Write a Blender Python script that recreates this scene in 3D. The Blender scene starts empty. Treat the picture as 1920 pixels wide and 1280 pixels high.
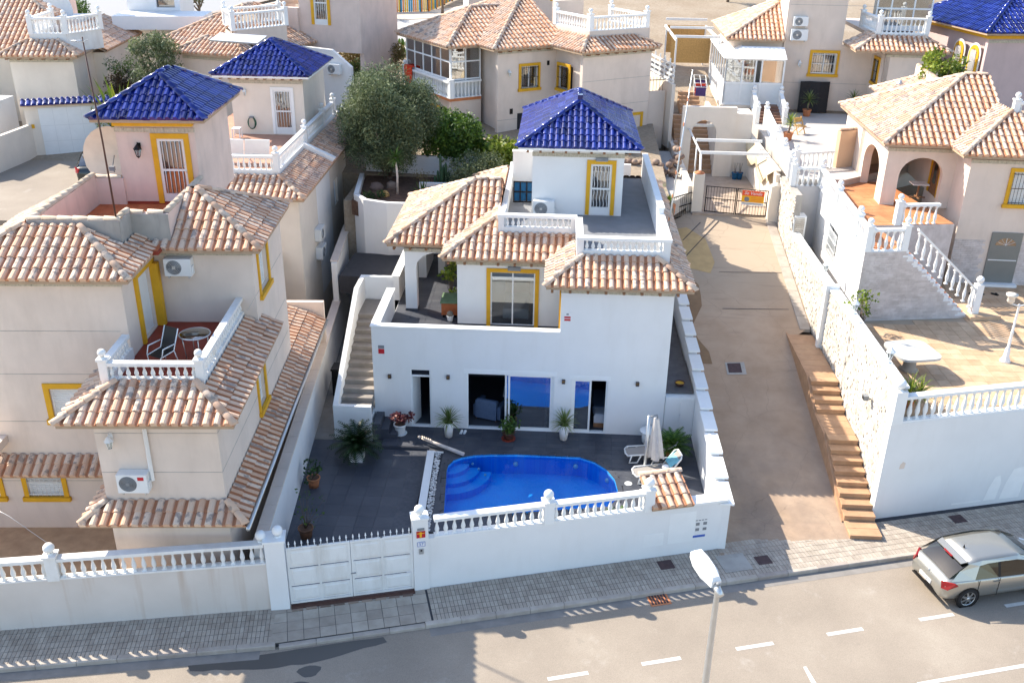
import bpy, bmesh, math, random
import numpy as np
from mathutils import Vector, Matrix
random.seed(7)
RNG = np.random.default_rng(11)
PI = math.pi
SC = bpy.context.scene
COL = SC.collection
# ------------------------------------------------------------ camera, sky, sun, exposure
CAM_POS = Vector((0.0, -31.1503, 18.1985))
ax_r = Vector((0.99886, 0.04456, 0.01745))   # camera right (roll about one degree)
fw = Vector((-0.04017, 0.90542, -0.42262)).normalized()
ax_r = (ax_r - fw * ax_r.dot(fw)).normalized()
ax_u = ax_r.cross(fw)
cd = bpy.data.cameras.new('camera'); cam = bpy.data.objects.new('camera', cd); COL.objects.link(cam)
cam.matrix_world = Matrix(((ax_r.x, ax_u.x, -fw.x, CAM_POS.x), (ax_r.y, ax_u.y, -fw.y, CAM_POS.y),
                           (ax_r.z, ax_u.z, -fw.z, CAM_POS.z), (0, 0, 0, 1)))
cd.sensor_width = 36.0; cd.lens = 33.75; cd.clip_start = 0.5; cd.clip_end = 2000
SC.camera = cam
SUN_EL = math.radians(39.5)
SUN_AZ = math.radians(60.0)            # degrees to the left of +Y
to_sun = Vector((-math.sin(SUN_AZ) * math.cos(SUN_EL), math.cos(SUN_AZ) * math.cos(SUN_EL), math.sin(SUN_EL)))
W = bpy.data.worlds.new('World'); SC.world = W; W.use_nodes = True
wn = W.node_tree.nodes; wl = W.node_tree.links; wn.clear()
wo = wn.new('ShaderNodeOutputWorld'); wb = wn.new('ShaderNodeBackground'); ws = wn.new('ShaderNodeTexSky')
ws.sky_type = 'NISHITA'; ws.sun_disc = False; ws.sun_elevation = SUN_EL
ws.sun_rotation = -SUN_AZ; ws.air_density = 1.0; ws.dust_density = 1.0; ws.ozone_density = 1.0
wb.inputs['Strength'].default_value = 0.15
wl.new(ws.outputs[0], wb.inputs['Color']); wl.new(wb.outputs[0], wo.inputs['Surface'])
sd = bpy.data.lights.new('sun', 'SUN'); sd.energy = 4.1; sd.angle = math.radians(0.5); sd.color = (1.0, 0.92, 0.79)
sun = bpy.data.objects.new('sun', sd); COL.objects.link(sun)
sun.rotation_euler = to_sun.to_track_quat('Z', 'Y').to_euler()
vs = SC.view_settings
SC.display_settings.display_device = 'sRGB'
vs.view_transform = 'Standard'; vs.look = 'None'; vs.gamma = 1.0; vs.use_curve_mapping = False
vs.exposure = 1.22
SC.cycles.max_bounces = 6; SC.cycles.diffuse_bounces = 4; SC.cycles.glossy_bounces = 3; SC.cycles.transmission_bounces = 5

# ------------------------------------------------------------ materials
MATS = {}
class NT:
    def __init__(s, name):
        s.m = bpy.data.materials.new(name); s.m.use_nodes = True
        s.n = s.m.node_tree.nodes; s.l = s.m.node_tree.links
        s.b = s.n['Principled BSDF']
    def new(s, t, **k):
        q = s.n.new(t)
        for a, v in k.items(): setattr(q, a, v)
        return q
    def set(s, q, **k):
        for a, v in k.items(): q.inputs[a.replace('_', ' ')].default_value = v
    def link(s, a, b): s.l.new(a, b)
    def pos(s): return s.new('ShaderNodeNewGeometry').outputs['Position']
    def noise(s, scale, detail=4, rough=.55, vec=None, dist=0.0):
        q = s.new('ShaderNodeTexNoise'); q.inputs['Scale'].default_value = scale
        q.inputs['Detail'].default_value = detail; q.inputs['Roughness'].default_value = rough; q.inputs['Distortion'].default_value = dist
        s.link(vec if vec is not None else s.pos(), q.inputs['Vector']); return q.outputs['Fac']
    def ramp(s, fac, stops):
        q = s.new('ShaderNodeValToRGB'); e = q.color_ramp.elements
        while len(e) < len(stops): e.new(0.5)
        for i, (p, c) in enumerate(stops):
            e[i].position = p; e[i].color = (*c, 1) if len(c) == 3 else c
        s.link(fac, q.inputs['Fac']); return q.outputs['Color']
    def mix(s, a, b, fac, mode='MIX'):
        q = s.new('ShaderNodeMix', data_type='RGBA', blend_type=mode)
        for v, i in ((fac, 0), (a, 6), (b, 7)):
            if hasattr(v, 'is_linked'): s.link(v, q.inputs[i])
            else: q.inputs[i].default_value = v if i == 0 else (*v, 1)
        return q.outputs[2]
    def math(s, op, a, b=0.0, c=0.0):
        q = s.new('ShaderNodeMath', operation=op)
        for i, v in enumerate((a, b, c)):
            if hasattr(v, 'is_linked'): s.link(v, q.inputs[i])
            else: q.inputs[i].default_value = v
        return q.outputs[0]
    def map(s, vec, scale=(1, 1, 1), rot=(0, 0, 0), loc=(0, 0, 0)):
        q = s.new('ShaderNodeMapping'); q.inputs['Scale'].default_value = scale; q.inputs['Rotation'].default_value = rot; q.inputs['Location'].default_value = loc
        s.link(vec, q.inputs['Vector']); return q.outputs[0]
    def bump(s, h, strength=.3, dist=.02):
        q = s.new('ShaderNodeBump'); q.inputs['Strength'].default_value = strength; q.inputs['Distance'].default_value = dist
        s.link(h, q.inputs['Height']); s.link(q.outputs[0], s.b.inputs['Normal'])
    def out(s, col=None, rough=None, metal=0.0, spec=None):
        if col is not None:
            if hasattr(col, 'is_linked'): s.link(col, s.b.inputs['Base Color'])
            else: s.b.inputs['Base Color'].default_value = (*col, 1)
        if rough is not None:
            if hasattr(rough, 'is_linked'): s.link(rough, s.b.inputs['Roughness'])
            else: s.b.inputs['Roughness'].default_value = rough
        s.b.inputs['Metallic'].default_value = metal
        if spec is not None: s.b.inputs['Specular IOR Level'].default_value = spec
        return s.m
def paint(name, c, var=.06, rough=.8, scale=1.2, bump=.15, bscale=60, stain=None, stain_amt=.5, metal=0.0, spec=.3):
    t = NT(name)
    n = t.noise(scale, 5)
    a = tuple(max(0, v * (1 - var)) for v in c); b = tuple(min(1, v * (1 + var)) for v in c)
    col = t.ramp(n, [(.3, a), (.7, b)])
    if stain:
        v = t.map(t.pos(), (1.6, 1.6, .35))
        f = t.ramp(t.noise(1.0, 6, .65, v), [(.50, (0, 0, 0)), (.78, (stain_amt,) * 3)])
        col = t.mix(col, stain, f)
    if bump: t.bump(t.noise(bscale, 3), bump, .01)
    MATS[name] = t.out(col, rough, metal, spec); return MATS[name]
white = paint('white_wall_paint', (.78, .775, .76), .03, .75, .8, .2, 38, (.60, .57, .52), .22)
white2 = paint('white_trim_paint', (.82, .82, .80), .03, .6, 2, .05, 40)
whitew = paint('weathered_white_paint', (.78, .77, .74), .04, .7, 2, .1, 40, (.45, .40, .33), .45)
beige = paint('beige_render', (.70, .59, .50), .06, .85, 1.0, .2, 60, (.42, .34, .27), .28)
pinkb = paint('pinkish_render', (.66, .53, .46), .08, .85, 1.2, .25, 60, (.40, .34, .30), .40)
cream = paint('cream_render', (.74, .66, .56), .05, .85, 1.0, .2, 60, (.5, .4, .3), .2)
mauve = paint('dusky_render', (.56, .43, .41), .06, .85, 1.0, .2, 60, (.36, .28, .26), .3)
greyrender = paint('weathered_grey_render', (.40, .37, .33), .12, .9, 1.5, .3, 50, (.14, .13, .12), .6)
mustard = paint('mustard_trim_paint', (.68, .36, .018), .08, .6, 3, .08, 40)
mortar = paint('roof_mortar', (.42, .30, .20), .12, .9, 4, .3, 50)
fasciam = paint('eave_tile_strip', (.46, .42, .33), .22, .6, 14, .1, 50)
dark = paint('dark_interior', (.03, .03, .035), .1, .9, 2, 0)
blackm = paint('black_metal', (.02, .018, .018), .1, .45, 4, 0, metal=.4)
greym = paint('grey_plastic', (.22, .23, .24), .1, .5, 4, 0)
offwhite = paint('off_white_enamel', (.74, .75, .74), .03, .4, 3, 0)
steel = paint('galvanised_metal', (.55, .57, .58), .06, .38, 5, 0, metal=.75)
silverm = paint('aluminium_frame', (.8, .81, .82), .02, .35, 5, 0)
terr_pot = paint('terracotta', (.52, .20, .09), .12, .8, 8, .1, 50)
brownpot = paint('dark_brown_glaze', (.09, .04, .03), .1, .35, 6, 0)
bluepot = paint('blue_glaze', (.02, .11, .24), .1, .25, 6, 0)
soil = paint('brown_soil', (.13, .075, .05), .35, .95, 6, .6, 20)
bark = paint('bark', (.16, .12, .09), .3, .9, 9, .5, 30)
palebark = paint('bleached_wood', (.62, .54, .47), .15, .8, 6, .3, 25)
wood = paint('brown_wood', (.24, .12, .06), .2, .6, 8, .1, 30)
redwood = paint('orange_wood', (.42, .12, .04), .15, .6, 8, .1, 30)
greentop = paint('faded_green_canvas', (.13, .20, .11), .15, .8, 6, .1, 30)
redfloor = paint('red_painted_floor', (.27, .045, .025), .16, .55, 1.6, .05, 30)
orangetile = paint('orange_terrace_tile', (.55, .20, .08), .12, .6, 3, .05, 30)
fabricg = paint('taupe_mesh_fabric', (.33, .30, .27), .06, .9, 20, .1, 200)
canvas = paint('pale_canvas', (.60, .56, .53), .08, .9, 6, .2, 40)
bluefab = paint('blue_grey_upholstery', (.10, .14, .22), .06, .9, 8, .1, 100)
bedfab = paint('bed_linen', (.45, .47, .52), .05, .9, 6, .1, 60)
towel = paint('turquoise_towel', (.22, .52, .58), .1, .95, 9, .3, 80)
redm = paint('sign_red', (.50, .02, .03), .05, .5, 5, 0)
signor = paint('sign_yellow', (.85, .42, .02), .04, .5, 5, 0)
signrd = paint('sign_orange_red', (.80, .10, .03), .04, .5, 5, 0)
signw = paint('sign_white', (.78, .78, .78), .02, .5, 5, 0)
signblue = paint('sign_blue', (.05, .12, .45), .02, .5, 5, 0)
rubber = paint('tyre_rubber', (.018, .018, .019), .15, .8, 20, 0)
redlens = paint('red_lens', (.30, .02, .022), .03, .15, 5, 0)
asphdark = paint('dark_sealant', (.05, .05, .055), .1, .8, 5, 0)
ironm = paint('rusty_iron_cover', (.075, .045, .045), .2, .7, 9, .2, 40)
linem = paint('road_line_paint', (.56, .54, .50), .08, .7, 7, .05, 60)
blackw = paint('black_stained_wood', (.016, .013, .014), .2, .6, 8, .1, 30)
reed = paint('reed_screen', (.55, .33, .12), .15, .85, 12, .2, 50)
gravel = paint('pale_gravel', (.45, .43, .40), .25, .95, 18, .6, 30)
awning = paint('cream_awning', (.66, .54, .36), .06, .9, 4, .1, 60)
redcloth = paint('red_cloth', (.75, .06, .02), .06, .9, 6, .1, 50)
purple = paint('dark_purple_cloth', (.08, .05, .16), .1, .9, 6, .1, 50)
dishm = paint('cream_dish_enamel', (.66, .60, .52), .06, .6, 3, 0)
def tile_material():
    t = NT('clay_roof_tile')
    g = t.new('ShaderNodeNewGeometry'); oi = t.new('ShaderNodeObjectInfo')
    r = t.math('FRACT', t.math('ADD', g.outputs['Random Per Island'], oi.outputs['Random']))
    base = t.ramp(r, [(0, (.56, .34, .225)), (.25, (.62, .41, .285)), (.5, (.67, .48, .345)), (.75, (.69, .54, .42)), (1, (.62, .46, .35))])
    p = t.pos()
    n = t.noise(4.6, 3, .55, p)
    n2 = t.math('ADD', n, t.math('MULTIPLY', t.math('SUBTRACT', r, .5), .22))
    blot = t.ramp(n2, [(.56, (0, 0, 0)), (.65, (.7, .7, .7))])
    col = t.mix(base, (.19, .165, .16), blot)
    pale = t.ramp(t.noise(7, 3, .6, p), [(.5, (0, 0, 0)), (.75, (.35, .35, .35))])
    col = t.mix(col, (.62, .52, .40), pale)
    t.bump(t.noise(40, 3, .6, p), .25, .01)
    return t.out(col, .85, 0, .2)
tilem = tile_material()
def pan_material():
    t = NT('clay_tile_channel')
    g = t.new('ShaderNodeNewGeometry'); oi = t.new('ShaderNodeObjectInfo')
    r = t.math('FRACT', t.math('ADD', g.outputs['Random Per Island'], oi.outputs['Random']))
    col = t.ramp(r, [(0, (.42, .19, .10)), (.5, (.52, .25, .14)), (1, (.46, .24, .15))])
    col = t.mix(col, (.16, .12, .10), t.ramp(t.noise(5, 4, .6), [(.55, (0, 0, 0)), (.72, (.6, .6, .6))]))
    return t.out(col, .9, 0, .15)
panm = pan_material()
def blue_tile_material():
    t = NT('blue_glazed_tile')
    g = t.new('ShaderNodeNewGeometry'); oi = t.new('ShaderNodeObjectInfo')
    r = t.math('FRACT', t.math('ADD', g.outputs['Random Per Island'], oi.outputs['Random']))
    col = t.ramp(r, [(0, (.003, .009, .10)), (.5, (.005, .017, .17)), (.85, (.009, .028, .25)), (1, (.03, .05, .26))])
    col = t.mix(col, (.10, .10, .14), t.ramp(t.noise(3.5, 5, .65), [(.56, (0, 0, 0)), (.75, (.14, .14, .14))]))
    t.bump(t.noise(9, 2, .5), .15, .02)
    return t.out(col, .16, 0, .6)
bluem = blue_tile_material()
def darktile_material():
    t = NT('charcoal_porcelain')
    g = t.new('ShaderNodeNewGeometry'); oi = t.new('ShaderNodeObjectInfo')
    r = t.math('FRACT', t.math('ADD', g.outputs['Random Per Island'], oi.outputs['Random']))
    a = t.ramp(r, [(0, (.060, .066, .082)), (1, (.085, .090, .104))])
    n = t.ramp(t.noise(1.1, 5, .6), [(.35, (.75, .75, .78)), (.7, (1.12, 1.1, 1.08))])
    return t.out(t.mix(a, n, 1.0, 'MULTIPLY'), .5, 0, .35)
darktile = darktile_material()
grout = paint('grey_grout', (.055, .055, .06), .1, .9, 5, 0)
def floor_tile(name, c0, c1, rough=.6):
    t = NT(name)
    g = t.new('ShaderNodeNewGeometry'); oi = t.new('ShaderNodeObjectInfo')
    r = t.math('FRACT', t.math('ADD', g.outputs['Random Per Island'], oi.outputs['Random']))
    a = t.ramp(r, [(0, c0), (1, c1)])
    n = t.ramp(t.noise(2.6, 5, .6), [(.3, (.82, .80, .78)), (.7, (1.1, 1.1, 1.1))])
    return t.out(t.mix(a, n, 1.0, 'MULTIPLY'), rough, 0, .3)
sandtile = floor_tile('sand_floor_tile', (.50, .33, .20), (.60, .43, .28))
steptile = floor_tile('ochre_step_tile', (.44, .26, .15), (.50, .31, .18))
paverm = floor_tile('grey_paver', (.35, .30, .25), (.44, .385, .32), .85)
kerbm = floor_tile('kerb_stone', (.36, .31, .27), (.46, .41, .35), .85)
stonem = floor_tile('white_ledge_stone', (.46, .41, .35), (.66, .62, .56), .8)
rubblem = floor_tile('rubble_stone', (.16, .11, .09), (.36, .27, .21), .9)
greystep = floor_tile('taupe_step_tile', (.26, .23, .20), (.30, .265, .23), .6)
def asphalt_material():
    t = NT('worn_asphalt')
    p = t.pos()
    a = t.ramp(t.noise(.35, 6, .6, p), [(.3, (.265, .222, .178)), (.55, (.315, .265, .212)), (.75, (.365, .313, .252))])
    s = t.ramp(t.noise(70, 2, .5, p), [(.3, (.82, .82, .82)), (.7, (1.12, 1.12, 1.12))])
    col = t.mix(a, s, 1.0, 'MULTIPLY')
    f = t.ramp(t.noise(1.7, 5, .6, p), [(.66, (0, 0, 0)), (.78, (.35, .35, .35))])
    col = t.mix(col, (.16, .145, .13), f)
    w = t.ramp(t.noise(.9, 7, .7, t.map(p, (1, 1, 1), (0, 0, 0), (7, 3, 0))), [(.60, (0, 0, 0)), (.72, (.30, .30, .30))])
    col = t.mix(col, (.50, .46, .41), w)
    t.bump(t.noise(120, 2, .6, p), .3, .01)
    return t.out(col, .9, 0, .2)
asphalt = asphalt_material()
def concrete_drive():
    t = NT('stained_driveway_concrete')
    p = t.pos()
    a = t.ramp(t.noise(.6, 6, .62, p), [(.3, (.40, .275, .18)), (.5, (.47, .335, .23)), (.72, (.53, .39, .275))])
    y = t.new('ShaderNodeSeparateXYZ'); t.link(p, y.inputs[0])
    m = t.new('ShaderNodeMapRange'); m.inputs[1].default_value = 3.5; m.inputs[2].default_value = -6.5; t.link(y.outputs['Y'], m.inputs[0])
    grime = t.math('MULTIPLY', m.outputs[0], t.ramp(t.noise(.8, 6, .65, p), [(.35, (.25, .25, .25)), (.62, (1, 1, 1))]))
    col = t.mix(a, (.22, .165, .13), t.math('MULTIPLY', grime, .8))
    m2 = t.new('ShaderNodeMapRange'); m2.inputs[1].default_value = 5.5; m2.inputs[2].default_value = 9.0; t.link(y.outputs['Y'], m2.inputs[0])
    col = t.mix(col, (.42, .34, .255), t.math('MULTIPLY', m2.outputs[0], .8))  # upper sunlit stretch toned down in colour, softening the contrast of sun and shade
    st = t.map(p, (.25, 2.4, 1), (0, 0, .05))
    col = t.mix(col, (.22, .17, .13), t.ramp(t.noise(1.3, 5, .6, st), [(.58, (0, 0, 0)), (.75, (.4, .4, .4))]))
    cr = t.new('ShaderNodeTexVoronoi', feature='DISTANCE_TO_EDGE'); cr.inputs['Scale'].default_value = .55
    dv = t.new('ShaderNodeMixRGB'); dv.inputs[0].default_value = .25
    nn = t.new('ShaderNodeTexNoise'); nn.inputs['Scale'].default_value = 2.0; t.link(p, nn.inputs['Vector'])
    t.link(p, dv.inputs[1]); t.link(nn.outputs['Color'], dv.inputs[2]); t.link(dv.outputs[0], cr.inputs['Vector'])
    ck = t.ramp(cr.outputs['Distance'], [(0.0, (.22, .22, .22)), (.005, (0, 0, 0))])
    col = t.mix(col, (.08, .065, .05), ck)
    t.bump(t.noise(25, 4, .6, p), .35, .015)
    return t.out(col, .9, 0, .2)
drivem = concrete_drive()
def dirt_material():
    t = NT('dry_ground')
    p = t.pos()
    a = t.ramp(t.noise(.25, 7, .6, p), [(.3, (.29, .225, .16)), (.55, (.35, .285, .215)), (.75, (.40, .345, .28))])
    s = t.ramp(t.noise(6, 5, .7, p), [(.35, (.8, .78, .75)), (.65, (1.08, 1.08, 1.08))])
    t.bump(t.noise(8, 5, .7, p), .5, .05)
    return t.out(t.mix(a, s, 1.0, 'MULTIPLY'), .95, 0, .1)
dirt = dirt_material()
def glass_material(name='window_glass', tint=(.75, .84, .88), alpha=.45, rough=.02):
    t = NT(name)
    tr = t.new('ShaderNodeBsdfTransparent'); tr.inputs['Color'].default_value = (*tint, 1)
    gl = t.new('ShaderNodeBsdfGlossy'); gl.inputs['Roughness'].default_value = rough; gl.inputs['Color'].default_value = (1, 1, 1, 1)
    fr = t.new('ShaderNodeFresnel'); fr.inputs['IOR'].default_value = 1.5
    f2 = t.math('ADD', t.math('MULTIPLY', fr.outputs[0], 1.6), alpha)
    mx = t.new('ShaderNodeMixShader'); t.link(f2, mx.inputs[0]); t.link(tr.outputs[0], mx.inputs[1]); t.link(gl.outputs[0], mx.inputs[2])
    t.link(mx.outputs[0], t.n['Material Output'].inputs['Surface'])
    return t.m
glass = glass_material('window_glass', (.80, .87, .9), .06)
glassblue = glass_material('sliding_door_glass', (.35, .5, .6), .42)
glassdk = glass_material('tinted_glass', (.12, .15, .16), .12)
def water_material():
    t = NT('pool_water')
    p = t.pos()
    tr = t.new('ShaderNodeBsdfTransparent'); tr.inputs['Color'].default_value = (.62, .90, 1.0, 1)
    gl = t.new('ShaderNodeBsdfGlossy'); gl.inputs['Roughness'].default_value = .04
    fr = t.new('ShaderNodeFresnel'); fr.inputs['IOR'].default_value = 1.33
    mx = t.new('ShaderNodeMixShader'); t.link(fr.outputs[0], mx.inputs[0]); t.link(tr.outputs[0], mx.inputs[1]); t.link(gl.outputs[0], mx.inputs[2])
    b = t.new('ShaderNodeBump'); b.inputs['Strength'].default_value = .35; b.inputs['Distance'].default_value = .06
    t.link(t.noise(2.2, 3, .5, p), b.inputs['Height']); t.link(b.outputs[0], gl.inputs['Normal']); t.link(b.outputs[0], fr.inputs['Normal'])
    t.link(mx.outputs[0], t.n['Material Output'].inputs['Surface'])
    return t.m
waterm = water_material()
def pool_material():
    t = NT('blue_pool_mosaic')
    p = t.pos()
    br = t.new('ShaderNodeTexBrick'); br.offset = 0; br.inputs['Scale'].default_value = 1.0
    br.inputs['Brick Width'].default_value = .05; br.inputs['Row Height'].default_value = .05; br.inputs['Mortar Size'].default_value = .003
    br.inputs['Color1'].default_value = (.03, .36, .92, 1); br.inputs['Color2'].default_value = (.05, .46, .96, 1); br.inputs['Mortar'].default_value = (.10, .45, .92, 1)
    t.link(p, br.inputs['Vector'])
    n = t.ramp(t.noise(.7, 3, .5, p), [(.3, (.85, .9, .95)), (.7, (1.15, 1.15, 1.1))])
    return t.out(t.mix(br.outputs['Color'], n, 1.0, 'MULTIPLY'), .35, 0, .4)
poolm = pool_material()
def carpaint():
    t = NT('silver_car_paint')
    t.b.inputs['Coat Weight'].default_value = .8; t.b.inputs['Coat Roughness'].default_value = .03
    n = t.noise(300, 1, .5)
    return t.out(t.ramp(n, [(.3, (.36, .35, .315)), (.7, (.43, .415, .37))]), .30, .7)
carm = carpaint()
def darkpaint():
    t = NT('dark_green_car_paint')
    t.b.inputs['Coat Weight'].default_value = 1.0; t.b.inputs['Coat Roughness'].default_value = .03
    return t.out((.018, .024, .024), .35, .3)
darkcar = darkpaint()
def leaf_material(name, c0, c1, c2, rough=.55, trans=.25):
    t = NT(name)
    g = t.new('ShaderNodeNewGeometry'); oi = t.new('ShaderNodeObjectInfo')
    r = t.math('FRACT', t.math('ADD', g.outputs['Random Per Island'], oi.outputs['Random']))
    col = t.ramp(r, [(0, c0), (.55, c1), (1, c2)])
    cl = t.ramp(t.noise(1.1, 3, .5), [(.35, (.65, .68, .66)), (.65, (1.25, 1.22, 1.1))])
    col = t.mix(col, cl, 1.0, 'MULTIPLY')
    t.out(col, rough, 0, .35)
    tr = t.new('ShaderNodeBsdfTranslucent'); t.link(col, tr.inputs['Color'])
    mx = t.new('ShaderNodeMixShader'); mx.inputs[0].default_value = trans
    t.link(t.b.outputs[0], mx.inputs[1]); t.link(tr.outputs[0], mx.inputs[2])
    t.link(mx.outputs[0], t.n['Material Output'].inputs['Surface'])
    return t.m
olive = leaf_material('olive_leaf', (.07, .10, .05), (.14, .18, .09), (.26, .30, .17))
green = leaf_material('bright_leaf', (.04, .085, .015), (.075, .15, .022), (.14, .22, .035))
dgreen = leaf_material('dark_leaf', (.02, .05, .015), (.045, .09, .025), (.08, .15, .035))
limeleaf = leaf_material('yellow_green_leaf', (.10, .17, .02), (.19, .25, .03), (.30, .33, .05))
cycasl = leaf_material('cycad_leaf', (.008, .025, .008), (.014, .040, .010), (.03, .07, .015), .4, .1)
yucca = leaf_material('sword_leaf', (.10, .15, .04), (.17, .23, .06), (.28, .33, .12), .5, .15)
purpleleaf = leaf_material('purple_leaf', (.05, .012, .02), (.12, .02, .035), (.32, .12, .10), .5, .2)
dryleaf = leaf_material('dry_leaf', (.14, .10, .04), (.22, .17, .06), (.30, .25, .10))
pineleaf = leaf_material('pine_needle', (.05, .075, .02), (.10, .12, .03), (.17, .17, .04))
# ------------------------------------------------------------ object helpers
def tag(o, label=None, cat=None, group=None, kind=None):
    if label: o['label'] = label
    if cat: o['category'] = cat
    if group: o['group'] = group
    if kind: o['kind'] = kind
    return o
def thing(name, label, cat, loc=(0, 0, 0), rz=0.0, group=None):
    o = bpy.data.objects.new(name, None); COL.objects.link(o); o.empty_display_size = .2
    o.location = loc; o.rotation_euler = (0, 0, rz)
    return tag(o, label, cat, group)
def link(name, me, parent=None, loc=None, rot=None, mat=None):
    o = bpy.data.objects.new(name, me); COL.objects.link(o)
    if parent is not None: o.parent = parent
    if loc is not None: o.location = loc
    if rot is not None: o.rotation_euler = rot
    return o
def copy_tree(o, parent=None):
    c = o.copy(); COL.objects.link(c); c.parent = parent
    for ch in list(o.children): copy_tree(ch, c)
    return c
class M:
    """collects polygons and links them as one mesh object"""
    def __init__(s): s.v = []; s.f = []; s.smooth = []; s.mi = []; s.cur = 0
    def add(s, vs, fs, smooth=False, ms=None):
        b = len(s.v); s.v.extend([tuple(p) for p in vs])
        for k, f in enumerate(fs): s.f.append(tuple(b + i for i in f)); s.smooth.append(smooth); s.mi.append(ms[k] if ms else s.cur)
        return s
    def box(s, x0, x1, y0, y1, z0, z1):
        return s.add([(x0, y0, z0), (x1, y0, z0), (x1, y1, z0), (x0, y1, z0), (x0, y0, z1), (x1, y0, z1), (x1, y1, z1), (x0, y1, z1)],
                     [(3, 2, 1, 0), (4, 5, 6, 7), (0, 1, 5, 4), (1, 2, 6, 5), (2, 3, 7, 6), (3, 0, 4, 7)])
    def cbox(s, x0, x1, y0, y1, z0, z1, c=.01):
        """box with chamfered top edges"""
        return s.add([(x0, y0, z0), (x1, y0, z0), (x1, y1, z0), (x0, y1, z0), (x0, y0, z1 - c), (x1, y0, z1 - c), (x1, y1, z1 - c), (x0, y1, z1 - c),
                      (x0 + c, y0 + c, z1), (x1 - c, y0 + c, z1), (x1 - c, y1 - c, z1), (x0 + c, y1 - c, z1)],
                     [(0, 1, 5, 4), (1, 2, 6, 5), (2, 3, 7, 6), (3, 0, 4, 7), (4, 5, 9, 8), (5, 6, 10, 9), (6, 7, 11, 10), (7, 4, 8, 11), (8, 9, 10, 11)])
    def obox(s, p, ux, uy, uz):
        """box from corner p with three edge vectors"""
        p, ux, uy, uz = map(Vector, (p, ux, uy, uz))
        q = [p, p + ux, p + ux + uy, p + uy]; q += [a + uz for a in q]
        return s.add(q, [(3, 2, 1, 0), (4, 5, 6, 7), (0, 1, 5, 4), (1, 2, 6, 5), (2, 3, 7, 6), (3, 0, 4, 7)])
    def bar(s, a, b, w, h=None, up=(0, 0, 1)):
        a, b = Vector(a), Vector(b); d = (b - a); L = d.length
        if L < 1e-6: return s
        d /= L; h = h or w
        up = Vector(up)
        if abs(d.dot(up)) > .98: up = Vector((0, 1, 0))
        x = d.cross(up).normalized(); y = x.cross(d).normalized()
        return s.add(
            [a + x * i * w / 2 + y * j * h / 2 for i, j in ((-1, -1), (1, -1), (1, 1), (-1, 1))] + [b + x * i * w / 2 + y * j * h / 2 for i, j in ((-1, -1), (1, -1), (1, 1), (-1, 1))],
            [(0, 3, 2, 1)[::-1], (4, 5, 6, 7), (0, 1, 5, 4), (1, 2, 6, 5), (2, 3, 7, 6), (3, 0, 4, 7)])
    def tube(s, pts, rad, n=8, cap=True, smooth=True):
        pts = [Vector(p) for p in pts]; k = len(pts)
        rad = [rad] * k if not hasattr(rad, '__len__') else rad
        vs = []; up = Vector((0, 0, 1))
        for i, p in enumerate(pts):
            d = (pts[min(i + 1, k - 1)] - pts[max(i - 1, 0)]).normalized()
            u = up if abs(d.dot(up)) < .95 else Vector((1, 0, 0))
            x = d.cross(u).normalized(); y = x.cross(d)
            for j in range(n):
                a = 2 * PI * j / n; vs.append(p + (x * math.cos(a) + y * math.sin(a)) * rad[i])
        fs = [(i * n + j, i * n + (j + 1) % n, (i + 1) * n + (j + 1) % n, (i + 1) * n + j) for i in range(k - 1) for j in range(n)]
        if cap: fs += [tuple(range(n))[::-1], tuple((k - 1) * n + j for j in range(n))]
        return s.add(vs, fs, smooth)
    def lathe(s, c, prof, n=12, smooth=True, capb=True, capt=True):
        vs = []; c = Vector(c)
        for r, z in prof:
            for j in range(n):
                a = 2 * PI * j / n; vs.append((c.x + r * math.cos(a), c.y + r * math.sin(a), c.z + z))
        k = len(prof)
        fs = [(i * n + j, i * n + (j + 1) % n, (i + 1) * n + (j + 1) % n, (i + 1) * n + j) for i in range(k - 1) for j in range(n)]
        if capb: fs.append(tuple(range(n))[::-1])
        if capt: fs.append(tuple((k - 1) * n + j for j in range(n)))
        return s.add(vs, fs, smooth)
    def ball(s, c, r, n=12, m=7, sz=1.0):
        prof = [(max(1e-4, r * math.sin(PI * i / m)), -r * sz * math.cos(PI * i / m)) for i in range(m + 1)]
        return s.lathe(c, prof, n, True, False, False)
    def prism(s, poly, z0, z1):
        n = len(poly); a = [(p[0], p[1], z0) for p in poly] + [(p[0], p[1], z1) for p in poly]
        return s.add(a, [tuple(range(n))[::-1], tuple(range(n, 2 * n))] + [(i, (i + 1) % n, n + (i + 1) % n, n + i) for i in range(n)])
    def wall(s, p0, p1, t, z0, z1, holes=()):
        """wall from p0 to p1 (2D), thickness t to the left of p0->p1, rectangular holes (s0,s1,za,zb)"""
        p0, p1 = Vector(p0[:2]), Vector(p1[:2]); L = (p1 - p0).length; d = (p1 - p0) / L; nrm = Vector((-d.y, d.x))
        S = sorted({0, L, *[min(max(h[i], 0), L) for h in holes for i in (0, 1)]}); Zs = sorted({z0, z1, *[min(max(h[i], z0), z1) for h in holes for i in (2, 3)]})
        def solid(i, j):
            if i < 0 or j < 0 or i >= len(S) - 1 or j >= len(Zs) - 1: return False
            a = (S[i] + S[i + 1]) / 2; b = (Zs[j] + Zs[j + 1]) / 2
            return not any(h[0] < a < h[1] and h[2] < b < h[3] for h in holes)
        P = lambda a, o, z: (p0.x + d.x * a + nrm.x * o, p0.y + d.y * a + nrm.y * o, z)
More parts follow.
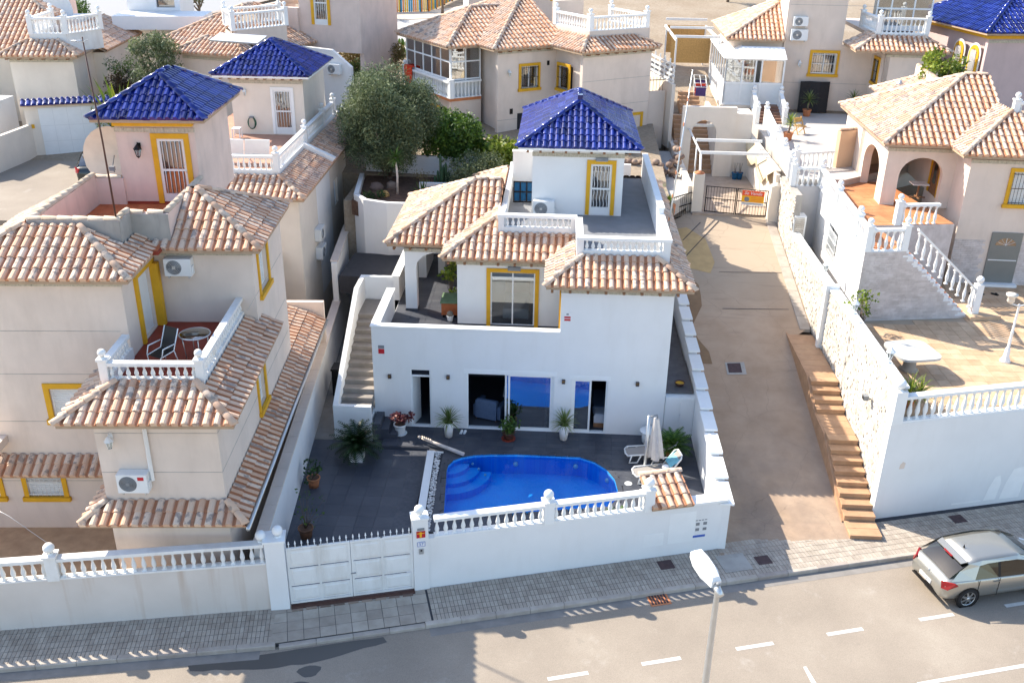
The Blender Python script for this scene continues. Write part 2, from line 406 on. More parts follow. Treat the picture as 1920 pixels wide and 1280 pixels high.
        for i in range(len(S) - 1):
            for j in range(len(Zs) - 1):
                if not solid(i, j): continue
                a, b, z, w = S[i], S[i + 1], Zs[j], Zs[j + 1]
                q = [P(a, 0, z), P(b, 0, z), P(b, 0, w), P(a, 0, w), P(a, t, z), P(b, t, z), P(b, t, w), P(a, t, w)]
                fs = [(0, 1, 2, 3), (5, 4, 7, 6)]
                if not solid(i - 1, j): fs.append((4, 0, 3, 7))
                if not solid(i + 1, j): fs.append((1, 5, 6, 2))
                if not solid(i, j - 1): fs.append((4, 5, 1, 0))
                if not solid(i, j + 1): fs.append((3, 2, 6, 7))
                s.add(q, fs)
        return s
    def mesh(s, name, mat):
        me = bpy.data.meshes.new(name); me.from_pydata(s.v, [], s.f)
        mats = mat if isinstance(mat, (list, tuple)) else [mat]
        for m in mats: me.materials.append(m)
        if any(s.smooth): me.polygons.foreach_set('use_smooth', s.smooth)
        if len(mats) > 1: me.polygons.foreach_set('material_index', s.mi)
        me.update(); return me
    def build(s, name, mat, parent=None, loc=None, rot=None):
        return link(name, s.mesh(name, mat), parent, loc, rot)
def structure(name, m, mat, parent=None):
    o = m.build(name, mat, parent)
    if parent is None: o['kind'] = 'structure'
    return o
def box_part(name, mat, parent, *b): return M().box(*b).build(name, mat, parent)
CACHE = {}
def inst(name, key, maker, parent, loc, rz=0.0, scale=None, mat4=None):
    """alike pieces share one mesh"""
    if key not in CACHE: CACHE[key] = maker()
    o = bpy.data.objects.new(name, CACHE[key]); COL.objects.link(o); o.parent = parent
    if mat4 is not None: o.matrix_local = mat4
    else:
        o.location = loc; o.rotation_euler = (0, 0, rz)
        if scale: o.scale = scale
    return o
def camdist(parent, p):
    w = parent.matrix_basis @ Vector(p) if parent is not None else Vector(p)
    return (w - CAM_POS).length
# ------------------------------------------------------------ roofs
TW, TL = .27, .40       # tile spacing along the eave, exposed length
def tile_profile(blue=False):
    pts = []
    for i in range(6):
        a = PI * i / 5; pts.append((.093 - .093 * math.cos(a), .012 + .075 * math.sin(a)))
    pts += [(.205, .004), (.25, .004), (.27, .012)]
    return pts
PROF = tile_profile()
def tile_arrays(vlo, vhi, v0, tl, prof=PROF, lift=.03):
    """one barrel tile with its pan; vlo/vhi per profile point, clipped"""
    n = len(prof); vs = []
    for i, (u, h) in enumerate(prof):
        for v in (vlo[i], vhi[i]):
            k = lift * (1 - min(1, max(0, (v - v0) / tl))) + .004
            vs.append((u, v, h + k))
    for i, (u, h) in enumerate(prof): vs.append((u, vlo[i], -.02))      # front lip
    fs = []; ms = []
    for i in range(n - 1):
        if vhi[i] - vlo[i] < 1e-4 and vhi[i + 1] - vlo[i + 1] < 1e-4: continue
        fs.append((2 * i, 2 * i + 2, 2 * i + 3, 2 * i + 1)); fs.append((2 * n + i, 2 * n + i + 1, 2 * i + 2, 2 * i)); ms += [int(i in (0, 5, 6, 7))] * 2
    return vs, fs, ms
def tmats(m): return [m, panm if m is tilem else m]
class Roof:
    """union of hipped rectangles at one eave height, with rectangular cut-outs; tiles are laid on the visible planes"""
    def __init__(s, rects, z0, slope, cuts=(), slabs=None):
        s.R = rects; s.z0 = z0; s.k = slope; s.cuts = cuts; s.slabs = slabs
    def planes(s):
        for ri, (x0, x1, y0, y1) in enumerate(s.R):
            yield ri, (x0, y0), (1, 0), (0, 1), x1 - x0, y1 - y0      # front
            yield ri, (x1, y0), (0, 1), (-1, 0), y1 - y0, x1 - x0     # right
            yield ri, (x1, y1), (-1, 0), (0, -1), x1 - x0, y1 - y0    # back
            yield ri, (x0, y1), (0, -1), (1, 0), y1 - y0, x1 - x0     # left
    def dist(s, ri, x, y):
        x0, x1, y0, y1 = s.R[ri]
        return np.minimum(np.minimum(x - x0, x1 - x), np.minimum(y - y0, y1 - y))
    def active(s, ri, x, y, v, tol=.012):
        ok = v <= s.dist(ri, x, y) + 1e-4
        for j in range(len(s.R)):
            if j != ri: ok &= s.dist(j, x, y) <= v + tol
        for a, b, c, d in s.cuts: ok &= ~((x > a) & (x < b) & (y > c) & (y < d))
        return ok
    def build(s, parent, mat, budget=300, name='tile', tw=TW, tl=TL, ridge_mat=None, sides=('front', 'right', 'back', 'left'), flip_vis=True, prof=PROF, lift=.03, under=mortar, roofname='roof', uniform=False):
        k = s.k; cosk = 1 / math.hypot(1, k); out = []
        roof = bpy.data.objects.new(roofname, None); COL.objects.link(roof); roof.parent = parent
        sx = tw / .27
        prof2 = [(u * sx, h) for u, h in prof]
        for ri, o, ud, vd, L, D in s.planes():
            o = np.array(o); ud3 = np.array((*ud, 0.)); vd3 = np.array((*vd, 0.))
            Vd = np.array((vd[0] * cosk, vd[1] * cosk, k * cosk)); Nn = np.array((-vd[0] * k * cosk, -vd[1] * k * cosk, cosk))
            ncol = int(round(L / tw)); off = (L - ncol * tw) / 2
            vmax = D / 2
            fine = np.arange(0, vmax + .02, .025)
            for c in range(ncol):
                u0 = off + c * tw
                lo_hi = []
                for u, h in prof2:
                    uu = min(max(u0 + u, 0.001), L - .001)
                    x = o[0] + ud[0] * uu + vd[0] * fine; y = o[1] + ud[1] * uu + vd[1] * fine
                    lo_hi.append(s.active(ri, x, y, fine))
                A = np.array(lo_hi)
                if not A.any(): continue
                nrow = int(math.ceil(vmax / cosk / tl))
                for r in range(nrow):
                    va, vb = r * tl * cosk, min((r + 1) * tl * cosk, vmax)      # horizontal distances
                    sel = (fine >= va - 1e-6) & (fine <= vb + 1e-6)
                    if not A[:, sel].any(): continue
                    fs_ = fine[sel]; vlo = []; vhi = []
                    full = True
                    for i in range(len(prof2)):
                        a = A[i, sel]
                        if a.all(): vlo.append(va / cosk); vhi.append((r + 1) * tl if vb < vmax else vb / cosk)
                        elif a.any():
                            w = np.nonzero(a)[0]
                            vlo.append((va if w[0] == 0 else fs_[w[0]]) / cosk); vhi.append((vb if w[-1] == len(w) - 1 and a[-1] else fs_[w[-1]]) / cosk); full = False
                        else: vlo.append(None); vhi.append(None); full = False
                    if not full or vb >= vmax:
                        g = [i for i, q in enumerate(vlo) if q is not None]
                        if len(g) < 2: continue
                        for i in range(len(prof2)):
                            if vlo[i] is None:
                                j = min(g, key=lambda q: abs(q - i)); m_ = (vlo[j] + vhi[j]) / 2
                                # closed at the neighbour's nearer end
                                vlo[i] = vhi[i] = vlo[j] if A[i, :].any() and fine[A[i, :]].max() < va + .03 else m_
                        full = False
                    out.append((o, ud3, Vd, Nn, u0, r * tl, vlo, vhi, full, prof2, lift, tl))
        # nearest tiles facing the camera become objects of their own
        mw = parent.matrix_basis
        def score(t):
            o, ud3, Vd, Nn, u0, v0 = t[:6]
            p = Vector((o[0], o[1], s.z0)) + Vector(ud3) * (u0 + tw / 2) + Vector(Vd) * (v0 + tl / 2)
            w = mw @ p; d = CAM_POS - w; L = d.length
            n = (mw.to_3x3() @ Vector(Nn)); f = max(0.0, n.dot(d) / L)
            return -f / L / L
        out.sort(key=score)
        big = M()
        full_key = ('tile', mat.name, tw, tl, lift)
        for i, t in enumerate(out):
            o, ud3, Vd, Nn, u0, v0, vlo, vhi, full, pr, lf, tl_ = t
            org = Vector((o[0], o[1], s.z0)) + Vector(ud3) * u0
            mt = Matrix(((ud3[0], Vd[0], Nn[0], org.x), (ud3[1], Vd[1], Nn[1], org.y), (ud3[2], Vd[2], Nn[2], org.z), (0, 0, 0, 1)))
            if i < budget:
                jit = Matrix.Translation((RNG.normal(0, .006), RNG.normal(0, .008), RNG.normal(0, .002))) @ Matrix.Rotation(RNG.normal(0, .012), 4, 'Z')
                if full:
                    def mk():
                        vs, fs, ms = tile_arrays([0.] * len(pr), [tl_ * 1.0] * len(pr), 0, tl_, pr, lf); m = M(); m.add(vs, fs, False, ms); return m.mesh('tile', tmats(mat))
                    ob = inst(name, full_key, mk, roof, None, mat4=mt @ Matrix.Translation((0, v0, 0)) @ jit)
                else:
                    vs, fs, ms = tile_arrays(vlo, vhi, v0, tl_, pr, lf)
                    if not fs: continue
                    m = M(); m.add([(a, b - v0, c) for a, b, c in vs], fs, False, ms); ob = m.build(name, tmats(mat), roof); ob.matrix_local = mt @ Matrix.Translation((0, v0, 0))
            else:
                vs, fs, ms = tile_arrays(vlo, vhi, v0, tl_, pr, lf)
                if fs: big.add([mt @ Vector(q) for q in vs], fs, False, ms)
        if big.f: tag(big.build(name, tmats(mat), roof), kind='stuff')
        s.ridges(roof, ridge_mat or mat, tl)
        # closed plate under the tiles
        u = M()
        for q, (x0, x1, y0, y1) in enumerate(s.slabs or s.R): u.box(x0 + .03, x1 - .03, y0 + .03, y1 - .03, s.z0 - .11 - .0009 * q, s.z0 - .012 - .0007 * q)
        u.build('eave_slab', under, roof)
        return roof
    def ridges(s, roof, mat, tl):
        def maker():
            m = M(); n = 7; vs = []
            for y, rr in ((0, .115), (.47, .095)):
                for i in range(n):
                    a = PI * i / (n - 1); vs.append((rr * math.cos(a), y, .028 + rr * .85 * math.sin(a) - (.0 if y else -.012)))
            fs = [(i, i + 1, n + i + 1, n + i) for i in range(n - 1)] + [tuple(range(n))[::-1]]
            m.add(vs, fs, True); return m.mesh('ridge_tile', mat)
        k = s.k
        def lay(pts):                     # pts from low to high, list of (x,y,z)
            a, b = Vector(pts[0]), Vector(pts[-1]); d = b - a; L = d.length
            if L < .3: return
            n = max(1, int(L / .42)); dn = d / L; st = L / n
            x = dn.cross(Vector((0, 0, 1)));
            x = x.normalized(); z = x.cross(dn)
            for i in range(n):
                p = a + dn * (st * i - .03) + z * .035
                mt = Matrix(((x.x, dn.x, z.x, p.x), (x.y, dn.y, z.y, p.y), (x.z, dn.z, z.z, p.z), (0, 0, 0, 1))) @ Matrix.Rotation(RNG.normal(0, .03), 4, 'Y')
                inst('ridge_tile', ('ridge', mat.name), maker, roof, None, mat4=mt)
        for ri, (x0, x1, y0, y1) in enumerate(s.R):
            h = min(x1 - x0, y1 - y0) / 2
            for cx, cy, sx, sy in ((x0, y0, 1, 1), (x1, y0, -1, 1), (x1, y1, -1, -1), (x0, y1, 1, -1)):
                t = np.arange(0, h + .001, .05); x = cx + sx * t; y = cy + sy * t
                ok = np.ones(len(t), bool)
                for j in range(len(s.R)):
                    if j != ri: ok &= s.dist(j, x, y) <= t + .02
                for a, b, c, d in s.cuts: ok &= ~((x > a) & (x < b) & (y > c) & (y < d))
                if ok.any():
                    w = np.nonzero(ok)[0]; a, b = w[0], w[-1]
                    if a < b: lay([(x[a], y[a], s.z0 + k * t[a]), (x[b], y[b], s.z0 + k * t[b])])
            if (x1 - x0) >= (y1 - y0): q = np.arange(x0 + h, x1 - h + .001, .05); x = q; y = np.full(len(q), (y0 + y1) / 2)
            else: q = np.arange(y0 + h, y1 - h + .001, .05); y = q; x = np.full(len(q), (x0 + x1) / 2)
            if len(q) > 4:
                ok = np.ones(len(q), bool)
                for j in range(len(s.R)):
                    if j != ri: ok &= s.dist(j, x, y) <= h + .02
                for a, b, c, d in s.cuts: ok &= ~((x > a) & (x < b) & (y > c) & (y < d))
                if ok.any():
                    w = np.nonzero(ok)[0]; a, b = w[0], w[-1]
                    if a < b: lay([(x[a], y[a], s.z0 + k * h), (x[b], y[b], s.z0 + k * h)])
def lean_roof(parent, p0, p1, inward, depth, rise, mat, budget=120, name='tile', tw=TW, tl=TL, hips=(0, 0), roofname='skirt_roof', lift=.03):
    """single-pitch tiled strip: eave from p0 to p1 (3D), rising inward; hips cut the ends at 45 degrees"""
    p0, p1 = Vector(p0), Vector(p1); L = (p1 - p0).length; ud = (p1 - p0) / L; inw = Vector((*inward, 0)).normalized()
    Vd = (inw * depth + Vector((0, 0, rise))); SL = Vd.length; Vd = Vd / SL; Nn = ud.cross(Vd)
    if Nn.z < 0: Nn = -Nn
    cs = depth / SL
    roof = bpy.data.objects.new(roofname, None); COL.objects.link(roof); roof.parent = parent
    ncol = int(round(L / tw)); nrow = int(math.ceil(SL / tl)); tw2 = L / ncol; big = M(); cnt = 0
    prof2 = [(u * tw2 / .27, h) for u, h in PROF]
    for r in range(nrow):
        for c in range(ncol):
            vlo = []; vhi = []
            for u, h in prof2:
                U = c * tw2 + u; a, b = r * tl, min((r + 1) * tl, SL)
                lim = SL
                if hips[0] > 0: lim = min(lim, U / cs)
                if hips[1] > 0: lim = min(lim, (L - U) / cs)
                if hips[0] < 0 and U < 0: lim = 0
                vlo.append(min(a, max(lim, 0))); vhi.append(min(b, max(lim, 0)))
            if all(b - a < 1e-3 for a, b in zip(vlo, vhi)): continue
            vs, fs, ms = tile_arrays(vlo, vhi, r * tl, tl, prof2, lift)
            if not fs: continue
            org = p0 + ud * (c * tw2)
            mt = Matrix(((ud.x, Vd.x, Nn.x, org.x), (ud.y, Vd.y, Nn.y, org.y), (ud.z, Vd.z, Nn.z, org.z), (0, 0, 0, 1)))
            if cnt < budget:
                full = all(abs(a - r * tl) < 1e-6 and abs(b - (r + 1) * tl) < 1e-6 for a, b in zip(vlo, vhi))
                if full:
                    def mk():
                        m = M(); m.add([(a, b - r * tl, c_) for a, b, c_ in vs], fs, False, ms); return m.mesh('tile', tmats(mat))
                    inst(name, ('lt', mat.name, round(tw2, 4), tl), mk, roof, None, mat4=mt @ Matrix.Translation((RNG.normal(0, .006), r * tl, 0)))
                else:
                    m = M(); m.add(vs, fs, False, ms); ob = m.build(name, tmats(mat), roof); ob.matrix_local = mt
                cnt += 1
            else: big.add([mt @ Vector(q) for q in vs], fs, False, ms)
    if big.f: tag(big.build(name, tmats(mat), roof), kind='stuff')
    u = M(); n0 = Nn * -.06
    e0 = p0 - Nn * .015; e1 = p1 - Nn * .015
    i0 = e0 + Vd * SL + (ud * depth if hips[0] > 0 else Vector()); i1 = e1 + Vd * SL - (ud * depth if hips[1] > 0 else Vector())
    q = [e0, e1, i1, i0]; u.add(q + [a + n0 for a in q], [(0, 1, 2, 3), (7, 6, 5, 4), (0, 4, 5, 1), (1, 5, 6, 2), (2, 6, 7, 3), (3, 7, 4, 0)]); u.build('roof_deck', mortar, roof)
    return roof
def ridge_line(parent, a, b, mat=None, name='ridge_tile'):
    R_ = Roof([], 0, .5); a, b = Vector(a), Vector(b)
    mat = mat or tilem
    d = b - a; L = d.length; n = max(1, int(L / .42)); dn = d / L; x = dn.cross(Vector((0, 0, 1))).normalized(); z = x.cross(dn)
    def maker():
        m = M(); k = 7; vs = []
        for y, rr in ((0, .115), (.47, .095)):
            for i in range(k):
                t = PI * i / (k - 1); vs.append((rr * math.cos(t), y, .028 + rr * .85 * math.sin(t) - (.0 if y else -.012)))
        m.add(vs, [(i, i + 1, k + i + 1, k + i) for i in range(k - 1)] + [tuple(range(k))[::-1]], True); return m.mesh('ridge_tile', mat)
    for i in range(n):
        p = a + dn * (L / n * i)
        mt = Matrix(((x.x, dn.x, z.x, p.x), (x.y, dn.y, z.y, p.y), (x.z, dn.z, z.z, p.z), (0, 0, 0, 1))) @ Matrix.Rotation(RNG.normal(0, .03), 4, 'Y')
        inst(name, ('ridge', mat.name), maker, parent, None, mat4=mt)
# ------------------------------------------------------------ balustrades
def baluster_mesh(mat, h, r=.055):
    m = M()
    m.box(-r, r, -r, r, 0, .05 * h)
    m.lathe((0, 0, 0), [(r * .95, .05 * h), (r * .55, .12 * h), (r * .9, .22 * h), (r * 1.12, .34 * h), (r * .9, .5 * h), (r * .55, .68 * h), (r * .45, .80 * h), (r * .75, .84 * h), (r * .5, .88 * h), (r * .85, .94 * h)], 8, True, False, False)
    m.box(-r * .95, r * .95, -r * .95, r * .95, .94 * h, h)
    return m.mesh('baluster', mat)
def post_mesh(mat, h, w, ball):
    m = M(); m.box(-w / 2, w / 2, -w / 2, w / 2, 0, h); c = w / 2 + .03
    m.box(-c, c, -c, c, h, h + .06)
    return m.mesh('post', mat)
def ball_mesh(mat, r):
    m = M(); m.lathe((0, 0, 0), [(r * .75, 0), (r * .5, .03), (r * .55, .05)], 10, True, False, False); m.ball((0, 0, .05 + r * .93), r, 12, 8); return m.mesh('ball', mat)
def balustrade(parent, p0, p1, h=.85, sp=.235, mat=None, posts=(1, 1), ball=True, base=.06, bh=None, name='balustrade', railw=.2, postw=.24, r=.055, posth=None, level=2, z1=None, mids=()):
    """baluster row from p0 to p1 (3D base points); returns the row"""
    mat = mat or white2; p0, p1 = Vector(p0), Vector(p1); d = p1 - p0; L = Vector((d.x, d.y, 0)).length; ang = math.atan2(d.y, d.x); dz = d.z / L
    if level == 2:
        g = bpy.data.objects.new(name, None); COL.objects.link(g); g.parent = parent; g.location = p0; g.rotation_euler = (0, 0, ang)
        off = Matrix.Identity(4)
    else: g = parent
    rail_t = .10; bh = bh or (h - base - rail_t)
    T = Matrix.Translation(p0) @ Matrix.Rotation(ang, 4, 'Z') if level != 2 else Matrix.Identity(4)
    w = railw / 2
    def slab(z0, z1, wd, a=0.0, b=L):
        lo_ = M(); lo_.add([T @ Vector(q) for q in ((a, -wd, z0 + a * dz), (b, -wd, z0 + b * dz), (b, wd, z0 + b * dz), (a, wd, z0 + a * dz), (a, -wd, z1 + a * dz), (b, -wd, z1 + b * dz), (b, wd, z1 + b * dz), (a, wd, z1 + a * dz))],
                [(3, 2, 1, 0), (4, 5, 6, 7), (0, 1, 5, 4), (1, 2, 6, 5), (2, 3, 7, 6), (3, 0, 4, 7)]); return lo_
    if base > .01: slab(0, base, w * .9).build('base_rail', mat, g)
    slab(h - rail_t, h, w).build('top_rail', mat, g)
    pw = postw
    ph = posth or h + .06
    spots = ([0] if posts[0] else []) + ([L] if posts[1] else []) + list(mids)
    for a in spots:
        po = inst('post', ('post', mat.name, round(ph, 3), round(pw, 3)), lambda: post_mesh(mat, ph, pw, ball), g, T @ Vector((a, 0, a * dz - .004)), 0 if level == 2 else ang)
        if ball: inst('ball', ('ball', mat.name, round(pw, 2)), lambda: ball_mesh(mat, pw * .5), po, (0, 0, ph + .055))
    edges = sorted([0, L] + list(mids))
    for a, b in zip(edges, edges[1:]):
        g0 = a + (pw / 2 if a in spots else .0) + sp * .35; g1 = b - (pw / 2 if b in spots else 0) - sp * .35
        n = max(1, int(round((g1 - g0) / sp)))
        for i in range(n + 1):
            s_ = g0 + (g1 - g0) * i / n
            inst('baluster', ('bal', mat.name, round(bh, 3), r), lambda: baluster_mesh(mat, bh, r), g, T @ Vector((s_, 0, base + s_ * dz)), 0 if level == 2 else ang)
    return g
# ------------------------------------------------------------ openings
def framed_window(parent, o, ang, w, h, trim=mustard, frame=white2, bars='none', tw_=.12, depth=.05, panes=2, shutter=False, name='window', sill=True, barmat=None, glassm=None, back=True, arch=False, recess=.1, trimbottom=True):
    """opening at o (left-bottom, 3D) on a wall whose outside is -Y in the local frame turned by ang"""
    g = bpy.data.objects.new(name, None); COL.objects.link(g); g.parent = parent; g.location = o; g.rotation_euler = (0, 0, ang)
    t = M(); p = depth
    if trim:
        t.box(-tw_, 0, -p, .02, -.0, h); t.box(w, w + tw_, -p, .02, 0, h); t.box(-tw_ - .0, w + tw_, -p - .003, .02, h, h + tw_)
        if trimbottom: t.box(-tw_ - .05, w + tw_ + .05, -p - .06, .02, -tw_, 0)
        t.build('surround', trim, g)
    y = recess; f = M(); fw_ = .05
    f.box(0, fw_, y - .04, y + .02, 0, h); f.box(w - fw_, w, y - .04, y + .02, 0, h); f.box(fw_, w - fw_, y - .04, y + .02, 0, fw_); f.box(fw_, w - fw_, y - .04, y + .02, h - fw_, h)
    for i in range(1, panes): f.box(w * i / panes - fw_ / 2, w * i / panes + fw_ / 2, y - .04, y + .02, fw_, h - fw_)
    f.build('frame', frame, g)
    if shutter:
        s = M(); n = int(h / .07)
        for i in range(n): s.add([(fw_, y - .012, h * i / n), (w - fw_, y - .012, h * i / n), (w - fw_, y - .03, h * (i + .85) / n), (fw_, y - .03, h * (i + .85) / n), (w - fw_, y - .012, h * (i + 1) / n), (fw_, y - .012, h * (i + 1) / n)], [(0, 1, 2, 3), (3, 2, 4, 5)])
        s.build('shutter', offwhite, g)
    else:
        for i in range(panes): M().box(w * i / panes + fw_ / 2, w * (i + 1) / panes - fw_ / 2, y - .008, y, fw_, h - fw_).build('pane', glassm or glass, g)
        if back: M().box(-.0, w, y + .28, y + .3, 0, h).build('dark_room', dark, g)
    if bars != 'none':
        b = barmat or blackm; q = M(); yb = -.02 if bars == 'flush' else -.10
        n = max(4, int(w / .13))
        for i in range(n + 1): q.tube([(w * i / n, yb, .02), (w * i / n, yb, h - .02)], .009, 5)
        for z in (.08, h * .5, h - .08): q.box(0, w, yb - .008, yb + .008, z - .012, z + .012)
        if yb < -.05:
            for x in (0, w): 
                for z in (.08, h - .08): q.box(x - .01, x + .01, yb, .02, z - .01, z + .01)
        q.build('grille', b, g)
    return g
def barred_door(parent, o, ang, w, h, trim=mustard, wavy=False, tw_=.13, glassm=None):
    g = bpy.data.objects.new('terrace_door', None); COL.objects.link(g); g.parent = parent; g.location = o; g.rotation_euler = (0, 0, ang)
    if trim:
        t = M(); t.box(-tw_, 0, -.05, .02, 0, h); t.box(w, w + tw_, -.05, .02, 0, h); t.box(-tw_, w + tw_, -.053, .02, h, h + tw_); t.build('surround', trim, g)
    f = M(); a = .09
    f.box(0, a, .0, .05, 0, h); f.box(w - a, w, .0, .05, 0, h); f.box(a, w - a, .0, .05, h - a, h); f.box(a, w - a, .0, .05, 0, .32); f.box(a, w - a, .0, .05, h * .5, h * .5 + .07)
    f.build('door_frame', offwhite, g)
    M().box(a, w - a, .03, .036, .32, h - a).build('pane', glassm or glassdk, g)
    b = M(); n = 5
    for i in range(n):
        x = a + (w - 2 * a) * (i + .5) / n
        for z0, z1 in ((.32, h * .5), (h * .5 + .07, h - a)):
            pts = [(x + (.016 * math.sin(t * 2 * PI * 1.5) if wavy else 0), -.006, z0 + (z1 - z0) * t) for t in np.linspace(0, 1, 9 if wavy else 2)]
            b.tube(pts, .014, 5)
    b.build('door_bars', offwhite, g)
    M().box(w - .08, w - .03, -.05, .0, h * .48, h * .5).build('handle', steel, g)
    return g
def ac_unit(loc, rz, label, logo=None, w=.82, h=.56, group='outdoor air conditioning units', louvre=False):
    t = thing('air_conditioner', label, 'air conditioner', loc, rz, group)
    M().box(0, w, 0, .30, 0, h).build('casing', offwhite, t)
    g = M(); cx = w * .36; cz = h * .5; r = h * .42
    vs = [(cx + r * math.cos(2 * PI * i / 20), -.004, cz + r * math.sin(2 * PI * i / 20)) for i in range(20)]
    g.add(vs, [tuple(range(20))]); g.build('fan_opening', greym, t)
    q = M()
    for k in range(1, 6):
        rr = r * k / 5.5; pts = [(cx + rr * math.cos(2 * PI * i / 16), -.014, cz + rr * math.sin(2 * PI * i / 16)) for i in range(17)]; q.tube(pts, .006, 4, False)
    q.box(cx - .05, cx + .05, -.018, -.008, cz - .05, cz + .05); q.build('fan_grille', steel if not logo else greym, t)
    b = M(); b.box(.08, .12, .02, .3, -.08, -.002); b.box(w - .12, w - .08, .02, .3, -.08, -.002); b.build('bracket', steel, t)
    M().box(w + .002, w + .03, .05, .2, .08, .3).build('pipe_cover', offwhite, t)
    if logo: M().box(w * .70, w * .90, -.008, .0, h * .70, h * .88).build('red_badge', redm, t)
    return t
def lantern(loc, rz, label, dark_=True, group='wall lanterns', s=1.0):
    t = thing('wall_lantern', label, 'lamp', loc, rz, group); m = blackm if dark_ else whitew
    a = M(); a.box(-.05 * s, .05 * s, -.02, 0, .1 * s, .3 * s); a.tube([(0, -.01, .25 * s), (0, -.1 * s, .33 * s), (0, -.16 * s, .27 * s)], .012 * s, 6); a.build('bracket', m, t)
    M().lathe((0, -.16 * s, 0), [(.05 * s, -.04 * s), (.09 * s, .16 * s)], 6, False, False, False).build('lamp_glass', glass, t)
    c = M(); c.lathe((0, -.16 * s, 0), [(.12 * s, .16 * s), (.05 * s, .25 * s), (.015 * s, .29 * s)], 6, False); c.lathe((0, -.16 * s, 0), [(.015 * s, -.08 * s), (.055 * s, -.04 * s)], 6, False)
    for i in range(6):
        q = 2 * PI * i / 6; c.tube([(.05 * s * math.cos(q), -.16 * s + .05 * s * math.sin(q), -.04 * s), (.09 * s * math.cos(q), -.16 * s + .09 * s * math.sin(q), .16 * s)], .006 * s, 4)
    c.build('lamp_cage', m, t)
    return t
# ------------------------------------------------------------ plants
def leaf_quads(centres, size, aspect, rng, flat=.0, droop=0.0, cup=.15):
    n = len(centres)
    d = rng.normal(size=(n, 3)); d[:, 2] = d[:, 2] * (1 - flat) - droop; d /= np.linalg.norm(d, axis=1)[:, None]
    r = rng.normal(size=(n, 3)); x = np.cross(d, r); x /= np.linalg.norm(x, axis=1)[:, None]
    L = size * rng.uniform(.7, 1.35, n); w = L * aspect
    nn = np.cross(d, x)
    a = centres; b = centres + d * L[:, None] * .5 + x * w[:, None] * .5 + nn * (cup * L)[:, None] * .3; c = centres + d * L[:, None]; e = centres + d * L[:, None] * .5 - x * w[:, None] * .5 + nn * (cup * L)[:, None] * .3
    v = np.stack([a, b, c, e], 1).reshape(-1, 3)
    return v
def quads_mesh(name, v, mat):
    n = len(v) // 4; me = bpy.data.meshes.new(name); me.vertices.add(len(v)); me.vertices.foreach_set('co', v.ravel().astype(np.float32))
    me.loops.add(n * 4); me.loops.foreach_set('vertex_index', np.arange(n * 4, dtype=np.int32)); me.polygons.add(n)
    me.polygons.foreach_set('loop_start', np.arange(0, n * 4, 4, dtype=np.int32)); me.update(calc_edges=True); me.materials.append(mat); return me
def clump_points(clumps, per, rng, shell=.55):
    out = []
    for c in clumps:
        x, y, z, r = c[:4]; sz = c[4] if len(c) > 4 else .85
        k = int(per * r * r); d = rng.normal(size=(k, 3)); d /= np.linalg.norm(d, axis=1)[:, None]
        rad = r * (shell + (1 - shell) * rng.random(k)) * rng.uniform(.85, 1.1, k)
        out.append(np.array((x, y, z)) + d * rad[:, None] * np.array((1, 1, sz)))
    return np.concatenate(out)
def tree(name, label, loc, h, crown_r, trunk_r, mat, cat='tree', leaf=.16, aspect=.3, clumps=26, per=420, seed=1, crown_z=.45, group=None, trunk_mat=bark, squash=.9, limbs=7, droop=0.1, flat=.1, offset=(0, 0), crownname='crown', lean=0.0):
    rng = np.random.default_rng(seed); t = thing(name, label, cat, loc, 0, group)
    cz0 = h * crown_z; cl = []
    cz = (cz0 + h) / 2; rz = (h - cz0) / 2
    for i in range(clumps):
        d = rng.normal(size=3); d /= np.linalg.norm(d); q = rng.uniform(.45, .95)
        r = crown_r * rng.uniform(.24, .42)
        cl.append((offset[0] + d[0] * (crown_r - r * .6) * q, offset[1] + d[1] * (crown_r - r * .6) * q, cz + d[2] * (rz - r * .5) * q, r, squash))
    tm = M(); top = Vector((offset[0] * .7 + lean, offset[1] * .7, cz))
    tm.tube([(0, 0, -.2), (lean * .3 + .03, .02, cz0 * .5), (lean * .7 + offset[0] * .4, offset[1] * .4, cz0), top], [trunk_r * 1.25, trunk_r, trunk_r * .8, trunk_r * .3], 8)
    for i in range(limbs):
        c = cl[i]; b = Vector((lean * .7 + offset[0] * .4, offset[1] * .4, cz0 * rng.uniform(.8, 1.1))); e = Vector(c[:3]); mid = (b + e) / 2 + Vector((0, 0, .12 * h * rng.uniform(-.3, .6)))
        tm.tube([b, mid, e], [trunk_r * .55, trunk_r * .38, trunk_r * .12], 6)
    tm.build('trunk', trunk_mat, t)
    P = clump_points(cl, per, rng); v = leaf_quads(P, leaf, aspect, rng, flat, droop)
    tag(link(crownname, quads_mesh('crown', v, mat), t), kind='stuff')
    return t
def shrub(name, label, loc, r, h, mat, seed=1, leaf=.09, aspect=.55, per=900, clumps=9, cat='shrub', group=None, mat2=None, flat=0.0):
    rng = np.random.default_rng(seed); t = thing(name, label, cat, loc, 0, group); cl = []
    for i in range(clumps):
        a = rng.uniform(0, 2 * PI); q = r * .62 * math.sqrt(rng.random()); rr = r * rng.uniform(.35, .55)
        cl.append((q * math.cos(a), q * math.sin(a), rng.uniform(.25, .85) * max(.05, h - rr * .6), rr, .9))
    m = M()
    for c in cl: m.tube([(0, 0, 0), (c[0] * .5, c[1] * .5, c[2] * .6), c[:3]], [.02 + .02 * r, .015, .006], 5)
    m.build('stems', bark, t)
    v = leaf_quads(clump_points(cl, per, rng), leaf, aspect, rng, flat)
    tag(link('foliage', quads_mesh('foliage', v, mat), t), kind='stuff')
    return t
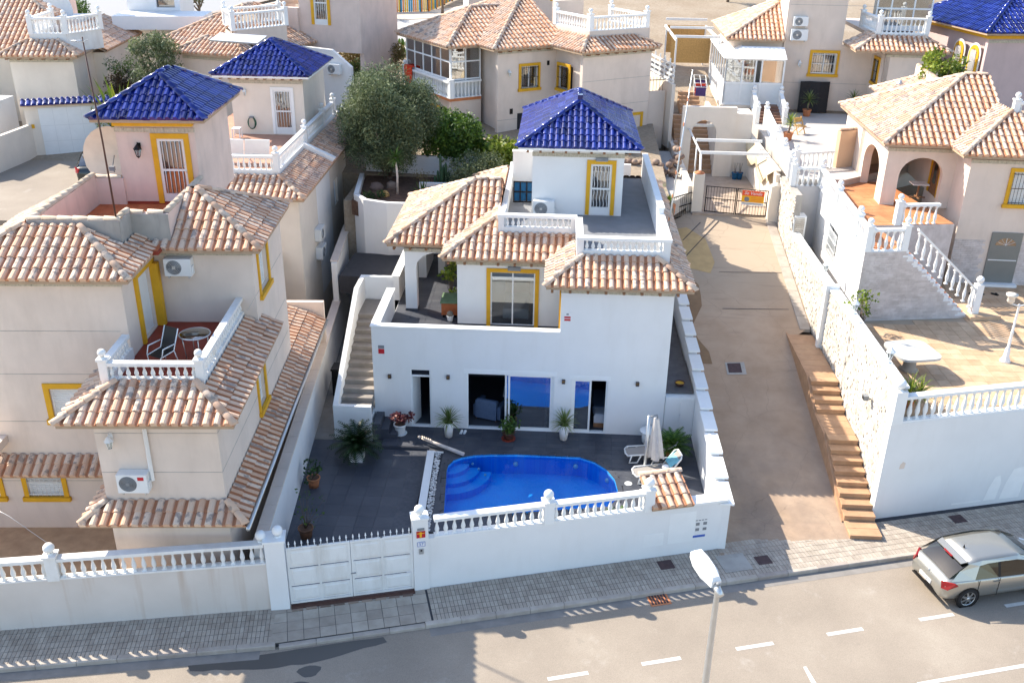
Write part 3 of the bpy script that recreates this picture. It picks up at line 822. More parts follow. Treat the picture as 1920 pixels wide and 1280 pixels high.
def blade(m, base, az, el, L, w, bend=.5, n=5, fold=.15):
    """one sword leaf"""
    p = Vector(base); s = L / n; e = el; L_ = []
    dx, dy = math.cos(az), math.sin(az); sx, sy = -dy, dx
    for i in range(n + 1):
        f = i / n; ww = w * (1 - f ** 2.2) * (.55 + .9 * min(f * 3, 1) * .5)
        L_.append((p.copy(), ww)); e2 = e - bend * f * f * 1.8
        p += Vector((dx * math.cos(e2), dy * math.cos(e2), math.sin(e2))) * s
    vs = []
    for q, ww in L_: vs += [(q.x + sx * ww / 2, q.y + sy * ww / 2, q.z + fold * ww), (q.x, q.y, q.z), (q.x - sx * ww / 2, q.y - sy * ww / 2, q.z + fold * ww)]
    fs = []
    for i in range(n):
        for k in (0, 1): fs.append((3 * i + k, 3 * i + k + 1, 3 * i + 4 + k, 3 * i + 3 + k))
    m.add(vs, fs, True)
def rosette(parent, loc, n, L, w, mat, seed=1, el=(.1, 1.5), bend=.45, name='leaves', each=False):
    rng = random.Random(seed); m = M()
    for i in range(n):
        f = i / n; e = el[0] + (el[1] - el[0]) * f + rng.uniform(-.15, .15)
        blade(m, (loc[0], loc[1], loc[2] + .04 * f), i * 2.399 + rng.uniform(-.2, .2), e, L * rng.uniform(.8, 1.1), w, bend * rng.uniform(.7, 1.3))
    return m.build(name, mat, parent)
def frond_plant(parent, loc, n, L, mat, seed=1, name='fronds', lw=.012, el=(.05, 1.25)):
    """cycad: arching fronds with many leaflets"""
    rng = random.Random(seed); m = M()
    for i in range(n):
        az = i * 2.399 + rng.uniform(-.2, .2); e = el[0] + (el[1] - el[0]) * (i / n); Lf = L * rng.uniform(.85, 1.1)
        p = Vector(loc); k = 14; dx, dy = math.cos(az), math.sin(az); side = Vector((-dy, dx, 0))
        for j in range(k):
            f = j / k; e2 = e - 1.0 * f * f; d = Vector((dx * math.cos(e2), dy * math.cos(e2), math.sin(e2)))
            p2 = p + d * (Lf / k); ll = Lf * .24 * math.sin(PI * min(.97, .12 + .85 * f)) + .02
            up = side.cross(d).normalized()
            for sg in (-1, 1):
                q = p + d * .01; tip = q + side * sg * ll * .85 + d * ll * .5 + up * ll * .22
                m.add([q - d * lw, q + d * lw * 1.4, tip], [(0, 1, 2)])
            m.add([p - side * .008, p + side * .008, p2 + side * .006, p2 - side * .006], [(0, 1, 2, 3)])
            p = p2
    return m.build(name, mat, parent)
def pot(parent, r, h, mat, rim=True, square=False, name='pot', taper=.75):
    m = M()
    if square:
        a = r * taper; m.add([(-a, -a, 0), (a, -a, 0), (a, a, 0), (-a, a, 0), (-r, -r, h), (r, -r, h), (r, r, h), (-r, r, h)], [(3, 2, 1, 0), (0, 1, 5, 4), (1, 2, 6, 5), (2, 3, 7, 6), (3, 0, 4, 7)])
        m.box(-r - .02, r + .02, -r - .02, r + .02, h - .05, h)
    else:
        pr = [(r * taper, 0), (r * (taper * .4 + .6), h * .6), (r, h * .97)]
        if rim: pr = [(r * taper, 0), (r * (taper * .4 + .6), h * .6), (r * .98, h * .85), (r * 1.06, h * .86), (r * 1.06, h)]
        pr += [(r * .9, h), (r * .88, h * .9)]
        m.lathe((0, 0, 0), pr, 18, True, True, False)
    o = m.build(name, mat, parent)
    s = M(); s.lathe((0, 0, 0), [(r * .9, h * .92), (r * .3, h * .95)], 14, True, False); s.build('soil', soil, parent)
    return o
# ------------------------------------------------------------ frames used along the street
DR = Vector((math.cos(math.radians(15.8)), math.sin(math.radians(15.8)), 0)); NR = Vector((-DR.y, DR.x, 0)); PR = Vector((-3.69, -9.12, 0))
DL = Vector((math.cos(math.radians(10.8)), math.sin(math.radians(10.8)), 0)); NL = Vector((-DL.y, DL.x, 0)); PL = Vector((-7.56, -10.21, 0))
def SR(a, p, z=0): q = PR + DR * a + NR * p; return Vector((q.x, q.y, z))     # right of the bend: along, perpendicular
def SL(a, p, z=0): q = PL + DL * a + NL * p; return Vector((q.x, q.y, z))     # left of the bend (a negative to the left)
def drive_z(y): return -.12 + .2115 * (y + 5.5)
# ------------------------------------------------------------ ground
def ground_h(x, y):
    if y < -5.5 and not (-10.2 < x < 5.5): h = -.45
    elif x < -11.6: h = -.3 if y < -6 else (-.3 + (y + 6) * .373 if y < 9 else 5.3)
    elif x < 5.5: h = -.45 if y < -11 else (-2.0 if y < (11.6 if x > -9.9 else 15.5) else 5.15)
    elif x < 11.4: h = min(drive_z(y), 4.15) - .25
    else: h = -.45 if y < 13.6 else 5.5
    if y > 15.6 and not (5.5 <= x < 11.5 and y < 27): h = max(h, 5.2 + .1 * (min(y, 90) - 14))
    return h
xs = sorted({*np.arange(-60, 50, 1.0).tolist(), -11.65, -11.55, -9.95, -9.85, 5.45, 5.55, 11.35, 11.45, -400, -250, -150, -90, 80, 150, 250, 400})
ys = sorted({*np.arange(-34, 100, 1.0).tolist(), -4.55, -4.45, 4.45, 4.55, 11.55, 11.65, 15.45, 15.65, -300, -120, -60, 150, 250, 400})
g = M(); idx = {}
for j, y in enumerate(ys):
    for i, x in enumerate(xs): g.v.append((x, y, ground_h(x, y)))
for j in range(len(ys) - 1):
    for i in range(len(xs) - 1):
        a = j * len(xs) + i; g.f.append((a, a + 1, a + 1 + len(xs), a + len(xs))); g.smooth.append(False); g.mi.append(0)
structure('ground', g, dirt)
# road
m = M()
def quadz(m, pts, z): b = len(m.v); m.add([(p[0], p[1], z) for p in pts], [tuple(range(len(pts)))])
lo = [SL(-40, -9.5), SL(-1, -9.5), SR(1.2, -9.5), SR(40, -9.5)]; hi = [SL(-40, -1.30), SL(-.2, -1.30), SR(.15, -1.42), SR(40, -1.42)]
for i in range(3): quadz(m, [lo[i], lo[i + 1], hi[i + 1], hi[i]], -.25)
road = structure('road', m, asphalt)
m = M()
for a in (2.92, 5.5, 8.2, 10.92, 13.8, 16.6):
    p = [SR(a, -4.13), SR(a + 1.1, -4.13), SR(a + 1.1, -4.0), SR(a, -4.0)]; mm = M(); quadz(mm, p, -.246); mm.build('lane_dash', linem, road)
mm = M(); quadz(mm, [SR(12.3, -6.3), SR(40, -6.3), SR(40, -6.18), SR(12.3, -6.18)], -.246); mm.build('edge_line', linem, road)
mm = M(); quadz(mm, [SR(9.55, -5.9), SR(9.7, -5.95), SR(9.75, -5.05), SR(9.66, -5.05)], -.246); mm.build('worn_mark', linem, road)
# wet patch and oil by the kerb
wet = NT('wet_asphalt'); wet.out((.085, .08, .075), .4, 0, .4); wetm = wet.m
def blob(pts, z, mat, name, parent, n=6):
    m = M(); quadz(m, pts, z); return m.build(name, mat, parent)
rr = random.Random(4); wp = []
for i in range(17): wp.append(SR(-6.2 + i * .32, -1.60 - .03 * rr.random()))
for i in range(17): wp.append(SR(-1.0 - i * .32, -1.78 - .08 * rr.random() - .38 * math.sin(PI * i / 16)))
blob(wp, -.247, wetm, 'wet_patch', road)
for a, p, r in ((-3.4, -3.0, .28), (-4.2, -3.05, .24), (-3.1, -2.5, .3)):
    blob([SR(a + r * math.cos(t) * (1 + .2 * math.sin(3 * t)), p + r * .7 * math.sin(t)) for t in np.linspace(0, 2 * PI, 14)[:-1]], -.246, wetm, 'oil_stain', road)
for a, p, w, h in ((6.55, -1.98, .62, .5),):
    gr = M(); o = SR(a, p, -.247); gr.obox(o, DR * w, NR * h, (0, 0, .012)); dg = gr.build('drain_frame', terr_pot, road)
    for i in range(6): q = M(); q.obox(SR(a + .05 + i * .09, p + .05, -.236), DR * .05, NR * (h - .1), (0, 0, .012)); q.build('drain_bar', ironm, dg)
# gutter strip beside the kerb
m = M()
for A, B in ((SL(-40, -1.5), SL(-.2, -1.5)), (SR(.2, -1.55), SR(40, -1.55))):
    d = (B - A).normalized(); n = Vector((-d.y, d.x, 0)); quadz(m, [A - n * .32, B - n * .32, B - n * .0, A - n * .0], -.2465)
m.build('gutter', paint('gutter_concrete', (.24, .22, .20), .12, .9, 3, .2, 40), road)
# kerb stones
kerb = bpy.data.objects.new('kerb', None); COL.objects.link(kerb); kerb['kind'] = 'structure'
def kerbrun(S, a0, a1, p0, p1, ztop, step=1.0):
    n = int(round(abs(a1 - a0) / step)); st = (a1 - a0) / n
    for i in range(n):
        a = a0 + i * st; m = M(); o = S(a + .006, p0, -.40); dv = (S(a + st - .006, p0, 0) - S(a + .006, p0, 0)); nv = (S(a, p1, 0) - S(a, p0, 0))
        dz = RNG.normal(0, .003); q = [o, o + dv, o + dv + nv, o + nv]; zt = ztop + .40 + dz
        u = Vector((0, 0, zt)); c = .02
        top = [q[0] + u + nv.normalized() * c, q[1] + u + nv.normalized() * c, q[2] + u, q[3] + u]; mid = [q[0] + u - Vector((0, 0, c)), q[1] + u - Vector((0, 0, c))]
        m.add(q + mid + top, [(0, 1, 5, 4), (4, 5, 7, 6), (6, 7, 8, 9), (1, 2, 8, 7, 5), (0, 4, 6, 9, 3), (2, 3, 9, 8)]); m.build('kerb_stone', kerbm, kerb)
kerbrun(SL, -13.0, .2, -1.5, -1.34, -.115); kerbrun(SR, -3.86, .1, -1.55, -1.40, -.16, .95); kerbrun(SR, .1, 24, -1.55, -1.40, -.115)
# pavement: bed and small pavers
pave = M()
for pts in ([SL(-30, -1.34), SL(.18, -1.34), SL(.18, .25), SL(-30, .25)], [SR(-4.0, -1.40), SR(0, -1.40), SR(0, .3), SR(-4.0, .3)], [SR(0.003, -1.40), SR(30, -1.40), SR(30, .75), SR(0.003, .75)]): 
    pave.prism([(p.x, p.y) for p in pts], -.40, -.135)
pavement = structure('pavement', pave, grout)
pv = M()
def pavers(S, a0, a1, p0, p1, w, l, z=-.12):
    nr = int((p1 - p0) / l + .01); nc = int((a1 - a0) / w)
    for r in range(nr):
        for c in range(nc):
            a = a0 + c * w; p = p0 + r * l
            if S is SR and 10.2 < a < 10.2: continue
            d = S(a + w - .012, p) - S(a, p); n = S(a, p + l - .014) - S(a, p); zz = z + RNG.normal(0, .0016)
            o = S(a, p, z - .03); q = [o, o + d, o + d + n, o + n]; u = Vector((0, 0, zz - z + .03)); v = [x + u for x in q]
            pv.add(q + v, [(4, 5, 6, 7), (0, 1, 5, 4), (1, 2, 6, 5), (2, 3, 7, 6), (3, 0, 4, 7)])
pavers(SL, -13.0, .17, -1.335, .06, .112, .232); pavers(SR, .35, 22, -1.395, .0, .112, .232); pavers(SR, 9.3, 22, .0, .46, .112, .232)
tag(pv.build('paver', paverm, pavement), kind='stuff')
for r in range(4):
    for c in range(10):
        a = -4.05 + c * .435; p = -1.39 + r * .39
        m = M(); o = SR(a, p, -.15); m.obox(o, DR * .422, NR * .376, (0, 0, .03 + RNG.normal(0, .003))); m.build('paving_slab', paverm, pavement)
for a, p in ((7.35, -.62), (10.35, -1.02), (17.6, -.35), (-9999, 0)):
    if a < -99: continue
    m = M(); m.obox(SR(a, p, -.125), DR * .46, NR * .40, (0, 0, .012)); m.build('inspection_cover', ironm, pavement)
m = M(); m.obox(SR(9.2, -1.15, -.1205), DR * .9, NR * .8, (0, 0, .006)); m.build('mortar_patch', greyrender, pavement)
# driveway
m = M(); n = 22; L_ = []
for i in range(n + 1):
    y = -6.1 + (15.4 + 6.1) * i / n; L_.append((y, drive_z(max(y, -5.5)) if y < 14.8 else drive_z(14.8)))
for i in range(n + 1):
    y, z = L_[i]; xl = 5.5; xr = 9.75 if y < 5.0 else 10.75
    m.v += [(xl, y - .0, z), ((xl + xr) / 2, y, z - .015), (xr, y + (.35 if i == 0 else 0), z)]
for i in range(n):
    for k in (0, 1): m.f.append((3 * i + k, 3 * i + k + 1, 3 * i + 4 + k, 3 * i + 3 + k)); m.smooth.append(False); m.mi.append(0)
# apron down to the pavement
b = len(m.v); m.v += [(5.4, -7.0, -.121), (7.6, -6.3, -.121), (9.75, -5.7, -.121)]
for k in (0, 1): m.f.append((b + k, b + k + 1, k + 1, k)); m.smooth.append(False); m.mi.append(0)
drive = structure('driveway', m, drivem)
def on_drive(name, mat, pts, dz, par=drive, th=None):
    m = M(); m.add([(x, y, drive_z(y) + dz) for x, y in pts], [tuple(range(len(pts)))]); return m.build(name, mat, par)
on_drive('inspection_surround', greyrender, [(6.85, 2.25), (7.6, 2.3), (7.6, 3.05), (6.85, 3.0)], .004)
on_drive('inspection_cover', ironm, [(6.92, 2.36), (7.44, 2.4), (7.44, 2.98), (6.92, 2.93)], .010)
stain = paint('damp_brown_stain', (.26, .155, .075), .12, .6, 3, .2, 30)
rs = random.Random(9); pts = []; 
for i in range(14): y = 13.0 - i * .78; pts.append((5.62 + .62 + .28 * math.sin(i * 1.1) + .2 * rs.random() - .02 * i, y))
for i in range(14): y = 13.0 - (13 - i) * .78; pts.append((5.6, y))
on_drive('damp_stain', stain, pts, .004)
on_drive('ochre_patch', paint('ochre_stain', (.52, .36, .17), .1, .8, 3, .2, 30), [(6.2, 9.6), (7.0, 9.3), (7.3, 10.2), (7.1, 12.2), (6.3, 13.2), (5.7, 13.0), (5.7, 10.0)], .005)
for pts in ([(7.9, 13.9), (6.0, 10.6)], [(7.0, 13.7), (6.0, 12.0)]):
    (x0, y0), (x1, y1) = pts; on_drive('joint_line', asphdark, [(x0, y0), (x0 + .05, y0), (x1 + .05, y1), (x1, y1)], .009)
for y0, x0, x1 in ((6.6, 7.2, 10.0), (9.4, 7.4, 10.3)):
    on_drive('slab_joint', asphdark, [(x0, y0), (x1, y0 + .1), (x1, y0 + .13), (x0, y0 + .03)], .003)
# kerb edge at right of driveway
for i in range(10):
    y = 5.3 + i * .93; m = M(); z = drive_z(y)
    m.add([(10.2, y, z - .1), (10.62, y, z - .1), (10.62, y + .91, z + .09), (10.2, y + .91, z + .09), (10.2, y, z + .035), (10.62, y, z + .035), (10.62, y + .91, z + .23), (10.2, y + .91, z + .23)], [(4, 5, 6, 7), (0, 1, 5, 4), (1, 2, 6, 5), (2, 3, 7, 6), (3, 0, 4, 7)])
    m.build('edge_stone', kerbm, drive)
# outdoor stairs beside the driveway
st = thing('outdoor_stairs', 'long ochre tiled outdoor stairs climbing beside the driveway and stone wall', 'stairs', (9.66, 0, 0))
def step(y0, y1, z, zb): 
    m = M(); m.box(0, .98, y0, y1, zb - .3, z - .03); m.build('riser', steptile, st)
    n = max(1, int(round((y1 - y0) / .45)))
    for i in range(n): M().cbox(-.015, .99, y0 - .02 + (y1 - y0) * i / n, y0 - .022 + (y1 - y0) * (i + 1) / n - .006, z - .03, z, .006).build('tread', steptile, st)
step(-5.75, -4.95, .03, -.2); y = -4.95; z = .03
for i in range(8): z += .171; step(y, y + .395, z, -.2); y += .395
step(y, -.35, z + .0005, .2); y = -.35
for i in range(4): z += .173; step(y, y + .40, z, .6); y += .40
step(y, 5.0, z + .0005, 1.0)
# kerb wall along the open side
m = M(); m.add([(-.08, -5.3, -.3), (-.08, 5.1, -.3), (-.08, 5.1, 2.12), (-.08, 1.3, 2.10), (-.08, -.3, 1.40), (-.08, -1.7, 1.38), (-.08, -5.0, .02), (0, -5.3, -.3), (0, 5.1, -.3), (0, 5.1, 2.12), (0, 1.3, 2.10), (0, -.3, 1.40), (0, -1.7, 1.38), (0, -5.0, .02)],
   [(0, 6, 5, 4, 3, 2, 1), (7, 8, 9, 10, 11, 12, 13), (6, 13, 12, 5), (5, 12, 11, 4), (4, 11, 10, 3), (3, 10, 9, 2)]); m.build('side_wall', steptile, st)
# ------------------------------------------------------------ main white house
H = thing('house', 'white villa with blue pool terrace, clay roofs and blue tiled roof tower', 'house')
wf = M()
wf.wall((-6.46, 0), (4.25, 0), .25, -.05, 5.76, [(-1, 6.78, 4.05, 6), (1.35, 2.11, .0, 2.40), (3.44, 6.63, .0, 2.32), (7.30, 8.59, 0, 2.22)])
wf.wall((4.25, .25), (4.25, 12.8), .25, -.05, 5.76)
wf.wall((-6.21, 12.8), (-6.21, .25), .25, -.05, 3.1)            # left flank, ground floor (outer face x=-6.46)
wf.box(-6.46, 4.25, 12.8, 13.0, -.05, 5.76)
# parapets of the upper terrace
wf.box(-6.46, -6.21, .25, 3.62, 3.1, 4.05); wf.box(-6.46, -6.21, 4.78, 10.2, 3.1, 4.12)
# upper floor walls
wf.wall((-3.6, 2.5), (.32, 2.5), .22, 3.1, 5.76, [(1.26, 2.94, 3.14, 5.34)])
wf.wall((-3.38, 12.8), (-3.38, 2.72), .22, 3.1, 5.76, [(3.2, 4.2, 3.14, 5.2)])
wf.wall((.54, 2.5), (.54, .25), .22, 3.1, 5.76, [(.75, 1.95, 3.14, 5.3)])
wf.build('wall', white, H)
sl = M(); sl.box(-6.21, 4.0, .25, 12.8, 2.78, 3.08); sl.build('floor_slab', white, H)
cap = M(); cap.box(-6.50, .32, -.03, .28, 4.05, 4.10); cap.box(-6.50, -6.17, .28, 3.65, 4.05, 4.10); cap.box(-6.50, -6.17, 4.75, 10.2, 4.12, 4.17)
cap.build('parapet_cap', white2, H)
# strip of patterned tiles under the eaves
s = M()
for (a, b) in (((.30, -.03), (4.27, -.03)), ((-3.63, 2.47), (.30, 2.47)), ((-5.8, 3.72), (-3.63, 3.72))):
    L = b[0] - a[0]; n = int(L / .33)
    for i in range(n): s.box(a[0] + L * i / n + .004, a[0] + L * (i + 1) / n - .004, a[1], a[1] + .045, 5.60, 5.74)
s.build('eave_strip', fasciam, H)
r = Roof([(-6.45, 4.9, 3.55, 10.0), (-4.15, 4.9, 2.12, 13.2), (-.25, 4.9, -.36, 13.2)], 5.94, .535, cuts=[(.80, 4.1, 1.0, 12.2), (-2.12, .9, 3.35, 12.2)])
r.build(H, tilem, 300)
rf = M()   # rafters tails under the eaves
for x in np.arange(-.05, 4.7, .62): rf.box(x, x + .09, -.30, .02, 5.70, 5.80)
for x in np.arange(-3.95, .2, .62): rf.box(x, x + .09, 2.17, 2.5, 5.70, 5.80)
for x in np.arange(-6.2, -4.2, .62): rf.box(x, x + .09, 3.6, 3.9, 5.70, 5.80)
rf.build('rafter_end', wood, H)
# upper terrace tiles
def tile_floor(parent, x0, x1, y0, y1, z, w, l, mat, gap=.006, name='floor_tile', skip=None, th=.02, budget=300):
    nx = max(1, int(round((x1 - x0) / w))); ny = max(1, int(round((y1 - y0) / l))); dx = (x1 - x0) / nx; dy = (y1 - y0) / ny
    def mk(): return M().box(gap / 2, dx - gap / 2, gap / 2, dy - gap / 2, -th, 0).mesh(name, mat)
    cnt = 0; rest = M()
    for j in range(ny):
        for i in range(nx):
            cx, cy = x0 + dx * (i + .5), y0 + dy * (j + .5)
            if skip and skip(cx, cy): continue
            zz = z + random.gauss(0, .0006); cnt += 1
            if cnt > budget: rest.box(x0 + i * dx + gap / 2, x0 + (i + 1) * dx - gap / 2, y0 + j * dy + gap / 2, y0 + (j + 1) * dy - gap / 2, zz - th, zz); continue
            inst(name, (name, mat.name, round(dx, 4), round(dy, 4)), mk, parent, (x0 + i * dx, y0 + j * dy, zz))
    if rest.f: tag(rest.build(name, mat, parent), kind='stuff')
uf = M().box(-6.21, -.0, .25, 12.8, 3.081, 3.09).build('terrace_floor', grout, H)
tile_floor(uf, -6.2, -3.61, .26, 10.1, 3.105, .6, .3, darktile); tile_floor(uf, -3.6, .31, .26, 2.49, 3.105, .6, .3, darktile)
sk = M(); sk.box(-3.60, .32, 2.485, 2.5, 3.105, 3.19); sk.box(-3.615, -3.60, 2.5, 10, 3.105, 3.19); sk.build('skirting', darktile, H)
# porch
p = M()
p.box(-5.79, -5.33, 3.78, 4.20, 3.10, 5.74); p.box(-5.79, -5.45, 7.4, 9.8, 3.10, 5.74)
arc = [(-5.33, 4.95)] + [(-4.45 + .88 * math.cos(PI - t), 4.95 + .62 * math.sin(t)) for t in np.linspace(0, PI, 13)[1:-1]] + [(-3.6, 4.95)]
for (x0, z0), (x1, z1) in zip(arc, arc[1:]): p.add([(x0, 3.78, z0), (x1, 3.78, z1), (x1, 3.78, 5.74), (x0, 3.78, 5.74), (x0, 4.06, z0), (x1, 4.06, z1), (x1, 4.06, 5.74), (x0, 4.06, 5.74)], [(0, 1, 2, 3), (7, 6, 5, 4), (0, 4, 5, 1)])
arc = [(4.20, 4.9)] + [(5.8 - 1.6 * math.cos(t), 4.9 + .7 * math.sin(t)) for t in np.linspace(0, PI, 13)[1:-1]] + [(7.4, 4.9)]
for (y0, z0), (y1, z1) in zip(arc, arc[1:]): p.add([(-5.79, y0, z0), (-5.79, y1, z1), (-5.79, y1, 5.74), (-5.79, y0, 5.74), (-5.5, y0, z0), (-5.5, y1, z1), (-5.5, y1, 5.74), (-5.5, y0, 5.74)], [(3, 2, 1, 0), (4, 5, 6, 7), (4, 0, 1, 5)[::-1]])
p.build('porch', white, H)
M().box(-5.81, -5.31, 3.76, 4.22, 3.105, 3.19).build('column_base', darktile, H)
M().box(-5.0, -4.7, 7.9, 8.4, 3.1, 4.9).build('cabinet', offwhite, H)
# upper sliding door
framed_window(H, (-2.34, 2.5, 3.14), 0, 1.68, 2.2, mustard, white2, 'none', .15, .05, 2, name='sliding_door', trimbottom=False, glassm=glass_material('bedroom_glass', (.7, .78, .82), .12), back=False)
bd = thing('bed', 'bed with pale cover seen through the upstairs sliding door', 'bed', (-1.9, 2.9, 3.1), 0); M().cbox(0, 1.0, .2, 1.9, .1, .5, .06).build('mattress', bedfab, bd); M().box(0, 1.0, 1.9, 1.98, .1, .95).build('headboard', wood, bd)
rm = M(); rm.box(-3.37, .3, 4.9, 5.0, 3.1, 5.7); rm.box(-3.37, .3, 2.72, 4.9, 5.68, 5.72); rm.build('room_wall', paint('room_wall_paint', (.5, .5, .5), .03, .8, 2, 0), H)
M().box(-3.37, .53, 2.73, 4.9, 3.091, 3.108).build('room_floor', darktile, H)
# side opening with mustard trim
framed_window(H, (.32, 1.75, 3.14), -PI / 2, 1.2, 2.16, mustard, white2, 'none', .15, .05, 2, name='side_door', trimbottom=False)
# ground floor openings
fr = M()
for a, b, z in ((-5.11, -4.35, 2.40), (-3.02, .17, 2.32), (.84, 2.13, 2.22)):
    fr.box(a, a + .05, .06, .14, 0, z); fr.box(b - .05, b, .06, .14, 0, z); fr.box(a + .05, b - .05, .06, .14, z - .05, z); fr.box(a + .05, b - .05, .05, .15, 0, .03)
fr.box(-5.06, -4.40, .06, .14, 2.08, 2.14)
fr.build('door_frame', white2, H)
dl = bpy.data.objects.new('door', None); COL.objects.link(dl); dl.parent = H; dl.location = (-5.05, .10, .03); dl.rotation_euler = (0, 0, math.radians(72))
M().box(0, .64, -.02, .02, 0, 2.04).build('door_leaf', offwhite, dl); M().box(.55, .60, -.07, -.02, .95, .98).build('handle', steel, dl)
M().box(-5.06, -4.40, .098, .104, 2.14, 2.35).build('transom_pane', glassdk, H)
def slider(x0, x1, z, y, gm, nm='sliding_door'):
    g = bpy.data.objects.new(nm, None); COL.objects.link(g); g.parent = H
    f = M(); a = .07; f.box(x0, x0 + a, y, y + .04, .03, z); f.box(x1 - a, x1, y, y + .04, .03, z); f.box(x0 + a, x1 - a, y, y + .04, .03, .10); f.box(x0 + a, x1 - a, y, y + .04, z - .06, z); f.build('leaf_frame', white2, g)
    M().box(x0 + a, x1 - a, y + .015, y + .022, .10, z - .06).build('pane', gm, g)
slider(-1.50, .12, 2.27, .085, glassblue); slider(-1.62, -.05, 2.27, .135, glassblue)
slider(.89, 1.55, 2.17, .085, glassblue)
sh = M()
for a, b, z in ((-3.12, .27, 2.32), (.74, 2.23, 2.22)):
    sh.box(a, b, -.012, .0, z + .0, z + .17)
sh.build('shutter_box', white2, H)
# interior behind the doors
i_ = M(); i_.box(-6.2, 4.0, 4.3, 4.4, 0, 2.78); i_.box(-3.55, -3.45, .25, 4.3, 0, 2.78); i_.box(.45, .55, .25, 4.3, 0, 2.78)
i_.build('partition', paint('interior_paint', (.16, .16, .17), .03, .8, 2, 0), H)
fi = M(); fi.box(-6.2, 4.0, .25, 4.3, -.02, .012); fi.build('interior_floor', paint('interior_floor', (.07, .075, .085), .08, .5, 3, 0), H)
# tower
tw = M(); tw.wall((-.96, 6.4), (2.66, 6.4), .22, 6.3, 9.05, [(2.32, 3.16, 6.45, 8.55)]); tw.wall((2.66, 6.62), (2.66, 12.7), .22, 6.3, 9.05); tw.wall((-.74, 12.7), (-.74, 6.62), .22, 6.3, 9.05); tw.box(-.96, 2.66, 12.7, 12.9, 6.3, 9.05)
tw.build('tower_wall', white, H)
s = M()
for i in range(12): s.box(-.98 + 3.66 * i / 12 + .004, -.98 + 3.66 * (i + 1) / 12 - .004, 6.37, 6.41, 8.80, 8.95)
s.build('tower_strip', fasciam, H)
bt = Roof([(-1.55, 3.27, 6.0, 13.25)], 9.22, .565)
bt.build(H, bluem, 190, name='blue_tile', tw=.24, tl=.36, roofname='tower_roof', under=white2)
M().box(.76, .96, 8.3, 8.6, 10.5, 10.86).build('roof_finial', bluem, H)
rf = M()
for x in np.arange(-1.2, 3.1, .5): rf.box(x, x + .09, 6.1, 6.4, 9.0, 9.08)
rf.build('tower_rafter_end', wood, H)
barred_door(H, (1.36, 6.4, 6.46), 0, .84, 2.08, mustard, True, .16)
# roof terrace
rt = M(); rt.box(.9, 4.0, 1.1, 12.6, 6.36, 6.43); rt.box(-2.05, .9, 3.45, 12.6, 6.36, 6.428)
rt.build('roof_terrace_floor', paint('slate_grey_floor', (.20, .205, .215), .08, .7, 2, .1, 60), H)
pp = M()
pp.box(.80, 4.1, 1.0, 1.2, 6.1, 6.83); pp.box(.80, 1.05, 1.0, 1.22, 6.83, 7.20); pp.box(3.85, 4.1, 1.0, 1.22, 6.83, 7.20)
pp.box(.80, 1.0, 1.2, 3.35, 6.1, 7.20)
pp.box(-2.12, .80, 3.35, 3.55, 6.1, 6.83); pp.box(-2.12, -1.9, 3.35, 3.57, 6.83, 7.20); pp.box(.60, .80, 3.35, 3.57, 6.83, 7.20)
pp.box(-2.12, -1.92, 3.57, 12.4, 6.1, 7.0); pp.box(3.9, 4.1, 1.2, 12.4, 6.1, 6.83); pp.box(3.9, 4.1, 4.0, 12.4, 6.83, 7.5); pp.box(3.9, 4.1, 1.22, 1.5, 6.83, 7.2)
pp.box(-1.92, -.96, 10.2, 10.4, 6.4, 8.0)
pp.build('roof_parapet', white, H)
tc = M(); tc.box(.77, 4.13, .97, 1.25, 7.20, 7.31); tc.box(.77, 1.03, 1.25, 3.32, 7.20, 7.31); tc.box(-2.15, .83, 3.32, 3.60, 7.20, 7.312); tc.box(3.87, 4.13, 1.25, 4.0, 7.20, 7.31); tc.box(3.87, 4.13, 4.0, 12.4, 7.5, 7.56); tc.box(-2.15, -1.89, 3.60, 4.4, 7.0, 7.312)
M().box(-1.95, -.96, 10.17, 10.43, 8.0, 8.06).build('screen_coping', white2, H)
tc.build('parapet_coping', white2, H)
bal = lambda: baluster_mesh(white2, .37, .062)
for i in range(13): inst('baluster', ('bal', 'short', 1), bal, H, (1.16 + i * .2175, 1.10, 6.83))
for i in range(12): inst('baluster', ('bal', 'short', 1), bal, H, (-1.78 + i * .209, 3.45, 6.83))
for i in range(10): inst('baluster', ('bal', 'short', 1), bal, H, (4.0, 1.62 + i * .24, 6.83))
ac_unit((-.88, 6.02, 6.44), 0, 'white air conditioner standing on the roof terrace against the blue roofed tower', w=.84, h=.62)
# stairs up the left flank
S_ = bpy.data.objects.new('staircase', None); COL.objects.link(S_); S_.parent = H
n = 12; z0 = .98; y0 = -.72
for i in range(n):
    z = z0 + (3.09 - z0) * (i + 1) / n; y = y0 + (3.62 - y0) * i / n; dy = (3.62 - y0) / n
    M().cbox(-7.62, -6.47, y, y + dy + .02, z - .30, z, .008).build('step', greystep, S_)
M().box(-7.62, -6.47, 3.60, 4.85, 2.7, 3.09).build('landing', greystep, S_)
w = M(); w.add([(-7.8, -.98, -.12), (-7.8, 4.9, -.12), (-7.8, 4.9, 4.05), (-7.8, 3.6, 4.05), (-7.8, -.98, 1.31), (-7.62, -.98, -.12), (-7.62, 4.9, -.12), (-7.62, 4.9, 4.05), (-7.62, 3.6, 4.05), (-7.62, -.98, 1.31)],
      [(0, 4, 3, 2, 1), (5, 6, 7, 8, 9), (0, 5, 9, 4), (4, 9, 8, 3), (3, 8, 7, 2), (2, 7, 6, 1)])
w.box(-7.62, -6.42, -.98, -.80, -.12, 1.30); w.box(-7.80, -6.46, 4.9, 5.08, -.12, 4.05)
w.box(-7.6, -6.47, -.78, 4.9, -.12, .75)
w.build('stair_wall', white, S_)
for i in range(3):
    M().cbox(-6.40 + .30 * i, -6.10 + .30 * i, -.95, -.02, -.12, .60 - .2 * i, .008).build('corner_step', darktile, S_)
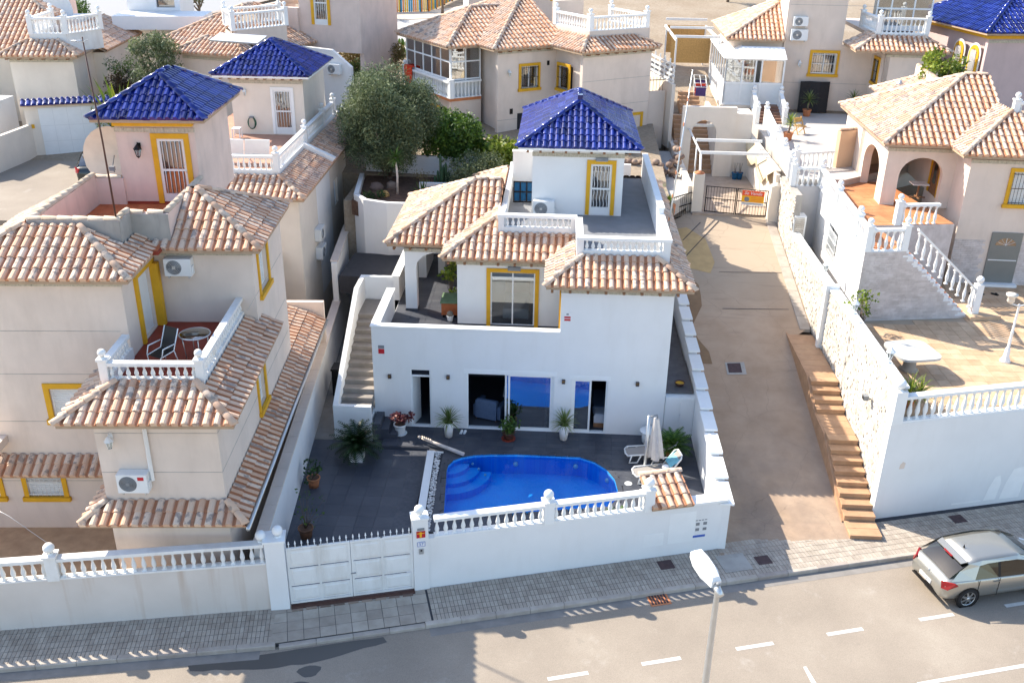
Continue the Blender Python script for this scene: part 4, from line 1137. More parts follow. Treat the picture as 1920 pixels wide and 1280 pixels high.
# lamps, signs
def cube_lamp(x, z, k, y=0.0):
    t = thing('wall_lamp', k, 'lamp', (x, y, z), 0, 'small square wall lamps on the white facade')
    m = M(); m.box(-.06, .06, -.10, 0, -.075, -.01); m.box(-.06, .06, -.10, 0, .03, .075); m.box(-.06, -.045, -.10, 0, -.01, .03); m.box(.045, .06, -.10, 0, -.01, .03); m.build('lamp_body', paint('bronze_lamp', (.09, .065, .06), .1, .5, 5, 0) if 'bronze_lamp' not in MATS else MATS['bronze_lamp'], t)
    M().box(-.045, .045, -.06, -.02, -.01, .03).build('lamp_glass', mustard, t)
cube_lamp(-5.85, 2.1, 'small square wall lamp left of the narrow open door on white facade')
cube_lamp(-3.70, 2.15, 'small square wall lamp between narrow door and wide sliding door')
cube_lamp(.52, 2.14, 'small square wall lamp between the two ground floor sliding doors')
cube_lamp(3.2, 2.15, 'small square wall lamp right of the bedroom sliding door near house corner')
def strip_lamp(x, y, z, lab):
    t = thing('wall_lamp', lab, 'lamp', (x, y, z)); M().box(-.24, .24, -.09, 0, -.07, .07).build('lamp_body', greym, t); M().box(-.22, .22, -.08, -.02, -.078, -.071).build('lamp_glass', offwhite, t)
strip_lamp(-1.45, 2.5, 5.5, 'grey rectangular lamp above the upstairs sliding door'); strip_lamp(1.78, 6.4, 8.74, 'grey rectangular lamp above the roof tower door')
def sign_plate(name, loc, rz, w, h, cols, label, cat='sign', text=None):
    t = thing(name, label, cat, loc, rz); z = h
    M().box(0, w, -.012, 0, 0, h).build('plate', signw, t)
    for (x0, x1, z0, z1, mat) in cols: M().box(x0 * w, x1 * w, -.015, -.0125, z0 * h, z1 * h).build('printed_panel', mat, t)
    if text: text(t)
    return t
FNT = {}
def text_mesh(body, size, mat, parent, loc, rot, name='lettering', shear=0.0, align='CENTER'):
    cu = bpy.data.curves.new('lettering', 'FONT'); cu.body = body; cu.size = size; cu.align_x = align; cu.align_y = 'CENTER'; cu.shear = shear; cu.extrude = .001; cu.resolution_u = 2
    ob = bpy.data.objects.new('tmp', cu); COL.objects.link(ob)
    dg = bpy.context.evaluated_depsgraph_get(); me = bpy.data.meshes.new_from_object(ob.evaluated_get(dg)); bpy.data.objects.remove(ob); me.materials.clear(); me.materials.append(mat)
    return link(name, me, parent, loc, rot)
sign_plate('alarm_sign', (-6.24, 0, 2.98), 0, .24, .36, [(.04, .96, .62, .97, greym), (.04, .96, .04, .58, redm)], 'small grey and red alarm sign at the left end of white facade')
sign_plate('alarm_sign', (.43, 0, 4.50), 0, .27, .34, [(.08, .92, .42, .62, redm), (.08, .92, .12, .34, redm), (.35, .65, .78, .95, greym)], 'small white and red alarm sign high beside the upper terrace')
# white service cupboard at the right side alley
cb = thing('cupboard', 'white two door utility cupboard in the alley right of the white house', 'cupboard', (4.27, .02, 0))
M().box(0, 1.08, 0, .45, .0, 1.62).build('carcass', white2, cb)
for i in (0, 1): M().box(.03 + .52 * i, .53 + .52 * i, -.02, -.002, .05, 1.55).build('cupboard_door', white, cb)
M().box(.56, .58, -.035, -.02, .9, .94).build('knob', steel, cb)
al = M(); al.box(4.26, 5.30, .3, 3.0, 1.66, 1.70); al.build('top_slab', MATS.get('slate_paving') or paint('slate_paving', (.12, .11, .11), .25, .6, 2.5, .2, 20), cb, loc=(-4.27, -.02, 0))
structure('alley_floor', M().box(4.26, 5.30, .5, 13, .6, 1.60), MATS['slate_paving'])
ac_unit((4.27, 1.9, 2.05), PI / 2, 'white air conditioner on the right flank of the white house above the alley', w=.8, h=.56)
bw = thing('bowl', 'dark glazed bowl standing on the slate slab in the side alley', 'bowl', (4.85, .85, 1.701)); bmsh = M(); bmsh.lathe((0, 0, 0), [(.09, 0), (.17, .06), (.2, .14), (.18, .14), (.14, .07), (.02, .05)], 16, True, True, True); bmsh.build('bowl_body', brownpot, bw); M().lathe((0, 0, 0), [(.16, .10), (.02, .115)], 14, True, False).build('dry_leaves', mustard, bw)
# ------------------------------------------------------------ patio and pool
POOL = [(-3.24, -5.72), (-3.45, -2.95), (-3.44, -2.62), (-3.30, -2.28), (-3.02, -2.04), (-2.6, -1.86), (-2.0, -1.76), (-1.0, -1.70), (.3, -1.68), (1.2, -1.72), (1.70, -1.98), (2.10, -2.46), (2.36, -3.05), (2.44, -3.7), (2.36, -4.3), (2.1, -4.7)]
def inside(poly, x, y):
    c = False; n = len(poly)
    for i in range(n):
        x0, y0 = poly[i]; x1, y1 = poly[(i + 1) % n]
        if (y0 > y) != (y1 > y) and x < (x1 - x0) * (y - y0) / (y1 - y0) + x0: c = not c
    return c
def scaled(poly, k): 
    cx = sum(p[0] for p in poly) / len(poly); cy = sum(p[1] for p in poly) / len(poly)
    return [(cx + (x - cx) * k, cy + (y - cy) * k) for x, y in poly]
def offset_poly(poly, d):
    n = len(poly); out = []
    for i in range(n):
        a = Vector(poly[i - 1]); b = Vector(poly[i]); c = Vector(poly[(i + 1) % n])
        e1 = (b - a).normalized(); e2 = (c - b).normalized(); nn = Vector((e1.y, -e1.x)) + Vector((e2.y, -e2.x)); nn = nn.normalized()
        out.append((b.x - nn.x * d, b.y - nn.y * d))
    return out
# POOL runs clockwise: outward = left of travel
out_ring = offset_poly(POOL, .17)
if not inside(out_ring, POOL[7][0], POOL[7][1]): out_ring = offset_poly(POOL, -.17)
# deck with a hole for the pool (ring triangulated to the outer outline)
bm = bmesh.new()
def loop(pts, z): 
    vs = [bm.verts.new((x, y, z)) for x, y in pts]; return [bm.edges.new((vs[i], vs[(i + 1) % len(vs)])) for i in range(len(vs))]
OUT = [(-4.22, -1.45), (-6.3, -1.45), (-6.3, .05), (5.35, .05), (5.35, -6.2), (4.95, -6.55), (-3.62, -8.9), (-3.98, -8.6)]
e = loop(OUT, -.025) + loop(out_ring, -.025)
bmesh.ops.triangle_fill(bm, use_beauty=True, use_dissolve=False, edges=e)
me = bpy.data.meshes.new('patio'); bm.to_mesh(me); bm.free(); me.materials.append(grout)
patio = link('patio', me); patio['kind'] = 'structure'
pm = M(); pm.box(-6.3, -4.22, -1.47, -1.45, -.13, -.02); pm.box(-4.24, -4.22, -8.6, -1.47, -.13, -.02); pm.build('patio_edge', darktile, patio)
# tiles of the upper deck: cut away over the pool
def deck_tiles(parent, x0, x1, y0, y1, z, w, l, ok):
    nx = int(round((x1 - x0) / w)); ny = int(round((y1 - y0) / l)); dx = (x1 - x0) / nx; dy = (y1 - y0) / ny
    def mk(): return M().box(.003, dx - .003, .003, dy - .003, -.024, 0).mesh('floor_tile', darktile)
    key = ('deck', round(dx, 3), round(dy, 3))
    for j in range(ny):
        for i in range(nx):
            a, b = x0 + i * dx, y0 + j * dy
            cs = [(a, b), (a + dx, b), (a + dx, b + dy), (a, b + dy), (a + dx / 2, b + dy / 2), (a + dx / 2, b), (a + dx / 2, b + dy), (a, b + dy / 2), (a + dx, b + dy / 2)]
            if all(ok(x, y) for x, y in cs): inst('floor_tile', key, mk, parent, (a, b, z))
            elif any(ok(x, y) for x, y in cs):        # cut tile: build from small cells
                m = M(); k = 6
                for q in range(k):
                    for p_ in range(k):
                        u, v = a + dx * q / k, b + dy * p_ / k
                        if ok(u + dx / k / 2, v + dy / k / 2): m.add([(u, v, z - .001), (u + dx / k, v, z - .001), (u + dx / k, v + dy / k, z - .001), (u, v + dy / k, z - .001)], [(0, 1, 2, 3)])
                if m.f: m.build('floor_tile', darktile, parent)
deck_tiles(patio, -6.0, 5.34, -1.44, .0, 0, .60, .30, lambda x, y: not inside(out_ring, x, y) and x < 5.35 and y <= .001)
deck_tiles(patio, -3.70, 5.34, -6.54, -1.44, 0, .60, .30, lambda x, y: not inside(out_ring, x, y) and y > -6.5 and inside(OUT, x, y))
# coping and basin
pool = thing('swimming_pool', 'blue freeform swimming pool with curved corner steps in the grey patio', 'pool')
n = len(POOL)
for i in range(n):
    a, b, c, d = POOL[i], POOL[(i + 1) % n], out_ring[(i + 1) % n], out_ring[i]
    L = math.dist(a, b); k = max(1, int(L / .45))
    for j in range(k):
        f0, f1 = j / k + .006, (j + 1) / k - .006
        lp = lambda p, q, f: (p[0] + (q[0] - p[0]) * f, p[1] + (q[1] - p[1]) * f)
        q = [lp(a, b, f0), lp(a, b, f1), lp(d, c, f1), lp(d, c, f0)]
        m = M(); m.add([(x, y, -.04) for x, y in q] + [(x, y, .004) for x, y in q], [(7, 6, 5, 4), (4, 5, 1, 0), (5, 6, 2, 1), (6, 7, 3, 2), (7, 4, 0, 3)]); m.build('coping_stone', darktile, pool)
m = M(); DEPTH = -.80
for i in range(n):
    a, b = POOL[i], POOL[(i + 1) % n]; m.add([(*a, 0), (*b, 0), (*b, DEPTH), (*a, DEPTH)], [(0, 1, 2, 3)])
m.add([(*p, DEPTH) for p in POOL], [tuple(range(n))[::-1]]); m.build('basin', poolm, pool)
for i, r in enumerate((.75, 1.15, 1.55)):
    cx, cy = -3.50, -2.05; m = M(); pts = [(cx, cy)] + [(cx + r * math.cos(t), cy + r * math.sin(t)) for t in np.linspace(-1.60, -.02, 12)]
    m.prism(pts, DEPTH, -.24 - .15 * i); m.build('pool_step', poolm, pool)
m = M(); m.add([(*p, -.09) for p in POOL], [tuple(range(n))[::-1]]); tag(m.build('water', waterm, pool))
for x, y in ((-1.1, -1.80), (1.05, -1.80), (2.15, -2.62)):
    m = M(); m.ball((x, y, -.35), .09, 10, 6); m.build('pool_light', offwhite, pool)
for x, y in ((-2.62, -2.10), (-2.38, -2.42), (-2.12, -2.78)): M().ball((x, y, -.22), .05, 8, 5).build('step_light', offwhite, pool)
sk = thing('skimmer_lid', 'round white skimmer lid on the deck right of the pool', 'lid', (2.82, -3.3, .002)); M().lathe((0, 0, 0), [(.13, 0), (.13, .012), (.11, .016)], 20, False).build('lid', offwhite, sk)
# white pebble strip with a low white kerb
pb = thing('pebble_bed', 'narrow bed of white and grey pebbles with white edging beside the pool', 'pebble bed')
pb_m = M(); pb_m.add([(-4.28, -1.74, -.14), (-4.02, -1.74, -.14), (-3.74, -8.6, -.14), (-4.0, -8.6, -.14), (-4.28, -1.74, .05), (-4.02, -1.74, .05), (-3.74, -8.6, .05), (-4.0, -8.6, .05)], [(4, 5, 6, 7), (0, 1, 5, 4), (1, 2, 6, 5), (2, 3, 7, 6), (3, 0, 4, 7)]); 
pb_m.build('edging', white2, pb)
pr = random.Random(3); pm = M()
for i in range(620):
    f = pr.random(); x = -4.00 + .28 * f + pr.uniform(.02, .20); y = -1.78 - 6.8 * f; r = pr.uniform(.022, .05); pm.ball((x, y, .0 + pr.uniform(0, .02)), r, 6, 4, .6)
pbm = NT('white_pebble'); _g = pbm.new('ShaderNodeNewGeometry'); tag(pm.build('pebble', pbm.out(pbm.ramp(_g.outputs['Random Per Island'], [(0, (.18, .18, .18)), (.4, (.55, .54, .52)), (1, (.8, .8, .78))]), .7), pb), kind='stuff')
M().box(-4.06, -3.7, -1.80, -1.74, -.02, .03).build('end_edging', white2, pb)
# lower parking terrace
m = M(); m.prism([(-8.55, -10.4), (-7.3, -10.1), (-3.75, -9.05), (-4.245, -8.6), (-4.245, -1.47), (-6.35, -1.47), (-6.35, -.98), (-7.8, -.98), (-7.8, 10.2), (-9.9, 10.2)], -.4, -.145)
park = structure('parking_terrace', m, grout)
LP = [(-8.50, -10.2), (-7.5, -10.15), (-3.80, -9.1), (-4.25, -8.6), (-4.25, -1.48), (-6.35, -1.48), (-6.35, -.98), (-7.8, -.98), (-7.8, 9), (-9.8, 9)]
deck_tiles(park, -9.65, -4.25, -10.3, -1.0, -.12, .60, .60, lambda x, y: inside(LP, x, y))
al_m = floor_tile('alley_tile', (.22, .20, .185), (.28, .26, .235)); 
M().box(-9.6, -7.82, -.98, 9, -.14, -.118).build('alley_paving', al_m, park)
# ------------------------------------------------------------ street wall of the white house
Wl = thing('garden_wall', 'white street wall with balustrade and ball topped posts in front of the pool', 'wall', PR, math.radians(15.8))
m = M(); m.box(.44, 9.52, 0, .20, -.40, 1.62); m.box(.0, .44, -.04, .32, -.4, 2.30); m.build('wall', white, Wl)
M().box(-.03, .47, -.07, .35, 2.30, 2.36).build('post_cap', white2, Wl); inst('ball', 'bigball', lambda: ball_mesh(white2, .145), Wl, (.22, .13, 2.36))
balustrade(Wl, (.62, .10, 1.62), (7.05, .10, 1.62), .64, .245, white2, (0, 1), True, .05, name='balustrade', railw=.24, mids=(3.35,), postw=.30, posth=.70, r=.062)
cp = M(); cp.box(8.4, 9.60, -.04, .38, 1.62, 1.70); cp.build('coping', white2, Wl)
for i, (a, z) in enumerate(((8.62, .86), (8.86, .86), (8.62, .66), (8.86, .66))): M().box(a, a + .12, -.006, -.001, z, z + .10).build('meter_vent', greym, Wl)
for i in range(4): M().box(8.60 + .1 * i, 8.67 + .1 * i, -.006, -.001, 1.03, 1.06).build('vent_slot', greym, Wl)
M().box(8.56, 8.96, -.006, -.001, .42, .50).build('meter_plate', signblue, Wl)
M().box(7.75, 8.6, -.004, -.001, .30, 1.4).build('meter_door', white2, Wl); M().box(6.95, 7.6, -.004, -.001, .3, .75).build('hatch', white2, Wl)
# small tiled roof over the meter niche
cn = bpy.data.objects.new('wall_canopy', None); COL.objects.link(cn); cn.parent = Wl
M().box(7.15, 8.42, .20, 1.1, -.1, 1.66).build('niche_wall', white, cn)
canopy = thing('tiled_canopy', 'small pitched canopy of clay tiles at the right end of street wall', 'canopy', PR, math.radians(15.8))
lean_roof(canopy, (7.12, -.12, 1.72), (8.44, -.12, 1.72), (0, 1), 1.22, .42, tilem, 60, tl=.42, roofname='roof'); ridge_line(canopy, (7.10, 1.12, 2.14), (8.46, 1.12, 2.14))
sg = thing('alarm_sign', 'red and yellow alarm sign on the white gate post facing the street', 'sign', SR(.10, -.05, 1.72), math.radians(15.8))
M().box(0, .25, -.012, 0, 0, .22).build('plate', redm, sg); M().box(.09, .15, -.016, -.0125, .02, .20).build('yellow_band', signor, sg); M().box(.02, .23, -.018, -.0165, .14, .17).build('yellow_band', signor, sg); M().box(.03, .23, -.012, 0, .25, .32).build('camera_box', greym, sg)
nb = thing('house_number', 'white ceramic number plate 57 on the gate post', 'sign', SR(.12, -.05, 1.42), math.radians(15.8)); M().box(0, .22, -.012, 0, 0, .16).build('plate', signw, nb)
fr_ = M(); fr_.box(0, .22, -.015, -.0125, 0, .012); fr_.box(0, .22, -.015, -.0125, .148, .16); fr_.box(0, .012, -.015, -.0125, .012, .148); fr_.box(.208, .22, -.015, -.0125, .012, .148); fr_.build('border', signblue, nb)
text_mesh('57', .13, signblue, nb, (.11, -.014, .08), (PI / 2, 0, 0), 'number')
it = thing('intercom', 'small grey intercom panel below the number plate on gate post', 'intercom', SR(.16, -.05, 1.16), math.radians(15.8)); M().box(0, .13, -.02, 0, 0, .18).build('panel', steel, it); M().box(.04, .09, -.024, -.0205, .10, .15).build('lens', blackm, it)
# stepped boundary wall along the driveway
bwl = thing('boundary_wall', 'white stepped wall with flat copings between the villa and driveway', 'wall')
m = M(); y = -6.55; k = 0; tops = []
while y < 12:
    zt = 1.52 + .125 * k if k < 11 else 1.52 + .125 * 11; tops.append((y, zt)); y += 1.27; k += 1
for (y, z) in tops: m.box(5.34, 5.62, y, min(y + 1.27, 12.3), -.4, z + (.0003 * 0))
m.build('wall', white, bwl)
for (y, z) in tops: M().box(5.28, 5.72, y - .06, y + 1.27 - .065, z, z + .07).build('coping', white2, bwl)
# ------------------------------------------------------------ vehicle gate
G = thing('gate', 'white panelled double driveway gate with spear tips beside the street wall', 'gate', (-7.06, -10.03, -.10), math.atan2(.92, 3.37))
GL = math.hypot(3.37, .92)
for i in range(2):
    lf = bpy.data.objects.new('gate_leaf', None); COL.objects.link(lf); lf.parent = G; lf.location = (GL / 2 * i, 0, 0); w = GL / 2 - .012
    f = M(); 
    for x in (0, w / 2 - .03, w - .06): f.box(x, x + .06, -.03, .03, .05, 1.95)
    for z in (.05, 1.89): f.box(.06, w - .06, -.028, .028, z, z + .06)
    f.build('frame', whitew, lf)
    for c in range(2):
        for z0, z1 in ((.13, .62), (.66, 1.25), (1.29, 1.87)):
            x0 = .06 + (w / 2 - .03) * c; x1 = x0 + w / 2 - .09
            p = M(); p.box(x0, x1, -.012, .012, z0, z1)
            a = .045; p.add([(x0 + a, -.013, z0 + a), (x1 - a, -.013, z0 + a), (x1 - a, -.013, z1 - a), (x0 + a, -.013, z1 - a), (x0 + 2 * a, -.03, z0 + 2 * a), (x1 - 2 * a, -.03, z0 + 2 * a), (x1 - 2 * a, -.03, z1 - 2 * a), (x0 + 2 * a, -.03, z1 - 2 * a)], [(4, 5, 6, 7), (0, 1, 5, 4), (1, 2, 6, 5), (2, 3, 7, 6), (3, 0, 4, 7)])
            p.build('panel', whitew, lf)
    def spear():
        m = M(); m.tube([(0, 0, 0), (0, 0, .10)], .012, 5); m.lathe((0, 0, .10), [(.012, 0), (.03, .03), (.012, .06), (.02, .075), (.001, .13)], 6, False, False, False); return m.mesh('spear_tip', white2)
    k = 10
    for j in range(k): inst('spear_tip', 'spear', spear, lf, (w * (j + .5) / k, 0, 1.95))
M().box(GL * .49, GL * .53, -.05, -.03, .85, .88).build('gate_handle', greym, G)
m = M(); m.box(0, GL, -.18, .10, -.06, .0); m.build('threshold', brownpot, G)
for i in range(9): M().box(GL * i / 9 + .02, GL * (i + .8) / 9, -.26, -.19, -.06, .0 + RNG.normal(0, .004)).build('threshold_brick', rubblem, G)
# ------------------------------------------------------------ street wall of the left neighbour
WL = thing('garden_wall', 'cream street wall with rust streaks and white balustrade left of the gate', 'wall', PL, math.radians(10.8))
streak = NT('streaked_cream_render')
_p = streak.map(streak.pos(), (1.5, 1.5, .10)); _n = streak.ramp(streak.noise(1.2, 4, .55, _p), [(.56, (0, 0, 0)), (.72, (.55, .55, .55))])
_b = streak.ramp(streak.noise(.7, 5), [(.3, (.60, .54, .48)), (.7, (.68, .62, .56))])
streak.bump(streak.noise(60, 3), .2, .01)
stm = streak.out(streak.mix(_b, (.42, .27, .16), _n), .85)
m = M(); m.box(-14, -.02, 0, .2, -.4, 1.42); m.build('wall', stm, WL)
M().box(-.02, .50, -.06, .40, -.4, 2.16).build('pillar', white, WL); M().box(-.06, .54, -.10, .44, 2.16, 2.22).build('post_cap', white2, WL); inst('ball', 'bigball', None, WL, (.34, .17, 2.22)); inst('ball', 'bigball', None, WL, (-.12, .17, 2.10))
balustrade(WL, (-14, .10, 1.42), (-.04, .10, 1.42), .68, .262, whitew, (0, 0), True, .05, name='balustrade', railw=.24, mids=(2.5, 8.45,), postw=.30, posth=.74, r=.062)
# plaster patches left unpainted on the walls
# boundary wall between the plots
BW = thing('boundary_wall', 'long white wall with beige coping between the two front plots', 'wall', (-7.75, -9.9, 0), math.radians(95.3))
m = M(); m.box(0, 17.5, -.0, .24, -.4, 1.75); m.box(17.5, 22.5, 0, .24, -.4, 3.6); m.build('wall', white, BW); 
for i in range(18): M().box(.98 * i + .005, .98 * (i + 1) - .005, -.05, .30, 1.75, 1.81).build('coping', beige, BW)
M().box(17.64, 22.6, -.05, .30, 3.6, 3.66).build('coping', beige, BW)
# retaining wall of the back garden
RW = thing('retaining_wall', 'white curved retaining wall holding the planted back garden', 'wall')
path = [(-9.72, 15.0), (-9.30, 11.4), (-8.7, 10.55), (-7.6, 10.3), (-6.3, 10.45), (-3.5, 10.45)]
m = M(); tops = [5.55, 5.55, 5.55, 5.5, 5.45, 5.45]
for i in range(len(path) - 1):
    (a, b), (c, d) = path[i], path[i + 1]; dd = Vector((c - a, d - b)).normalized(); nn = Vector((-dd.y, dd.x)) * .22
    m.add([(a, b, -.4), (c, d, -.4), (c, d, tops[i + 1]), (a, b, tops[i]), (a + nn.x, b + nn.y, -.4), (c + nn.x, d + nn.y, -.4), (c + nn.x, d + nn.y, tops[i + 1]), (a + nn.x, b + nn.y, tops[i])], [(0, 1, 2, 3), (5, 4, 7, 6), (3, 2, 6, 7), (0, 3, 7, 4), (1, 5, 6, 2)])
m.build('wall', white, RW)
structure('garden_bed', M().prism([(-9.4, 11.3), (-8.65, 10.75), (-7.5, 10.5), (-3.4, 10.66), (-1.0, 13.3), (3.5, 13.3), (3.5, 16.0), (-9.5, 16.0)], 4.6, 5.28), soil)
m = M(); m.prism([(-7.8, 5.1), (-6.5, 5.1), (-6.5, 10.3), (-9.2, 10.5), (-9.3, 7.5), (-7.8, 7.5)], 2.2, 3.02); structure('upper_bed', m, grout)
bkw = thing('garden_wall', 'low white wall along the back of the planted garden', 'wall'); m = M(); m.wall((-9.6, 16.0), (-4.6, 15.6), .2, 4.6, 6.3); m.wall((-4.6, 15.6), (3.6, 14.9), .2, 4.6, 6.35); m.build('wall', white, bkw)
# ------------------------------------------------------------ patio plants and furniture
def potted(name, label, loc, pr, ph, pm, group=None, cat='potted plant', square=False, taper=.75, rim=True):
    t = thing(name, label, cat, loc, 0, group); pot(t, pr, ph, pm, rim, square, 'pot', taper); return t
t = potted('potted_plant', 'purple leaved plant in white pot by the corner steps', (-5.45, -.55, 0), .23, .42, white2, taper=.7)
rng = np.random.default_rng(5); v = leaf_quads(clump_points([(RNG.normal(0, .16), RNG.normal(0, .14), .62 + .12 * RNG.random(), .2) for i in range(9)], 900, rng), .105, .85, rng)
tag(link('foliage', quads_mesh('foliage', v, purpleleaf), t), kind='stuff'); M().lathe((0, 0, 0), [(.24, 0), (.26, .03)], 16, False).build('saucer', offwhite, t)
for x, y, lab, sd_ in ((-3.64, -.62, 'spiky yucca in a tall white planter left of the sliding doors', 1), (.60, -.50, 'spiky yucca in tall white planter between the two sliding doors', 2)):
    t = potted('potted_yucca', lab, (x, y, 0), .20, .62, white2, 'pair of yuccas in tall white planters', rim=False, taper=.68)
    rosette(t, (0, 0, .66), 95, .62, .035, yucca, sd_, (-.35, 1.45), .35)
t = potted('potted_plant', 'bushy green plant in a dark pot before the wide sliding door', (-1.43, -.63, 0), .23, .30, brownpot)
rng = np.random.default_rng(15); v = leaf_quads(clump_points([(RNG.normal(0, .17), RNG.normal(0, .15), .45 + .2 * RNG.random(), .22) for i in range(9)], 800, rng), .10, .75, rng); tag(link('foliage', quads_mesh('foliage', v, green), t), kind='stuff'); M().lathe((0, 0, 0), [(.26, 0), (.27, .03)], 16, False).build('saucer', redfloor, t)
t = potted('potted_cycad', 'large dark cycad in a square white planter on the parking terrace', (-6.72, -2.25, -.12), .26, .42, white2, square=True, taper=.85); M().lathe((0, 0, .4), [(.14, 0), (.16, .12), (.08, .25)], 10).build('stem', bark, t); frond_plant(t, (0, 0, .62), 74, 1.02, cycasl, 3, lw=.020, el=(-.25, 1.35))
t = potted('potted_cycad', 'bright cycad in a terracotta pot behind the folded parasol', (4.45, -1.55, 0), .25, .36, terr_pot); M().lathe((0, 0, .32), [(.10, 0), (.12, .1), (.06, .2)], 10).build('stem', bark, t); frond_plant(t, (0, 0, .5), 46, .78, leaf_material('cycad_light', (.03, .08, .012), (.06, .14, .02), (.14, .22, .04)), 8, lw=.022, el=(-.1, 1.35))
t = potted('potted_cycad', 'sunlit cycad between the pool and street balustrade', (2.25, -6.35, 0), .2, .25, terr_pot); frond_plant(t, (0, 0, .42), 40, .72, bpy.data.materials['cycad_light'], 9, lw=.02, el=(-.1, 1.3))
t = potted('potted_cycad', 'dark cycad behind the left end of the street balustrade', (-3.0, -8.0, 0), .2, .25, terr_pot); frond_plant(t, (0, 0, .35), 40, .62, bpy.data.materials['cycad_light'], 10, lw=.02, el=(-.1, 1.3))
t = potted('potted_plant', 'leafy plant in terracotta pot against the white boundary wall', (-7.85, -4.05, -.12), .22, .36, terr_pot)
rng = np.random.default_rng(25); cl = [(RNG.normal(0, .18), RNG.normal(0, .16), .62 + .36 * RNG.random(), .16) for i in range(8)]; v = leaf_quads(clump_points(cl, 620, rng), .12, .7, rng); tag(link('foliage', quads_mesh('foliage', v, dgreen), t), kind='stuff'); m = M(); [m.tube([(0, 0, .3), c[:3]], [.012, .005], 5) for c in cl]; m.build('stems', bark, t)
t = potted('potted_plant', 'sparse citrus shrub in a brown pot near the gate', (-7.42, -6.85, -.12), .23, .36, paint('brown_clay', (.20, .10, .055), .15, .7, 8, .1, 40))
cl = [(RNG.normal(0, .35), RNG.normal(0, .35), .75 + .75 * RNG.random(), .16) for i in range(15)]; v = leaf_quads(clump_points(cl, 170, rng), .10, .5, rng); tag(link('foliage', quads_mesh('foliage', v, green), t), kind='stuff'); m = M(); [m.tube([(0, 0, .3), (c[0] * .3, c[1] * .3, .6), c[:3]], [.015, .010, .004], 5) for c in cl]; m.build('stems', bark, t)
shrub('shrub', 'thin grey climbing shrub on the wall corner beside the gate', (-7.95, -8.9, -.12), .4, 1.9, dryleaf, 31, .06, .4, 160, 8)
# pole lying on the deck
p = thing('pole', 'thick pale pole lying on the patio by the pool steps', 'pole'); m = M(); a = Vector((-2.95, -2.02, .12)); b = Vector((-4.55, -1.2, .22)); m.tube([a, a.lerp(b, .5), a.lerp(b, .8), b], [.075, .07, .055, .04], 10); m.build('shaft', palebark, p)
q = M(); [q.tube([a.lerp(b, .76 + .05 * i) + Vector((0, -.05, .06)), a.lerp(b, .80 + .05 * i) + Vector((0, .05, .06))], .022, 6) for i in range(5)]; q.ball(b + Vector((-.1, .05, .02)), .06, 8, 5); q.build('rope_binding', palebark, p)
# slippers, round side table
for i, dx in enumerate((0, .13)):
    t = thing('slipper', ('left' if i == 0 else 'right') + ' white slipper of the pair by the sliding door', 'slipper', (-3.20 + dx, -.30, .002), -.15, 'pair of white slippers'); m = M(); m.prism([(-.045, -.13), (.04, -.13), (.05, 0), (.045, .12), (-.0, .15), (-.045, .12), (-.05, 0)], 0, .02); m.build('sole', offwhite, t); M().lathe((0, .07, .01), [(.052, 0), (.045, .04), (.01, .055)], 10, True, False).build('strap', offwhite, t)
t = thing('round_table', 'small round white table against the house wall by the loungers', 'table', (3.72, -.45, 0)); M().lathe((0, 0, 0), [(.22, 0), (.25, .02), (.27, .42), (.25, .44)], 20).build('drum', offwhite, t); M().lathe((0, 0, .45), [(.34, 0), (.35, .02), (.33, .04)], 24).build('top', white2, t)
def lounger(loc, rz, label, back=1.0):
    t = thing('sun_lounger', label, 'sun lounger', loc, rz, 'white sun loungers by the pool'); w = .62
    # axis +X from foot to head
    L0, L1 = 1.15, .75
    bx, bz = L0 + L1 * math.cos(back), .33 + L1 * math.sin(back)
    f = M()
    for s in (-1, 1):
        f.tube([(0, s * w * .40, .28), (.1, s * w / 2, .33), (L0, s * w / 2, .33)], .028, 7)
    f.tube([(0, -w * .40, .28), (-.04, 0, .27), (0, w * .40, .28)], .028, 7); f.build('seat_frame', offwhite, t)
    g = M()
    for s in (-1, 1): g.tube([(L0, s * w / 2, .33), (L0 + (bx - L0) * .85, s * w / 2, .33 + (bz - .33) * .85), (bx, s * w * .3, bz)], .028, 7)
    g.tube([(bx, -w * .3, bz), (bx, w * .3, bz)], .028, 7); g.build('back_frame', offwhite, t)
    a = M(); a.add([(0, -w * .40, .30), (L0, -w * .47, .33), (L0, w * .47, .33), (0, w * .40, .30)], [(0, 1, 2, 3)]); a.build('seat', fabricg, t)
    b = M(); b.add([(L0, -w * .47, .335), (bx, -w * .3, bz), (bx, w * .3, bz), (L0, w * .47, .335)], [(0, 1, 2, 3)]); b.build('backrest', fabricg, t)
    for s in (-1, 1):
        l = M(); l.tube([(.12, s * w / 2, .33), (.05, s * w / 2, .03), (.34, s * w / 2, .02), (.46, s * w / 2, .32)], .03, 7); l.build('leg', offwhite, t)
        l = M(); l.tube([(L0 - .30, s * w / 2, .33), (L0 - .22, s * w / 2, .03), (L0 + .12, s * w / 2, .02), (L0 + .14, s * w / 2, .33)], .03, 7); l.build('leg', offwhite, t)
        l = M(); l.tube([(L0 - .42, s * (w / 2 + .03), .34), (L0 - .38, s * (w / 2 + .03), .54), (L0 + .12, s * (w / 2 + .03), .56), (L0 + .18, s * (w / 2), .45)], .024, 7); l.build('armrest', offwhite, t)
    return t
lounger((2.82, -1.72, 0), math.radians(10), 'white sun lounger with taupe mesh pointing at the pool, beside house wall', .55)
lounger((3.02, -3.05, 0), math.radians(14), 'white sun lounger with turquoise towel beside the tiled canopy', .95)
tw_ = thing('towel', 'turquoise and white towel hanging over the lounger backrest', 'towel', (4.28, -2.75, .42), math.radians(14)); m = M()
